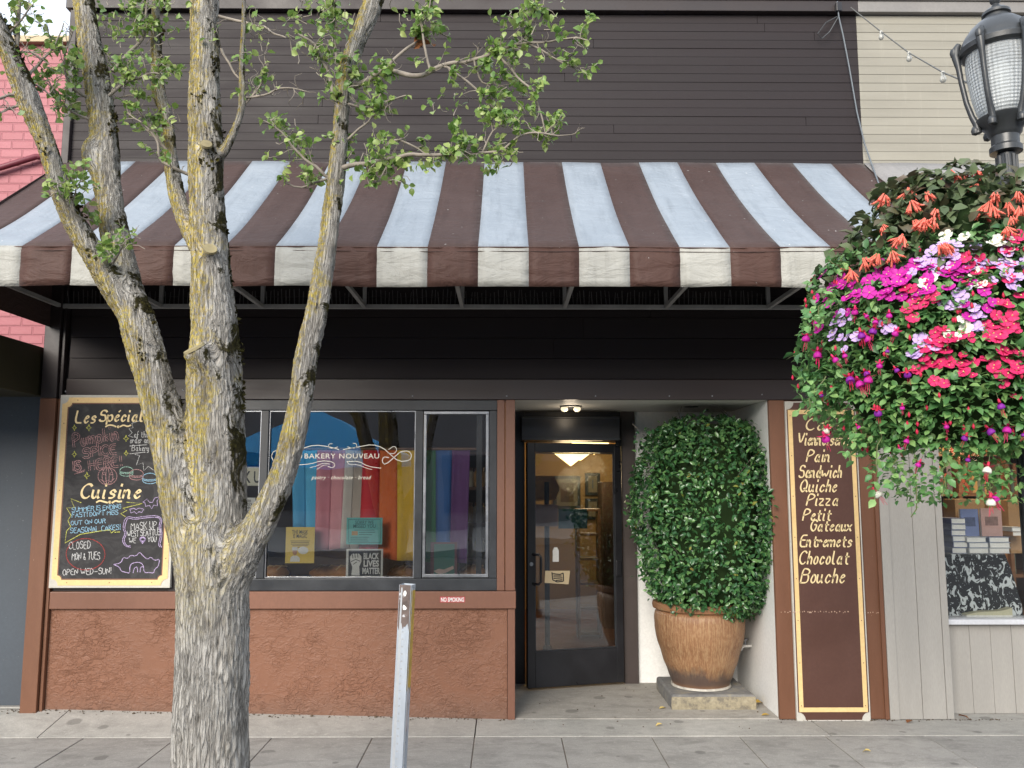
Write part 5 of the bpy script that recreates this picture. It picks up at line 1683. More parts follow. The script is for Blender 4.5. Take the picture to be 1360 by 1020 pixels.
# branches and leaves
M['twig'] = paint('twig_bark', (.24, .21, .175), .85, .35, 14, .3)
BR = [
 [(463, 118, 9, -2.74), (485, 108, 8, -2.76), (512, 96, 7.5, -2.79), (553, 100, 7, -2.83), (590, 88, 6, -2.86), (631, 79, 5.5, -2.89), (671, 64, 4.5, -2.92), (695, 57, 4, -2.94), (722, 57, 3.2, -2.96), (746, 51, 2.6, -2.98), (783, 52, 1.8, -3.0)],
 [(514, 95, 5, -2.79), (530, 71, 4.5, -2.8), (550, 60, 4, -2.8), (573, 40, 3, -2.78), (594, 49, 2, -2.78)],
 [(571, 93, 4, -2.84), (560, 40, 3, -2.86), (570, 15, 2, -2.87), (574, -10, 1.5, -2.88)],
 [(590, 88, 4, -2.86), (610, 101, 3.4, -2.87), (634, 122, 3, -2.88), (658, 146, 2.4, -2.9), (676, 160, 1.6, -2.9)],
 [(660, 66, 4, -2.9), (682, 98, 3.4, -2.92), (708, 122, 3, -2.94), (720, 156, 2.4, -2.95), (727, 178, 1.6, -2.95)],
 [(690, 60, 3.4, -2.93), (705, 30, 2.8, -2.95), (720, 8, 2.2, -2.97), (722, -10, 1.5, -2.98)],
 [(630, 80, 3, -2.89), (640, 110, 2.4, -2.86), (672, 106, 1.8, -2.84)],
 [(700, 56, 3, -2.94), (740, 78, 2.4, -2.96), (768, 92, 1.6, -2.97)],
 [(447, 224, 8, -2.74), (465, 221, 7.5, -2.76), (492, 216, 7, -2.8), (519, 208, 6, -2.83), (556, 205, 5.5, -2.86), (597, 205, 5, -2.89), (638, 203, 4, -2.92), (665, 199, 3.6, -2.94), (685, 184, 3, -2.96), (715, 176, 2.6, -2.98), (742, 179, 2, -3.0), (766, 176, 1.4, -3.0)],
 [(498, 214, 4, -2.8), (524, 186, 3.2, -2.8), (556, 198, 2.4, -2.8), (575, 215, 1.5, -2.8)],
 [(640, 203, 3, -2.92), (655, 175, 2.4, -2.93), (672, 160, 1.6, -2.93)],
 [(665, 199, 2.6, -2.94), (680, 215, 2, -2.94), (676, 222, 1.2, -2.94)],
 [(519, 208, 3, -2.82), (505, 238, 2.4, -2.84), (498, 246, 1.5, -2.84)],
 [(437, 236, 5, -2.75), (411, 216, 4, -2.78), (387, 193, 3.4, -2.8), (374, 176, 2.6, -2.82), (350, 160, 1.6, -2.84)],
 [(437, 236, 4, -2.75), (401, 248, 2.8, -2.78), (377, 243, 1.6, -2.8)],
 [(452, 150, 6, -2.76), (430, 84, 5, -2.78), (418, 60, 4, -2.8), (395, 45, 2.6, -2.82)],
 [(450, 110, 5, -2.75), (447, 60, 4.4, -2.76), (446, 0, 4, -2.77), (447, -40, 3, -2.78)],
 [(455, 140, 4, -2.74), (495, 140, 3, -2.78), (540, 125, 2, -2.8)],
 [(455, 190, 4, -2.74), (490, 160, 3, -2.76), (505, 120, 2, -2.77)],
 [(280, 20, 5, -2.5), (345, 35, 3.5, -2.55), (380, 50, 2, -2.6)],
 [(294, 65, 4, -2.52), (312, 98, 3, -2.54), (330, 110, 1.6, -2.56)],
 [(320, 130, 4, -2.58), (352, 126, 3, -2.62), (372, 118, 2.4, -2.64), (408, 122, 1.6, -2.66)],
 [(318, 150, 3.4, -2.58), (345, 110, 2.4, -2.6), (356, 85, 1.5, -2.62)],
 [(150, 95, 6, -2.45), (172, 70, 5, -2.42), (190, 45, 4, -2.4), (196, 0, 3, -2.4), (204, -30, 2, -2.4)],
 [(140, 130, 5, -2.5), (172, 108, 4, -2.48), (206, 98, 3, -2.5), (218, 100, 1.8, -2.5)],
 [(232, 215, 5, -2.42), (205, 175, 5, -2.42), (188, 150, 4, -2.44), (180, 128, 2.6, -2.45), (150, 132, 1.6, -2.46)],
 [(252, 232, 5, -2.5), (215, 215, 4, -2.52), (208, 190, 3.4, -2.54), (190, 165, 2.4, -2.56), (168, 150, 1.4, -2.56)],
 [(125, 130, 5, -2.5), (100, 120, 4, -2.55), (85, 85, 3, -2.6), (98, 40, 2, -2.6)],
 [(128, 160, 4, -2.5), (98, 150, 3.4, -2.56), (78, 128, 2.4, -2.6), (60, 98, 1.5, -2.62)],
 [(25, 105, 7, -2.78), (22, 60, 6, -2.8), (25, 10, 5, -2.82), (22, -20, 4, -2.82)],
 [(28, 118, 5, -2.78), (55, 80, 3.4, -2.76), (72, 60, 2.4, -2.74), (86, 30, 1.5, -2.72)],
 [(18, 95, 5, -2.8), (10, 50, 4, -2.82), (30, 25, 2.8, -2.84), (45, 5, 1.6, -2.85)],
 [(35, 130, 5, -2.78), (12, 125, 4, -2.82), (-8, 130, 3, -2.85)],
 [(40, 140, 4, -2.78), (10, 145, 3.2, -2.8), (-4, 152, 2, -2.82)],
 [(40, 110, 3.4, -2.76), (58, 118, 2.6, -2.74), (70, 128, 1.5, -2.73)],
 [(15, 75, 4, -2.8), (40, 68, 2.6, -2.78), (66, 86, 1.5, -2.76)],
 [(90, 275, 3, -2.75), (75, 255, 2.2, -2.8), (66, 262, 1.4, -2.82)],
 [(124, 295, 2.4, -2.66), (100, 285, 2.2, -2.74), (100, 250, 1.8, -2.78), (112, 240, 1.2, -2.78)],
 [(150, 350, 3, -2.68), (160, 330, 2.2, -2.72), (172, 312, 1.5, -2.74)],
]
for i, bp in enumerate(BR):
    P, Rr = limb(bp)
    P, Rr = smooth_path(P, Rr, .02)
    for j in range(1, len(P)):
        P[j] = P[j] + Vector((mn.noise(P[j] * 14), mn.noise(P[j] * 14 + Vector((9, 0, 0))), mn.noise(P[j] * 14 + Vector((0, 9, 0))))) * .010
    b = MB(); b.tube(P, Rr, 7)
    BR[i] = (P, Rr)
    b.build('branch', M['twig'], tree, smooth=70)
# twigs along the branches; leaves sit on the outer ends
LEAVES = []
twb = MB()
def grow(p, d, ln, r, leafy, depth=0):
    pts, q = [p], p
    dd = d.normalized()
    n_ = 4
    leafy = leafy * 1.15
    for i in range(n_):
        dd = (dd + Vector(rnd_unit(1)[0]) * .45 + Vector((0, 0, .10))).normalized()
        q = q + dd * ln / n_
        pts.append(q)
        if depth < 1 and random.random() < .5:
            grow(q, dd + Vector(rnd_unit(1)[0]) * 1.1, ln * .6, r * .7, leafy, depth + 1)
    twb.tube(pts, [r * (1 - .6 * i / n_) for i in range(n_ + 1)], 5)
    if leafy > 0:
        for i, q in enumerate(pts[1:]):
            m = np.random.poisson(leafy * (.5 + i * .5)) if False else int(leafy * (.4 + i * .45) + rng.random())
            for _ in range(m):
                LEAVES.append((q, dd))
leafy_of = {}
dens = [.70, .80, .8, .85, .8, .9, .6, .5, .75, .55, .8, .6, .8, .7, .8, .9, .7, .9, .75, .15, .35, .05, .1, .85, .9, .65, .6, .8, .75, .25, .3, .4, .05, .05, .25, .3, .6, .6, .9]
for (P, Rr), L_ in zip(BR, dens):
    ln = sum((P[i + 1] - P[i]).length for i in range(len(P) - 1))
    m = int(ln / .032) + 1
    for _ in range(m):
        u = random.random() ** .75
        i = min(len(P) - 2, int(u * (len(P) - 1)))
        t = (P[i + 1] - P[i]).normalized()
        d = Vector(rnd_unit(1)[0]) + t * .5 + Vector((0, -.15, .15))
        grow(P[i], d, random.uniform(.03, .105), .0022, L_ if random.random() < .80 else 0)
    for _ in range(int(3 * L_ + .5)):
        LEAVES.append((P[-1], (P[-1] - P[-2]).normalized()))
# extra leafy sprays where the photo's crown is thick
for cx, cy, rx, ry, Y, m in ((190, 30, 60, 40, -2.4, 80), (185, 95, 45, 26, -2.5, 70), (85, 120, 18, 40, -2.55, 55), (215, 155, 28, 14, -2.45, 24), (320, 75, 18, 14, -2.55, 10), (420, 40, 45, 40, -2.8, 90), (470, 100, 45, 40, -2.8, 80), (165, 315, 18, 16, -2.74, 26), (640, 200, 50, 16, -2.93, 40), (505, 222, 45, 22, -2.84, 50), (720, 20, 45, 24, -2.95, 40), (690, 110, 35, 30, -2.93, 36), (540, 20, 30, 24, -2.8, 16), (374, 170, 24, 20, -2.81, 12), (150, 10, 40, 30, -2.3, 40), (590, 130, 40, 24, -2.86, 22), (440, 15, 30, 30, -2.75, 40), (-150, -320, 120, 120, -2.9, 170), (70, -420, 130, 150, -2.35, 260), (280, -440, 150, 170, -2.4, 320), (590, -380, 140, 130, -2.65, 260), (430, -200, 110, 60, -2.7, 90), (170, -160, 90, 60, -2.3, 90)):
    for _ in range(m):
        a, r = random.uniform(0, 6.28), math.sqrt(random.random())
        p = at(cx + rx * r * math.cos(a), cy + ry * r * math.sin(a), Y + random.uniform(-.12, .12))
        LEAVES.append((p, Vector(rnd_unit(1)[0])))
        if random.random() < .5:
            q = p + Vector(rnd_unit(1)[0]) * random.uniform(.03, .06)
            twb.tube([q, (p + q) / 2 + Vector(rnd_unit(1)[0]) * .008, p], [.0022, .0016, .001], 4)
twb.build('twigs', M['twig'], tree, smooth=70)
P = np.array([tuple(p) for p, d in LEAVES]); D = np.array([tuple(d) for p, d in LEAVES])
n = len(P)
D = D * .4 + rnd_unit(n) * .9 + np.array([0, -.15, -.15])
N = rnd_unit(n) * .9 + np.array([-.2, -.5, .75])
N /= np.linalg.norm(N, axis=1, keepdims=True)
b = MB(); leaf_mesh(b, P, D, N, rng.uniform(.017, .040, n), 1.3)
M['tleaf'] = leafmat('pear_leaf', (.10, .20, .04), (.21, .32, .075), (.40, .47, .16), .40, .5, .35)
b.build('leaves', M['tleaf'], tree, smooth=180)
b = MB(); pp = np.array([tuple(at(564 + random.uniform(-9, 9), 54 + random.uniform(-5, 5), -2.8)) for _ in range(9)])
leaf_mesh(b, pp, rnd_unit(9), rnd_unit(9), [.035] * 9, 1.1); b.build('dead_leaves', FL[1], tree)
print('TREE', n, 'leaves', len(tm.vertices), 'trunk verts', len(twb.v))

# ------------------------------------------------------------------ steel sign post
py = -2.9
pt, pb = at(541.5, 773, py), at(529, 1020, py)
ax = (pt - pb).normalized()
L_ = (pt.z + .15) / ax.z
base = pt - ax * L_
post = thing('sign_post', 'short galvanised square steel post without a sign, leaning in front of the shop', 'post', (base.x, py, 0))
ux_ = Vector((math.cos(R(-14)), math.sin(R(-14)), 0)); ux_ = (ux_ - ax * ux_.dot(ax)).normalized(); uy_ = ax.cross(ux_)
hw = .0225
b = MB()
cell = .0254
ncell = int(L_ / cell)
for fi, (nx_, tx_) in enumerate(((-uy_, ux_), (ux_, uy_), (uy_, -ux_), (-ux_, -uy_))):
    for i in range(ncell):
        z0, z1 = i * cell, (i + 1) * cell
        c = base + nx_ * hw + ax * ((z0 + z1) / 2)
        sq = [(-hw, -cell / 2), (0, -cell / 2), (hw, -cell / 2), (hw, 0), (hw, cell / 2), (0, cell / 2), (-hw, cell / 2), (-hw, 0)]
        oc = [(0.0034 * math.cos(R(225 + 45 * k)), 0.0034 * math.sin(R(225 + 45 * k))) for k in range(8)]
        vs = [tuple(c + tx_ * u + ax * v) for u, v in sq + oc] + [tuple(c + tx_ * u + ax * v - nx_ * .0022) for u, v in oc]
        fs = [(k, (k + 1) % 8, 8 + (k + 1) % 8, 8 + k) for k in range(8)] + [(8 + k, 8 + (k + 1) % 8, 16 + (k + 1) % 8, 16 + k) for k in range(8)]
        b.add(vs, fs)
M['galv'] = paint('galvanised_steel', (.34, .375, .42), .45, .14, 9, .05, metallic=.25, stretch=(1, 1, .3))
b.build('post', M['galv'], post)
b = MB(); b.tube([base + ax * .02, base + ax * (ncell * cell - .01)], .0288, 4); b.build('inner_liner', paint('tube_inside', (.36, .375, .39), .6), post)  # added liner in galvanised grey that backs the holes
def on_post(z0, z1, face, mat, name, w=.9, seed=1):
    nx_, tx_ = (-uy_, ux_) if face == 0 else (ux_, uy_)
    b = MB()
    rn = random.Random(seed)
    zt = ncell * cell
    k = 9
    lo = [(-hw * w + 2 * hw * w * i / k, zt - z1 + (rn.uniform(-.02, .02) if i not in (0,) else 0)) for i in range(k + 1)]
    hi = [(-hw * w, zt - z0), (hw * w, zt - z0)]
    o = base + nx_ * (hw + .0008)
    b.add([tuple(o + tx_ * u + ax * v) for u, v in lo + hi[::-1]], [tuple(range(len(lo) + 2))])
    b.build(name, mat, post)
on_post(.0, .145, 0, paint('old_sticker', (.115, .085, .075), .7, .5, 30, .1, wear=(.45, .45, .46), wear_amt=.60), 'sticker_remains', .93)
on_post(.02, .36, 1, paint('yellow_sticker', (.46, .29, .05), .6, .3, 14, .1, wear=(.14, .13, .12), wear_amt=.60), 'yellow_sticker', .9, 3)
on_post(.361, .52, 1, paint('torn_paper', (.40, .36, .36), .8, .35, 14, .1), 'paper_remains', .5, 5)
for zc in (.03, .08):
    b = MB(); c = base + ax * (ncell * cell - zc) - uy_ * (hw + .0012)
    b.add([tuple(c + ux_ * (.011 * math.cos(a) * random.uniform(.4, 1)) + ax * (.013 * math.sin(a) * random.uniform(.4, 1))) for a in np.linspace(0, 6.28, 10)[:-1]], [tuple(range(9))])
    b.build('sticker_scrap', M['paper'], post)
# ------------------------------------------------------------------ bush in a glazed pot on a stone slab
PY = .52
pc = at(931, 917, PY)
PX = pc.x
p0, p1 = ground(899, 945, .006), ground(1000, 943, .006)
zt = .006 + .10
slab = thing('stone_slab', 'square grey stone slab under the big terracotta pot', 'slab', ((p0.x + p1.x) / 2, PY, .006))
b = MB()
def slab_ring(z, e):
    v = []
    for cx, cy in ((-1, -1), (1, -1), (1, 1), (-1, 1)):
        v.append((slab.location.x + cx * (.30 - e) , PY + cy * (.30 - e), z))
    return v
n = 14
vs = []
for z, e in ((.006, .0), (.055, -.004), (zt - .012, 0), (zt, .016)):
    ring = slab_ring(z, e)
    for k in range(4):
        a, c = Vector(ring[k]), Vector(ring[(k + 1) % 4])
        for i in range(n):
            p = a.lerp(c, i / n)
            q = p + Vector((mn.noise(p * 16), mn.noise(p * 16 + Vector((5, 0, 0))), 0)) * .008
            vs.append(tuple(q))
m = 4 * n
b.add(vs, [(r * m + k, r * m + (k + 1) % m, (r + 1) * m + (k + 1) % m, (r + 1) * m + k) for r in range(3) for k in range(m)] + [tuple(3 * m + k for k in range(m))])
def stone_mat():
    k = NT('weathered_stone')
    co = k.co()
    a = k.noise(co, 7, 6, .7)
    col = k.ramp(a, [(.3, (.10, .10, .105)), (.55, (.20, .195, .185)), (.75, (.33, .29, .20))])
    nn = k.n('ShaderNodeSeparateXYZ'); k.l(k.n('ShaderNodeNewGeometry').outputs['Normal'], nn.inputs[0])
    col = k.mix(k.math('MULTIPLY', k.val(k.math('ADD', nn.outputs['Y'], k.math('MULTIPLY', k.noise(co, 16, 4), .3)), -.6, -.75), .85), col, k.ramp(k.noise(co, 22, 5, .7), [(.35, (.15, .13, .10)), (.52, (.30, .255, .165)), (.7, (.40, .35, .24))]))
    return k.set(col, .85, k.bump(k.noise(co, 45, 5, .7), .5, .006))
b.build('slab', stone_mat(), slab, smooth=30)
pot = thing('terracotta_pot', 'large ribbed terracotta pot holding a clipped bush by the door', 'plant pot', (PX, PY, zt))
zr = at(931, 797, PY).z
H = zr - zt
rr = 57.5 * S(PY)
prof = [(.0, .0), (.60, .0), (.62, .02), (.66, .08), (.80, .28), (.93, .50), (1.0, .68), (1.01, .78), (.985, .86), (.95, .895), (.965, .905), (1.03, .915), (1.045, .955), (1.03, .99), (.98, 1.0), (.90, .99), (.88, .93), (.86, .85), (.0, .84)]
N_ = 120
b = MB()
P = [(r * rr, z * H) for r, z in prof]
# resample the belly finely so that the comb-marked ribs can be carved
fine = []
for (r0, z0), (r1, z1) in zip(P[:-1], P[1:]):
    k = max(1, int(math.hypot(r1 - r0, z1 - z0) / .025))
    fine += [(r0 + (r1 - r0) * i / k, z0 + (z1 - z0) * i / k) for i in range(k)]
fine.append(P[-1])
vs = []
for r, z in fine:
    for k in range(N_):
        a = 2 * math.pi * k / N_
        belly = 1 if .10 * H < z < .84 * H and r > .5 * rr else 0
        d = belly * (.0022 * math.sin(k * math.pi) + .0025 * mn.noise(Vector((math.cos(a) * 9, math.sin(a) * 9, z * 3))) - .005 * math.exp(-((z / H - .56) / .012) ** 2) - .004 * math.exp(-((z / H - .74) / .010) ** 2) + .002 * math.sin(z * 190))
        vs.append((PX + (r + d) * math.cos(a), PY + (r + d) * math.sin(a), zt + z))
b.add(vs, [(i * N_ + k, i * N_ + (k + 1) % N_, (i + 1) * N_ + (k + 1) % N_, (i + 1) * N_ + k) for i in range(len(fine) - 1) for k in range(N_)])
def pot_mat():
    k = NT('ribbed_terracotta')
    sp = k.n('ShaderNodeSeparateXYZ'); k.l(k.n('ShaderNodeTexCoord').outputs['Object'], sp.inputs[0])
    ang = k.math('ARCTAN2', sp.outputs['Y'], sp.outputs['X'])
    cb = k.n('ShaderNodeCombineXYZ')
    k.l(k.math('MULTIPLY', ang, 26), cb.inputs['X']); k.l(k.math('MULTIPLY', sp.outputs['Z'], 26), cb.inputs['Y'])
    rib = k.noise(cb.outputs[0], 1.0, 4, .7)
    cb2 = k.n('ShaderNodeCombineXYZ')
    k.l(k.math('MULTIPLY', ang, 42), cb2.inputs['X']); k.l(k.math('MULTIPLY', sp.outputs['Z'], 5), cb2.inputs['Y'])
    rib2 = k.noise(cb2.outputs[0], 1.0, 3, .65)
    co = k.co()
    blot = k.noise(co, 4.5, 5, .65)
    z = sp.outputs['Z']
    belly = k.math('MULTIPLY', k.val(z, .07, .12), k.val(z, H * .90, H * .86))
    col = k.ramp(blot, [(.3, (.20, .092, .044)), (.55, (.27, .138, .068)), (.75, (.33, .195, .10))])
    pale = k.math('MULTIPLY', k.val(k.math('ADD', rib, k.math('MULTIPLY', k.math('SUBTRACT', rib2, .5), .9)), .44, .62), belly)
    col = k.mix(k.math('MULTIPLY', pale, .5), col, (.43, .29, .155))
    dk_ = k.math('MULTIPLY', k.val(k.math('ADD', rib2, k.math('MULTIPLY', rib, .3)), .62, .46), belly)
    col = k.mix(k.math('MULTIPLY', dk_, .38), col, (.14, .062, .028))
    # mineral bloom and dark tide marks low on the pot
    st = k.math('ADD', z, k.math('MULTIPLY', k.noise(k.co((1, 1, .5)), 6.5, 5, .7), .30))
    col = k.mix(k.math('MULTIPLY', k.math('MULTIPLY', k.val(st, .31, .24), k.val(z, .0, .05)), .75), col, (.06, .055, .056))
    n1 = k.bump(k.math('MULTIPLY', k.math('ADD', rib2, k.math('MULTIPLY', rib, .6)), belly), .7, .008)
    return k.set(col, .42, k.bump(k.noise(co, 80, 3), .15, .003, n1), Specular_IOR_Level=.4)
b.build('pot', pot_mat(), pot, smooth=50)
b = MB(); b.lathe([(.60 * rr, .0), (.66 * rr, .004), (.655 * rr, .018), (.615 * rr, .02)], (PX, PY, zt + .0005), 40)
b.build('salt_ring', paint('lime_ring', (.52, .49, .43), .8, .3, 22, .2), pot, smooth=50)
b = MB(); b.lathe([(.0, .0), (.86 * rr, .0), (.86 * rr, .02), (0, .03)], (PX, PY, zt + H * .842), 30); b.build('soil', M['dirt'], pot)

bush = thing('potted_bush', 'dense dark green glossy leaved bush growing out of the terracotta pot', 'bush', (PX, PY, zt + H * .86))
zb0, zb1 = at(930, 812, PY).z, at(930, 556, PY).z
def bush_r(z, a):
    """radius of the clipped column, bulging to the sides and flattened against the wall"""
    s = (z - zb0) / (zb1 - zb0)
    keys = [(0, .30), (.04, .38), (.10, .44), (.17, .50), (.28, .56), (.45, .60), (.60, .60), (.72, .57), (.82, .51), (.90, .43), (.96, .33), (1.0, .20)]
    for (s0, r0), (s1, r1) in zip(keys[:-1], keys[1:]):
        if s <= s1:
            r = r0 + (r1 - r0) * max(0, (s - s0)) / (s1 - s0)
            break
    else:
        r = .2
    r *= 1.0 + .10 * mn.noise(Vector((math.cos(a) * 2.2, math.sin(a) * 2.2, z * 3.1))) + .08 * mn.noise(Vector((math.cos(a) * 5, math.sin(a) * 5, z * 7)))
    ca, sa = math.cos(a), math.sin(a)
    x, y = r * .93 * math.copysign(abs(ca) ** .82, ca), r * .95 * math.copysign(abs(sa) ** .82, sa)
    return x + .075, y
def clampb(x, y):
    x = PX + .01 + x
    return min(x, X_R1 - .012 - .01 * random.random()) if y + PY > -.0 else min(x, X_R1 + .05), min(PY + y, RD - .02)
b = MB()
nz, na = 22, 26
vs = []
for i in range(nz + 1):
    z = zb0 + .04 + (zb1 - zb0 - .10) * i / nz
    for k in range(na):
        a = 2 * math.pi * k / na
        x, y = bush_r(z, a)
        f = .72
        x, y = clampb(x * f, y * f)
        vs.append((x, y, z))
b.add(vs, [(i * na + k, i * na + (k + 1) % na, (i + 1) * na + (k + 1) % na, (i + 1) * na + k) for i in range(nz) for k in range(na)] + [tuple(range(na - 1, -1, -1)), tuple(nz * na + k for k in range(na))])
b.build('dark_core', leafmat('inner_foliage', (.012, .028, .010), (.018, .036, .012), (.028, .042, .016), .9, .1, .0), bush, smooth=180)  # solid dark core added behind the leaves, not separate twigs
b = MB()
for k in range(46):
    a = random.uniform(0, 6.28); z = random.uniform(zb0, zb1 - .05)
    x, y = bush_r(z, a); x, y = clampb(x * .97, y * .97)
    z0 = z - random.uniform(.08, .25)
    b.tube([(PX + (x - PX) * .5, PY + (y - PY) * .5, max(z0, zb0)), (PX + (x - PX) * .8, PY + (y - PY) * .8, (z0 + z) / 2 + .02), (x, y, z)], [.006, .004, .002], 5)
for k in range(5):
    a = k * 1.3
    b.tube([(PX + .05 * math.cos(a), PY + .05 * math.sin(a), zt + H * .85), (PX + .09 * math.cos(a), PY + .09 * math.sin(a), zb0 + .2), (PX + .2 * math.cos(a), PY + .2 * math.sin(a), zb1 - .2)], [.016, .014, .006], 7)
b.build('stem', M['twig'], bush, smooth=70)
P, D, N, Z = [], [], [], []
cnt = 0
while cnt < 8800:
    z = random.uniform(zb0 - .02, zb1 + .0)
    a = random.uniform(0, 6.28)
    if math.sin(a) > .55 and random.random() < .75:
        continue
    x, y = bush_r(z, a)
    f = 1.0 - abs(random.gauss(0, .085)) + .02 + (random.uniform(.02, .12) if random.random() < .07 else 0)
    o = Vector((math.cos(a), math.sin(a) * .9, (z - (zb0 + zb1) / 2) * .5))
    cl = mn.noise(Vector((x * 9, y * 9, z * 9)))
    if cl < -.28 and random.random() < .7:
        continue
    xx, yy = clampb(x * f, y * f)
    P.append((xx, yy, z)); cnt += 1
    t = Vector(rnd_unit(1)[0])
    D.append(tuple(o * .55 + t * .8 + Vector((0, 0, -.1))))
    N.append(tuple(o * .8 + Vector(rnd_unit(1)[0]) * .65 + Vector((0, 0, .5))))
    Z.append(random.uniform(.028, .053))
# loose shoots on the top and the left side
for px, py_, m in ((856, 578, 16), (850, 590, 10), (868, 600, 14), (880, 575, 22), (895, 570, 25), (848, 650, 12), (846, 690, 12), (853, 760, 12), (866, 790, 10), (1018, 570, 10), (1030, 650, 14), (1034, 715, 12), (935, 556, 24), (985, 566, 20), (905, 800, 22), (960, 806, 25), (935, 812, 12), (884, 805, 8)):
    for _ in range(m):
        Yq = PY - random.uniform(.1, .34)
        p = at(px + random.gauss(0, 5), py_ + random.gauss(0, 6), Yq)
        P.append((min(p.x, X_R1 + .03 if Yq < 0 else X_R1 - .01), p.y, p.z)); D.append(tuple(rnd_unit(1)[0])); N.append(tuple(Vector(rnd_unit(1)[0]) + Vector((0, -.8, .6)))); Z.append(random.uniform(.028, .045))
N = np.array(N); N /= np.linalg.norm(N, axis=1, keepdims=True)
b = MB(); leaf_mesh(b, np.array(P), np.array(D), N, Z, .95)
b.build('leaves', leafmat('glossy_leaf', (.022, .078, .028), (.056, .165, .052), (.16, .31, .10), .28, .6, .16), bush, smooth=180)
n = 46
Py, Dy, Ny = [], [], []
for _ in range(n):
    z = random.uniform(zb0, zb1); a = random.uniform(math.pi, 2 * math.pi)
    x, y = bush_r(z, a); x, y = clampb(x * 1.0, y * 1.0)
    Py.append((x, y, z)); Dy.append(tuple(rnd_unit(1)[0] + np.array([0, -.3, -.4]))); Ny.append((0, -.8, .6))
b = MB(); leaf_mesh(b, np.array(Py), np.array(Dy), np.array(Ny), rng.uniform(.03, .05, n), .9)
b.build('yellowed_leaves', leafmat('yellowed_leaf', (.16, .20, .03), (.24, .26, .05), (.28, .22, .06), .5, .4, .25), bush, smooth=180)
b = MB()
for pts in ([(900, 545), (903, 556), (912, 566)], [(955, 540), (968, 552), (975, 565)], [(1000, 536), (1004, 548), (1000, 560)], [(840, 563), (852, 574), (868, 578)], [(1014, 540), (1006, 552), (997, 566)], [(905, 540), (902, 552), (906, 562)]):
    b.tube([at(x, y, PY - .12 + .02 * i) for i, (x, y) in enumerate(pts)], [.0028, .002, .0014], 5)
b.build('tendril', M['twig'], bush)

# ------------------------------------------------------------------ street lamp
LY = -2.4
lp = at(1339, 240, LY)
LX = lp.x
def lz(py): return at(1340, py, LY).z
lamp = thing('street_lamp', 'black cast iron lamp post with acorn lantern and side arm', 'street lamp', (LX, LY, 0))
k_ = S(LY) * 0.98
cast = paint('cast_iron_paint', (.030, .033, .036), .38, .25, 8, .12, fine=90, spec=.5)
b = MB()
b.lathe([(.16, 0), (.16, .05), (.13, .09), (.11, .35), (.085, .45), (.07, .5), (.048, .55)], (LX, LY, 0), 24)
b.lathe([(.040, .551), (.036, lz(205))], (LX, LY, 0), 20)
for k in range(8):
    a = k * math.pi / 4 + .2
    b.tube([(LX + .040 * math.cos(a), LY + .040 * math.sin(a), .56), (LX + .037 * math.cos(a), LY + .037 * math.sin(a), lz(208))], .0085, 6)
b.build('post', cast, lamp, smooth=40)
# collar and cup
b = MB()
b.lathe([(13 * k_, lz(204)), (21 * k_, lz(203)), (21 * k_, lz(196)), (18 * k_, lz(193)), (18 * k_, lz(182)), (22 * k_, lz(178)), (23 * k_, lz(172)), (33 * k_, lz(164)), (36 * k_, lz(158)), (31 * k_, lz(155))], (LX, LY, 0), 28)
b.build('collar', cast, lamp, smooth=40)
def globe_mat():
    k = NT('prismatic_globe')
    sp = k.n('ShaderNodeSeparateXYZ'); k.l(k.n('ShaderNodeTexCoord').outputs['Object'], sp.inputs[0])
    ang = k.math('ARCTAN2', sp.outputs['Y'], sp.outputs['X'])
    h = k.math('ADD', k.math('SINE', k.math('MULTIPLY', ang, 46)), k.math('SINE', k.math('MULTIPLY', sp.outputs['Z'], 420)))
    nrm = k.bump(h, .5, .004)
    k.set((.70, .74, .76), .16, nrm, Specular_IOR_Level=.6)
    tr = k.n('ShaderNodeBsdfTransparent'); tr.inputs[0].default_value = (.86, .89, .92, 1)
    tl = k.n('ShaderNodeBsdfTranslucent'); tl.inputs[0].default_value = (.75, .78, .8, 1)
    m1 = k.n('ShaderNodeMixShader'); m1.inputs[0].default_value = .40
    k.l(k.b.outputs[0], m1.inputs[1]); k.l(tl.outputs[0], m1.inputs[2])
    m2 = k.n('ShaderNodeMixShader'); m2.inputs[0].default_value = .36
    k.l(m1.outputs[0], m2.inputs[1]); k.l(tr.outputs[0], m2.inputs[2])
    k.l(m2.outputs[0], k.out.inputs[0])
    return k.m
gp = [(28, 157), (34, 145), (39, 125), (43, 100), (44.5, 84), (43, 70), (40, 66)]
b = MB(); b.lathe([(r * k_, lz(p)) for r, p in gp], (LX, LY, 0), 48)
b.build('globe', globe_mat(), lamp, smooth=180)
b = MB(); b.lathe([(0, lz(154)), (10 * k_, lz(154)), (11 * k_, lz(140)), (14 * k_, lz(122)), (14 * k_, lz(92)), (9 * k_, lz(80)), (0, lz(79))], (LX, LY, 0), 20)
b.build('lamp_tube', paint('lamp_refractor', (.66, .64, .58), .25, .15, 6), lamp, smooth=60)
b = MB()
b.lathe([(47 * k_, lz(72)), (51 * k_, lz(69)), (52 * k_, lz(63)), (49 * k_, lz(60)), (48 * k_, lz(55)), (44 * k_, lz(48)), (36 * k_, lz(38)), (26 * k_, lz(30)), (17 * k_, lz(25.5)), (16 * k_, lz(22)), (19 * k_, lz(20.5)), (18.5 * k_, lz(17)), (13 * k_, lz(13)), (6 * k_, lz(9)), (4.5 * k_, lz(6))], (LX, LY, 0), 32)
b.build('cap', cast, lamp, smooth=35)
b = MB(); b.lathe([(4.4 * k_, lz(5.9)), (7 * k_, lz(3)), (7.5 * k_, lz(-1)), (5 * k_, lz(-6)), (1.5 * k_, lz(-10)), (0, lz(-11))], (LX, LY, 0), 16)
b.build('finial', cast, lamp, smooth=50)
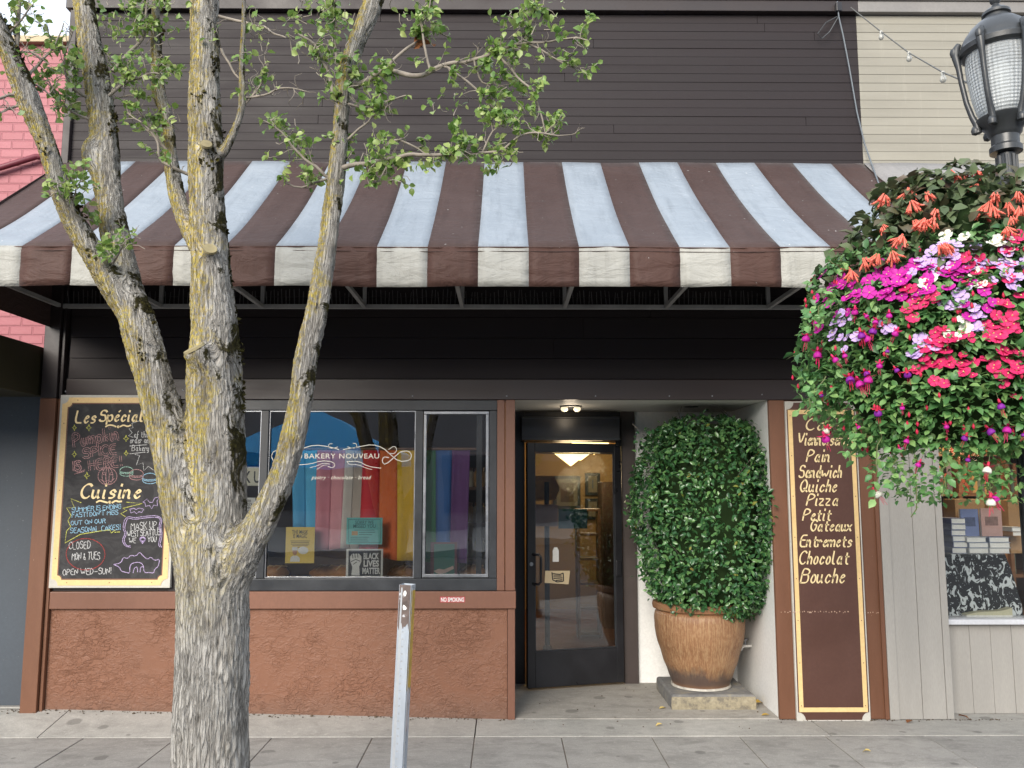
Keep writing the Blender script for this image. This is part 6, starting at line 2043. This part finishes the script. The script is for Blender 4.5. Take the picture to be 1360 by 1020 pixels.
for q in range(6):
    a = q * math.pi / 3 + .62
    pr = [(33, 172), (34, 160), (39, 150), (45, 130), (50, 100), (52, 82), (55, 66), (54, 56), (50, 50)]
    b = MB()
    b.tube([(LX + r * k_ * math.cos(a), LY + r * k_ * math.sin(a), lz(p)) for r, p in pr], [.017, .016, .013, .012, .012, .013, .018, .018, .012], 8)
    c = (LX + 57 * k_ * math.cos(a), LY + 57 * k_ * math.sin(a), lz(60))
    b.lathe([(0, -.022), (.014, -.016), (.018, 0), (.014, .016), (0, .022)], c, 10)
    c = (LX + 36 * k_ * math.cos(a), LY + 36 * k_ * math.sin(a), lz(168))
    b.lathe([(0, -.024), (.016, -.016), (.019, 0), (.014, .016), (0, .022)], c, 10)
    b.build('cage_rib', cast, lamp, smooth=50)
za = lz(243)
b = MB()
b.tube([(LX - .03, LY, za), (LX - .42, LY, za), (LX - .45, LY, za - .0)], .0125, 10)
b.lathe([(.052, za - .03), (.056, za - .02), (.056, za + .02), (.052, za + .03)], (LX, LY, 0), 20)
b.tube([(LX - .05, LY, za), (LX - .085, LY, za)], .024, 12)
b.tube([(LX - .05, LY, za - .30), (LX - .2, LY, za - .14), (LX - .32, LY, za - .012)], .009, 8)
b.build('bracket_arm', cast, lamp, smooth=50)

# ------------------------------------------------------------------ hanging flower basket
BY = -2.58
bc = at(1272, 455, BY)
BX = bc.x
sB = S(BY)
basket = thing('hanging_basket', 'huge hanging flower basket of fuchsias and impatiens on the lamp post arm', 'flower basket', (BX, BY, at(1272, 690, BY).z))
OUT = [(238, 60), (262, 100), (300, 128), (335, 150), (360, 178), (400, 192), (440, 198), (480, 200), (515, 198), (545, 184), (575, 158), (600, 134), (630, 122), (660, 110), (676, 80)]
def b_r(py):
    for (y0, r0), (y1, r1) in zip(OUT[:-1], OUT[1:]):
        if py <= y1:
            return r0 + (r1 - r0) * max(0, py - y0) / (y1 - y0)
    return OUT[-1][1]
def b_pt(py, a, f=1.0):
    """point on the basket's leafy surface at photo height py, angle a round its axis"""
    r = b_r(py) * sB
    nz_ = mn.noise(Vector((math.cos(a) * 2.0, math.sin(a) * 2.0, py * .012)))
    n2 = mn.noise(Vector((math.cos(a) * 5.0, math.sin(a) * 5.0, py * .035)))
    r *= f * (1 + .07 * nz_ + .07 * n2)
    z = at(1272, py, BY).z
    return Vector((BX + r * math.cos(a), BY + r * math.sin(a) * .80, z))
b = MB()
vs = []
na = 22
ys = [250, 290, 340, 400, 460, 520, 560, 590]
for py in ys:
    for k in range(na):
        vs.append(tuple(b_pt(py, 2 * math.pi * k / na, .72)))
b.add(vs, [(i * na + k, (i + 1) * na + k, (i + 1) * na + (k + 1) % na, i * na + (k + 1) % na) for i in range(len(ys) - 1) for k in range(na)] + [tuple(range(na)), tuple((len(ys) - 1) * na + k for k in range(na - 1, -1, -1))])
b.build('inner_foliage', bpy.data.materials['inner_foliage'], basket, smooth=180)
b = MB()
b.lathe([(.02, -.02), (.16, .0), (.25, .10), (.30, .26)], (BX, BY, at(1272, 520, BY).z), 24)
b.build('liner', paint('coir_liner', (.10, .06, .03), .95, .4, 20, .4), basket, smooth=50)
for k in range(3):
    a = k * 2.094 + .5
    b = MB(); b.tube([(BX + .29 * math.cos(a), BY + .29 * math.sin(a), at(1272, 430, BY).z), (LX - .40, LY, za - .02)], .004, 5); b.build('chain', cast, basket)
def front_angle():
    # most of what hangs in view faces the street; the back is sparser
    a = random.uniform(math.pi, 2 * math.pi) if random.random() < .78 else random.uniform(0, math.pi)
    return a
def leaf_layer(n_, y0, y1, size, wide, nm, mat, droop, fj=.07):
    P, D, N, Z = [], [], [], []
    while len(P) < n_:
        py = random.uniform(y0, y1)
        a = front_angle()
        cl = mn.noise(Vector((math.cos(a) * 5 + 3, math.sin(a) * 5, py * .03)))
        if cl < -.22 and random.random() < .75:
            continue
        p = b_pt(py, a, 1.0 - abs(random.gauss(0, fj)) + .03)
        o = Vector((math.cos(a), math.sin(a), .25))
        P.append(tuple(p)); t = Vector(rnd_unit(1)[0])
        D.append(tuple(o * .55 + t * .75 + Vector((0, 0, -droop)))); N.append(tuple(o * .6 + Vector(rnd_unit(1)[0]) * .55 + Vector((0, 0, .75))))
        Z.append(random.uniform(*size))
    N = np.array(N); N /= np.linalg.norm(N, axis=1, keepdims=True)
    b = MB(); leaf_mesh(b, np.array(P), np.array(D), N, Z, wide)
    return b.build(nm, mat, basket, smooth=180)
L_bronze = leafmat('bronze_leaf', (.055, .085, .038), (.12, .16, .075), (.10, .060, .045), .45, .4, .2)
L_dark = leafmat('impatiens_leaf', (.045, .125, .045), (.095, .21, .07), (.18, .31, .11), .38, .5, .2)
L_fresh = leafmat('fresh_fuchsia_leaf', (.085, .23, .075), (.17, .36, .12), (.32, .50, .17), .42, .5, .38)
leaf_layer(1200, 236, 395, (.040, .075), 1.15, 'bronze_leaves', L_bronze, .25, .12)
leaf_layer(2400, 340, 530, (.032, .056), 1.0, 'impatiens_leaves', L_dark, .2)
leaf_layer(6200, 395, 600, (.020, .044), 1.2, 'fuchsia_leaves', L_fresh, .25)
leaf_layer(620, 585, 668, (.020, .036), 1.2, 'trailing_leaves', L_fresh, .3, .25)
# trailing shoots
b = MB(); P, D, N, Z = [], [], [], []
GST = paint('green_stem', (.10, .12, .04), .6)
TR = [(1170, 560, 1160, 668, 26), (1215, 600, 1213, 690, 30), (1145, 560, 1128, 612, 30), (1255, 600, 1250, 655, 34), (1305, 590, 1312, 655, 40), (1340, 560, 1345, 600, 26), (1190, 600, 1186, 640, 34), (1092, 400, 1076, 440, 24), (1095, 500, 1070, 545, 24), (1280, 610, 1285, 640, 26), (1120, 360, 1104, 345, 16), (1110, 385, 1095, 400, 16), (1335, 600, 1328, 640, 24)]
for x0, y0, x1, y1, m in TR:
    Yq = BY - .28 * random.uniform(.4, 1)
    a, c = at(x0, y0, Yq), at(x1, y1, Yq - .05)
    pts = [a.lerp(c, i / 6) + Vector(rnd_unit(1)[0]) * .012 for i in range(7)]
    bs = MB(); bs.tube(pts, .0025, 5); bs.build('trailing_stem', GST, basket)
    for i in range(m):
        p = a.lerp(c, random.uniform(.1, 1.02)) + Vector(rnd_unit(1)[0]) * (.028 if x0 != 1215 else .008)
        P.append(tuple(p)); D.append(tuple(Vector(rnd_unit(1)[0]) + Vector((0, -.3, -.3)))); N.append(tuple((Vector(rnd_unit(1)[0]) * .6 + Vector((0, -.6, .6))).normalized())); Z.append(random.uniform(.022, .042) if x0 != 1215 else .014)
b = MB(); leaf_mesh(b, np.array(P), np.array(D), np.array(N), Z, 1.2); b.build('shoot_leaves', L_fresh, basket, smooth=180)

def petalmat(name, c1, c2, tr=.25):
    k = NT(name)
    col = k.mix(k.noise(k.co(), 60, 2), c1, c2)
    k.set(col, .55, Specular_IOR_Level=.3)
    tl = k.n('ShaderNodeBsdfTranslucent'); k.l(col, tl.inputs[0])
    mx = k.n('ShaderNodeMixShader'); mx.inputs[0].default_value = tr
    k.l(k.b.outputs[0], mx.inputs[1]); k.l(tl.outputs[0], mx.inputs[2]); k.l(mx.outputs[0], k.out.inputs[0])
    return k.m
PM = {'red': petalmat('crimson_petal', (.62, .014, .10), (.70, .045, .18)), 'magenta': petalmat('magenta_petal', (.50, .012, .30), (.58, .03, .38)),
      'lilac': petalmat('lilac_petal', (.54, .36, .74), (.66, .50, .82)), 'white': petalmat('white_petal', (.74, .74, .62), (.80, .80, .72)),
      'salmon': petalmat('salmon_petal', (.80, .16, .11), (.86, .26, .19)), 'purple': petalmat('purple_petal', (.20, .012, .30), (.28, .03, .36)), 'cherry': petalmat('cherry_sepal', (.58, .02, .07), (.64, .04, .10))}
eye = paint('flower_eye', (.55, .5, .2), .6)
def impatiens(col):
    b = MB()
    for k in range(5):
        a = k * 1.2566 + .3
        c, s = math.cos(a), math.sin(a)
        n = 9
        vs = [(.0, .0, .0)]
        for i in range(n):
            t = -1 + 2 * i / (n - 1)
            w = .60 * t
            rr_ = .026 * (1 - .18 * abs(t) ** 3) * (.94 if abs(t) < .15 else 1)
            vs.append((rr_ * math.cos(w), rr_ * math.sin(w), .004 - .005 * t * t + .0016 * math.sin(k * 3)))
        vs = [(x * c - y * s, x * s + y * c, z + .0006 * k) for x, y, z in vs]
        b.add(vs, [(0, i, i + 1) for i in range(1, n)])
    b.lathe([(.003, .004), (.002, .007), (0, .008)], n=6, mi=1)
    return b, [PM[col], eye]
def fuchsia(tube, cor):
    b = MB()
    b.tube([(0, 0, .045), (0, 0, .018)], [.0012, .0012], 5, 2)
    b.lathe([(.0, .020), (.0045, .016), (.0055, .004), (.005, .0)][::-1], n=8, mi=0)
    for k in range(4):
        a = k * 1.571
        c, s = math.cos(a), math.sin(a)
        vs = [(.003, -.004, .002), (.003, .004, .002), (.016, .006, .0), (.016, -.006, .0), (.028, .0, .006)]
        b.add([(x * c - y * s, x * s + y * c, z) for x, y, z in vs], [(0, 1, 2, 3), (3, 2, 4)], 0)
    b.lathe([(.005, .0), (.014, -.010), (.016, -.020), (.0135, -.024)], n=9, mi=1)
    for k in range(4):
        a = k * 1.57 + .4
        b.tube([(.004 * math.cos(a), .004 * math.sin(a), -.015), (.007 * math.cos(a), .007 * math.sin(a), -.045 - .006 * k)], .0009, 4, 0)
    return b, [PM[tube], PM[cor], bpy.data.materials['green_stem']]
def salmon_cluster():
    b = MB()
    for k in range(10):
        a = k * 2.4; t = .1 + 1.1 * random.random() ** 1.5
        d = Vector((math.cos(a) * t, math.sin(a) * t, -1)).normalized()
        L = random.uniform(.028, .060)
        o = Vector((math.cos(a) * .008, math.sin(a) * .008, random.uniform(-.01, .01)))
        b.tube([o, o + d * L * .6, o + d * L], [.0018, .0040, .0050], 6)
        for q in range(4):
            aa = q * 1.571 + a
            e = d * .012 + Vector((math.cos(aa), math.sin(aa), 0)) * .010
            w = d.cross(e).normalized() * .003
            tip = o + d * L
            b.add([tuple(tip + w), tuple(tip - w), tuple(tip + e)], [(0, 1, 2)])
    return b, [PM['salmon']]
PROT = {}
def flower(kind, name, p, axis, scale=1.0, spin=None):
    if kind not in PROT:
        b, mats = {'red': lambda: impatiens('red'), 'magenta': lambda: impatiens('magenta'), 'lilac': lambda: impatiens('lilac'), 'white': lambda: impatiens('white'),
                   'fpurple': lambda: fuchsia('cherry', 'purple'), 'fmagenta': lambda: fuchsia('red', 'magenta'), 'fwhite': lambda: fuchsia('cherry', 'white'), 'salmon': salmon_cluster}[kind]()
        o = b.build(name, mats, None, smooth=50)
        PROT[kind] = o.data
        bpy.data.objects.remove(o)
    o = bpy.data.objects.new(name, PROT[kind])
    COL.objects.link(o)
    o.parent = basket
    o.location = Vector(p) - Vector(basket.location)
    q = Vector(axis).to_track_quat('Z', 'Y')
    o.rotation_mode = 'QUATERNION'
    o.rotation_quaternion = q @ Matrix.Rotation(random.uniform(0, 6.28) if spin is None else spin, 4, 'Z').to_quaternion()
    o.scale = (scale,) * 3
    return o
def surf(px, py, f=1.04):
    """front surface of the basket under a photo pixel"""
    u, v = 0.0, py
    best = None
    for _ in range(14):
        uu = max(-.985, min(.985, u))
        a = math.pi + math.acos(-uu)
        p = b_pt(v, a, f)
        qx, qy = project(p)
        err = abs(qx - px) + abs(qy - py)
        if best is None or err < best[0]:
            best = (err, p, Vector((math.cos(a), math.sin(a), .35)))
        u += (px - qx) / 230 * .7
        v = max(236, min(676, v + (py - qy) * .7))
    return best[1], best[2]
def cluster(kind, name, spots):
    for cx, cy, m, sx, sy in spots:
        for _ in range(m):
            px, py = random.gauss(cx, sx * 1.3), random.gauss(cy, sy * 1.4)
            p, o = surf(px, py)
            flower(kind, name, p, o + Vector(rnd_unit(1)[0]) * .45 + Vector((0, 0, .25)), random.uniform(.60, 1.08))
cluster('magenta', 'magenta_impatiens', [(1110, 392, 10, 11, 8), (1095, 412, 6, 6, 9), (1155, 378, 15, 16, 8), (1205, 366, 16, 16, 8), (1240, 368, 13, 16, 7), (1182, 388, 9, 10, 8), (1265, 356, 6, 10, 6), (1300, 402, 6, 14, 8), (1130, 400, 6, 10, 8)])
cluster('red', 'red_impatiens', [(1232, 402, 9, 14, 8), (1218, 392, 4, 8, 5), (1250, 450, 11, 15, 8), (1262, 470, 9, 16, 8), (1235, 494, 8, 12, 8), (1300, 486, 12, 16, 9), (1325, 440, 9, 12, 8), (1350, 455, 8, 10, 11), (1290, 352, 6, 14, 6), (1346, 335, 5, 8, 8), (1325, 380, 6, 12, 7), (1352, 408, 5, 8, 9), (1345, 500, 5, 10, 9)])
cluster('lilac', 'lilac_impatiens', [(1235, 352, 10, 12, 6), (1280, 338, 12, 14, 7), (1320, 345, 10, 12, 7), (1345, 365, 12, 12, 9), (1265, 400, 6, 8, 7), (1110, 425, 6, 8, 6), (1122, 450, 6, 8, 6), (1222, 455, 8, 8, 6), (1170, 437, 3, 5, 4), (1305, 428, 6, 10, 6)])
cluster('white', 'white_impatiens', [(1345, 320, 6, 12, 8), (1240, 380, 2, 8, 5), (1300, 375, 4, 12, 7), (1320, 322, 3, 10, 6), (1250, 436, 2, 8, 6), (1290, 445, 3, 10, 6), (1268, 320, 3, 6, 6)])
cluster('red', 'red_impatiens', [(1400, 430, 1, 12, 20)])
cluster('lilac', 'lilac_impatiens', [(1400, 360, 6, 16, 14), (1430, 420, 6, 10, 20)])
cluster('magenta', 'magenta_impatiens', [(1420, 380, 8, 12, 16)])
SAL = [(1385, 290), (1400, 310), (1420, 330), (1378, 262), (1172, 266), (1170, 306), (1208, 275), (1204, 258), (1228, 262), (1212, 300), (1195, 320), (1183, 342), (1163, 345), (1120, 358), (1128, 366), (1245, 332), (1262, 237), (1275, 243), (1294, 252), (1318, 264), (1303, 282), (1316, 283), (1335, 277), (1352, 282), (1348, 262), (1240, 285), (1225, 299), (1340, 295), (1292, 233), (1258, 234), (1333, 310), (1356, 268), (1236, 297), (1145, 350), (1252, 330), (1310, 276)]
for px, py in SAL:
    if py < 262 or abs(px - 1272) > b_r(py) * 1.02:
        Yq = BY - .16
        p = at(px, py, Yq)
    else:
        p, _ = surf(px, py, 1.06)
    p = p + Vector((0, -.02, .012))
    flower('salmon', 'salmon_fuchsia', p, Vector((0, 0, 1)) + Vector(rnd_unit(1)[0]) * .45, random.uniform(.6, 1.0))
def dangling(kind, name, spots, f=1.10):
    for px, py in spots:
        px += random.gauss(0, 5); py += random.gauss(0, 5)
        p, o = surf(px, py, f)
        if abs(px - 1272) > b_r(py):
            p = at(px, py, BY - .12)
        flower(kind, name, p, Vector((0, 0, 1)) + Vector(rnd_unit(1)[0]) * .6, random.uniform(.5, 1.15))
dangling('fpurple', 'purple_fuchsia', [(1163, 547), (1202, 492), (1162, 430), (1326, 543), (1312, 566), (1348, 578), (1279, 585), (1130, 500), (1180, 488), (1140, 440), (1150, 482), (1292, 612), (1090, 524), (1186, 470)])
dangling('fmagenta', 'red_fuchsia', [(1140, 570), (1207, 571), (1196, 546), (1191, 592), (1128, 503), (1151, 501), (1085, 467), (1258, 560), (1335, 567), (1224, 612), (1074, 440), (1105, 480), (1094, 580), (1125, 410), (1148, 418), (1165, 425), (1090, 420), (1180, 420), (1320, 660), (1170, 480), (1195, 432), (1152, 450), (1120, 470)], 1.08)
dangling('fwhite', 'white_fuchsia', [(1169, 660), (1251, 628), (1307, 622), (1103, 566), (1322, 656)], 1.15)
# small buds all through the plants: too many to count
P = []
b = MB()
for _ in range(150):
    py = random.uniform(360, 600); a = front_angle()
    p = b_pt(py, a, 1.05)
    b.lathe([(0, -.012), (.005, -.006), (.006, 0), (.003, .007), (0, .012)], tuple(p), 6)
o = b.build('flower_buds', PM['cherry'], basket, smooth=80); o['kind'] = 'stuff'

# ------------------------------------------------------------------ the bookshop window display
def book_stack(name, label, px0, px1, pyt, pyb, Y, cols, seed=0, cat='books'):
    p0, p1 = at(px0, pyt, Y), at(px1, pyb, Y)
    rn = random.Random(seed)
    t = thing(name, label, cat, ((p0.x + p1.x) / 2, Y, p1.z))
    h = p0.z - p1.z
    n = len(cols)
    for i, c in enumerate(cols):
        z0, z1 = p1.z + h * i / n, p1.z + h * (i + 1) / n - .001
        dx = rn.uniform(-.008, .008)
        m = paint('book_cover', c, .45, .1, 4)
        b = MB()
        b.box(p0.x + dx, p1.x + dx, Y, Y + .2, z0, z0 + .003); b.box(p0.x + dx, p1.x + dx, Y, Y + .2, z1 - .003, z1); b.box(p0.x + dx, p0.x + dx + .004, Y + .0, Y + .2, z0 + .0031, z1 - .0031)
        bk = b.build('book', m, t)
        b = MB(); b.box(p0.x + dx + .0045, p1.x + dx - .006, Y + .006, Y + .195, z0 + .0032, z1 - .0032); b.build('page_block', M['paper'], bk)
    return t
blue, slate, pale, rose, kraft = (.10, .13, .26), (.18, .22, .33), (.45, .47, .5), (.45, .25, .22), (.36, .20, .09)
DY = .34
book_stack('book_stack', 'stack of dark blue books at the left of the bookshop window', 1263, 1286, 688, 735, DY, [slate, blue, slate, blue, slate, blue], 1)
book_stack('book_stack', 'low stack of pale grey books in front of the upright books', 1285, 1313, 713, 735, DY - .02, [pale, slate, pale], 2)
book_stack('book_stack', 'low stack of pale grey books under the pinkish box', 1314, 1343, 713, 735, DY - .02, [pale, pale, slate], 3)
book_stack('book_stack', 'small stack of books with kraft covers at the right window edge', 1345, 1362, 700, 712, DY + .1, [kraft, pale], 4)
def upright(label, px0, px1, pyt, pyb, Y, c, cat='book'):
    p0, p1 = at(px0, pyt, Y), at(px1, pyb, Y)
    t = thing('display_book', label, cat, ((p0.x + p1.x) / 2, Y, p1.z))
    b = MB(); b.box(p0.x, p1.x, Y, Y + .004, p1.z, p0.z); b.build('cover', paint('display_cover', c, .4, .18, 7), t)
    b = MB(); b.box(p0.x + .004, p1.x - .006, Y + .0045, Y + .03, p1.z + .003, p0.z - .003); b.build('page_block', M['paper'], t)
    b = MB(); p2, p3 = at(px0 + (px1 - px0) * .2, pyt + (pyb - pyt) * .3, Y - .001), at(px0 + (px1 - px0) * .8, pyt + (pyb - pyt) * .62, Y - .001)
    b.box(p2.x, p3.x, Y - .0012, Y - .0002, p3.z, p2.z); b.build('cover_picture', paint('cover_picture', dk(c, .45), .5, .5, 25), t)
upright('upright slate blue book on display behind the book stacks', 1275, 1301, 676, 713, DY + .08, (.16, .20, .36))
upright('upright pinkish speckled book on display beside the slate blue book', 1302, 1332, 675, 712, DY + .06, (.46, .29, .26))
def box_thing(label, px0, px1, pyt, pyb, Y, d=.18):
    p0, p1 = at(px0, pyt, Y), at(px1, pyb, Y)
    t = thing('cardboard_box', label, 'box', ((p0.x + p1.x) / 2, Y, p1.z))
    b = MB(); b.box(p0.x, p1.x, Y, Y + d, p1.z, p0.z); b.build('carton', paint('cardboard', (.34, .20, .095), .8, .15, 5, .1), t, bevel=.004)
    b = MB(); b.box(p0.x + (p1.x - p0.x) * .42, p0.x + (p1.x - p0.x) * .58, Y - .001, Y + d, p0.z + .0004, p0.z + .0014); b.box(p0.x + (p1.x - p0.x) * .42, p0.x + (p1.x - p0.x) * .58, Y - .0012, Y - .0002, p0.z - .03, p0.z); b.build('tape', paint('parcel_tape', (.42, .30, .16), .3), t)
box_thing('open topped cardboard box behind the upright books', 1268, 1312, 663, 735, DY + .22)
box_thing('cardboard box on the higher shelf at the window centre', 1313, 1336, 656, 690, DY + .40)
box_thing('cardboard box at the right edge of the bookshop window', 1338, 1366, 664, 735, DY + .25)
# curved display block wrapped in black and white marbled paper
def marble_mat():
    k = NT('marbled_paper')
    co = k.co((1, 1, .62))
    v = k.noise(co, 21, 2, .5, 1.6)
    f = k.val(v, .535, .575)
    dots = k.noise(k.co(), 90, 1, .4)
    f = k.math('MAXIMUM', f, k.val(dots, .70, .72))
    return k.set(k.mix(f, (.012, .014, .018), (.56, .60, .62)), .5)
p0, p1 = at(1257, 736, .26), at(1352, 824, .26)
t = thing('marbled_display_block', 'display block wrapped in black paper with white marbled flecks', 'display stand', ((p0.x + p1.x) / 2, .26, .45))
b = MB(); pts = [(p0.x - .02, .452), (p1.x + .06, .452), (p1.x + .035, p0.z - .35), (p1.x - .02, p0.z - .12), (p1.x - .06, p0.z - .001), (p0.x - .02, p0.z - .001)]
b.prism(pts, .26, .62); b.build('wrapped_block', marble_mat(), t, bevel=.004)
t = thing('cream_book', 'cream covered book lying open at the foot of the marbled block', 'book', (at(1310, 822, .22).x, .22, at(1310, 822, .22).z))
p0, p1 = at(1280, 806, .22), at(1342, 822, .22)
b = MB(); b.box(p0.x, p1.x, .19, .255, p1.z, p1.z + .03); b.build('page_block', M['paper'], t)
b = MB(); n = 10
pts = [(p0.x + (p1.x - p0.x) * i / n, p1.z + .035 + .05 * (i / n) ** 1.3 + .008 * math.sin(i / n * 6)) for i in range(n + 1)]
b.prism([(p0.x, p1.z + .0305), (p1.x, p1.z + .0305)] + pts[::-1], .19, .255); b.build('cover', paint('cream_cover', (.55, .53, .38), .6), t)
# wooden shelving and sticks deeper in the shop
t = thing('bookshop_shelving', 'warm lit wooden shelving behind the bookshop display', 'shelf', (XQ1 + .9, 1.4, .45))
for x in np.arange(XQ1 + .05, XQ1 + 2.6, .42):
    b = MB(); b.box(x, x + .03, 1.4, 1.8, .451, 2.4); b.build('upright', M['wood'], t)
for z in (.8, 1.15, 1.5, 1.85, 2.2):
    b = MB(); b.box(XQ1 + .02, XQ1 + 2.7, 1.395, 1.8, z, z + .028); b.build('board', M['wood'], t)
wc = [(.30, .14, .05), (.20, .09, .05), (.38, .24, .10), (.12, .10, .12), (.30, .07, .04), (.14, .16, .12)]
bm = [paint('shelf_book', c, .6, .2, 5) for c in wc]
for z, zn in ((.828, 'lowest'), (1.178, 'second'), (1.528, 'third'), (1.878, 'top')):
    x = XQ1 + .10; nrow = 0
    while x < XQ1 + 2.2:
        n = random.randint(3, 8)
        tb = thing('shelf_books', '%s row of upright books on the %s board of the bookshop shelving' % (['first', 'second', 'third', 'fourth', 'fifth', 'sixth', 'seventh', 'eighth', 'ninth', 'tenth', 'eleventh', 'twelfth'][min(nrow, 11)], zn), 'books', (x, 1.45, z), 'rows of books on the bookshop shelving')
        for q in range(n):
            w = random.uniform(.022, .05); h = random.uniform(.17, .27)
            bb = MB(); bb.box(x, x + w - .002, 1.45, 1.62, z + .0005, z + h); bb.build('book', random.choice(bm), tb); x += w
        x += random.uniform(.03, .3); nrow += 1
l = bpy.data.lights.new('bookshop_fill_glow', 'POINT'); l.energy = 12; l.color = (1, .72, .42); l.shadow_soft_size = .15  # unseen lamp, added to brighten the bookshop interior
t = thing('bookshop_fill', 'unseen globe lamp added to brighten the bookshop behind the flowers', 'lamp', (XQ1 + .75, .95, 2.15))
b = MB(); b.lathe([(0, -.09), (.06, -.07), (.09, 0), (.06, .07), (.02, .09)], (XQ1 + .75, .95, 2.15), 18); b.build('globe', SHADE, t, smooth=90)  # globe of the added, unseen lamp
b = MB(); b.tube([(XQ1 + .75, .95, 2.24), (XQ1 + .75, .95, 2.9)], .006, 6); b.build('cord', M['black'], t)
o = bpy.data.objects.new('bookshop_fill_glow', l); COL.objects.link(o); o.parent = t; o.location = (0, 0, -.22)

# ------------------------------------------------------------------ across the street (seen in the panes)
opp = thing('opposite_building', 'long low dark building across the street, seen mirrored in the shop windows', 'building', (0, -24, 0))
b = MB(); b.box(-30, 30, -30, -24, 0, 5.2); b.build('wall', paint('opposite_wall', (.16, .15, .15), .8, .15, .6), opp)
b = MB(); b.box(-30.2, 30.2, -30, -23.8, 5.201, 5.6); b.build('parapet', paint('opposite_trim', (.30, .29, .27), .7), opp)
for x in range(-24, 25, 6):
    b = MB(); b.box(x - 2.2, x + 2.2, -23.99, -23.9, .7, 2.6); f_ = b.build('window', M['charcoal'], opp)
    b = MB(); b.box(x - 2.0, x + 2.0, -23.899, -23.88, .9, 2.4); b.build('pane', paint('far_pane', (.03, .035, .04), .08), f_)
BLUE = leafmat('blue_canopy_fabric', (.06, .50, .85), (.08, .54, .88), (.10, .56, .90), .6, .2, .5)
for i, (x, y) in enumerate(((-8.4, -13.2), (-4.2, -13.0), (1.8, -13.4))):
    t = thing('pop_up_canopy', ['leftmost blue pop up market canopy mirrored in the window', 'middle blue pop up market canopy mirrored in the main pane', 'blue pop up market canopy standing apart, nearest the door'][i], 'canopy', (x, y, -.14), 'blue market canopies across the street')
    w = 1.85
    b = MB()
    b.add([(x - w, y - w, 2.25), (x + w, y - w, 2.25), (x + w, y + w, 2.25), (x - w, y + w, 2.25), (x, y, 3.25), (x - w, y - w, 2.0), (x + w, y - w, 2.0), (x + w, y + w, 2.0), (x - w, y + w, 2.0)],
          [(0, 1, 4), (1, 2, 4), (2, 3, 4), (3, 0, 4), (0, 5, 6, 1), (1, 6, 7, 2), (2, 7, 8, 3), (3, 8, 5, 0)])
    o = b.build('roof', BLUE, t); s = o.modifiers.new('s', 'SOLIDIFY'); s.thickness = .004
    for sx, sy in ((-1, -1), (1, -1), (1, 1), (-1, 1)):
        b = MB(); b.box(x + sx * (w - .05) - .02, x + sx * (w - .05) + .02, y + sy * (w - .05) - .02, y + sy * (w - .05) + .02, -.139, 2.2); b.build('leg', M['alu'], t)
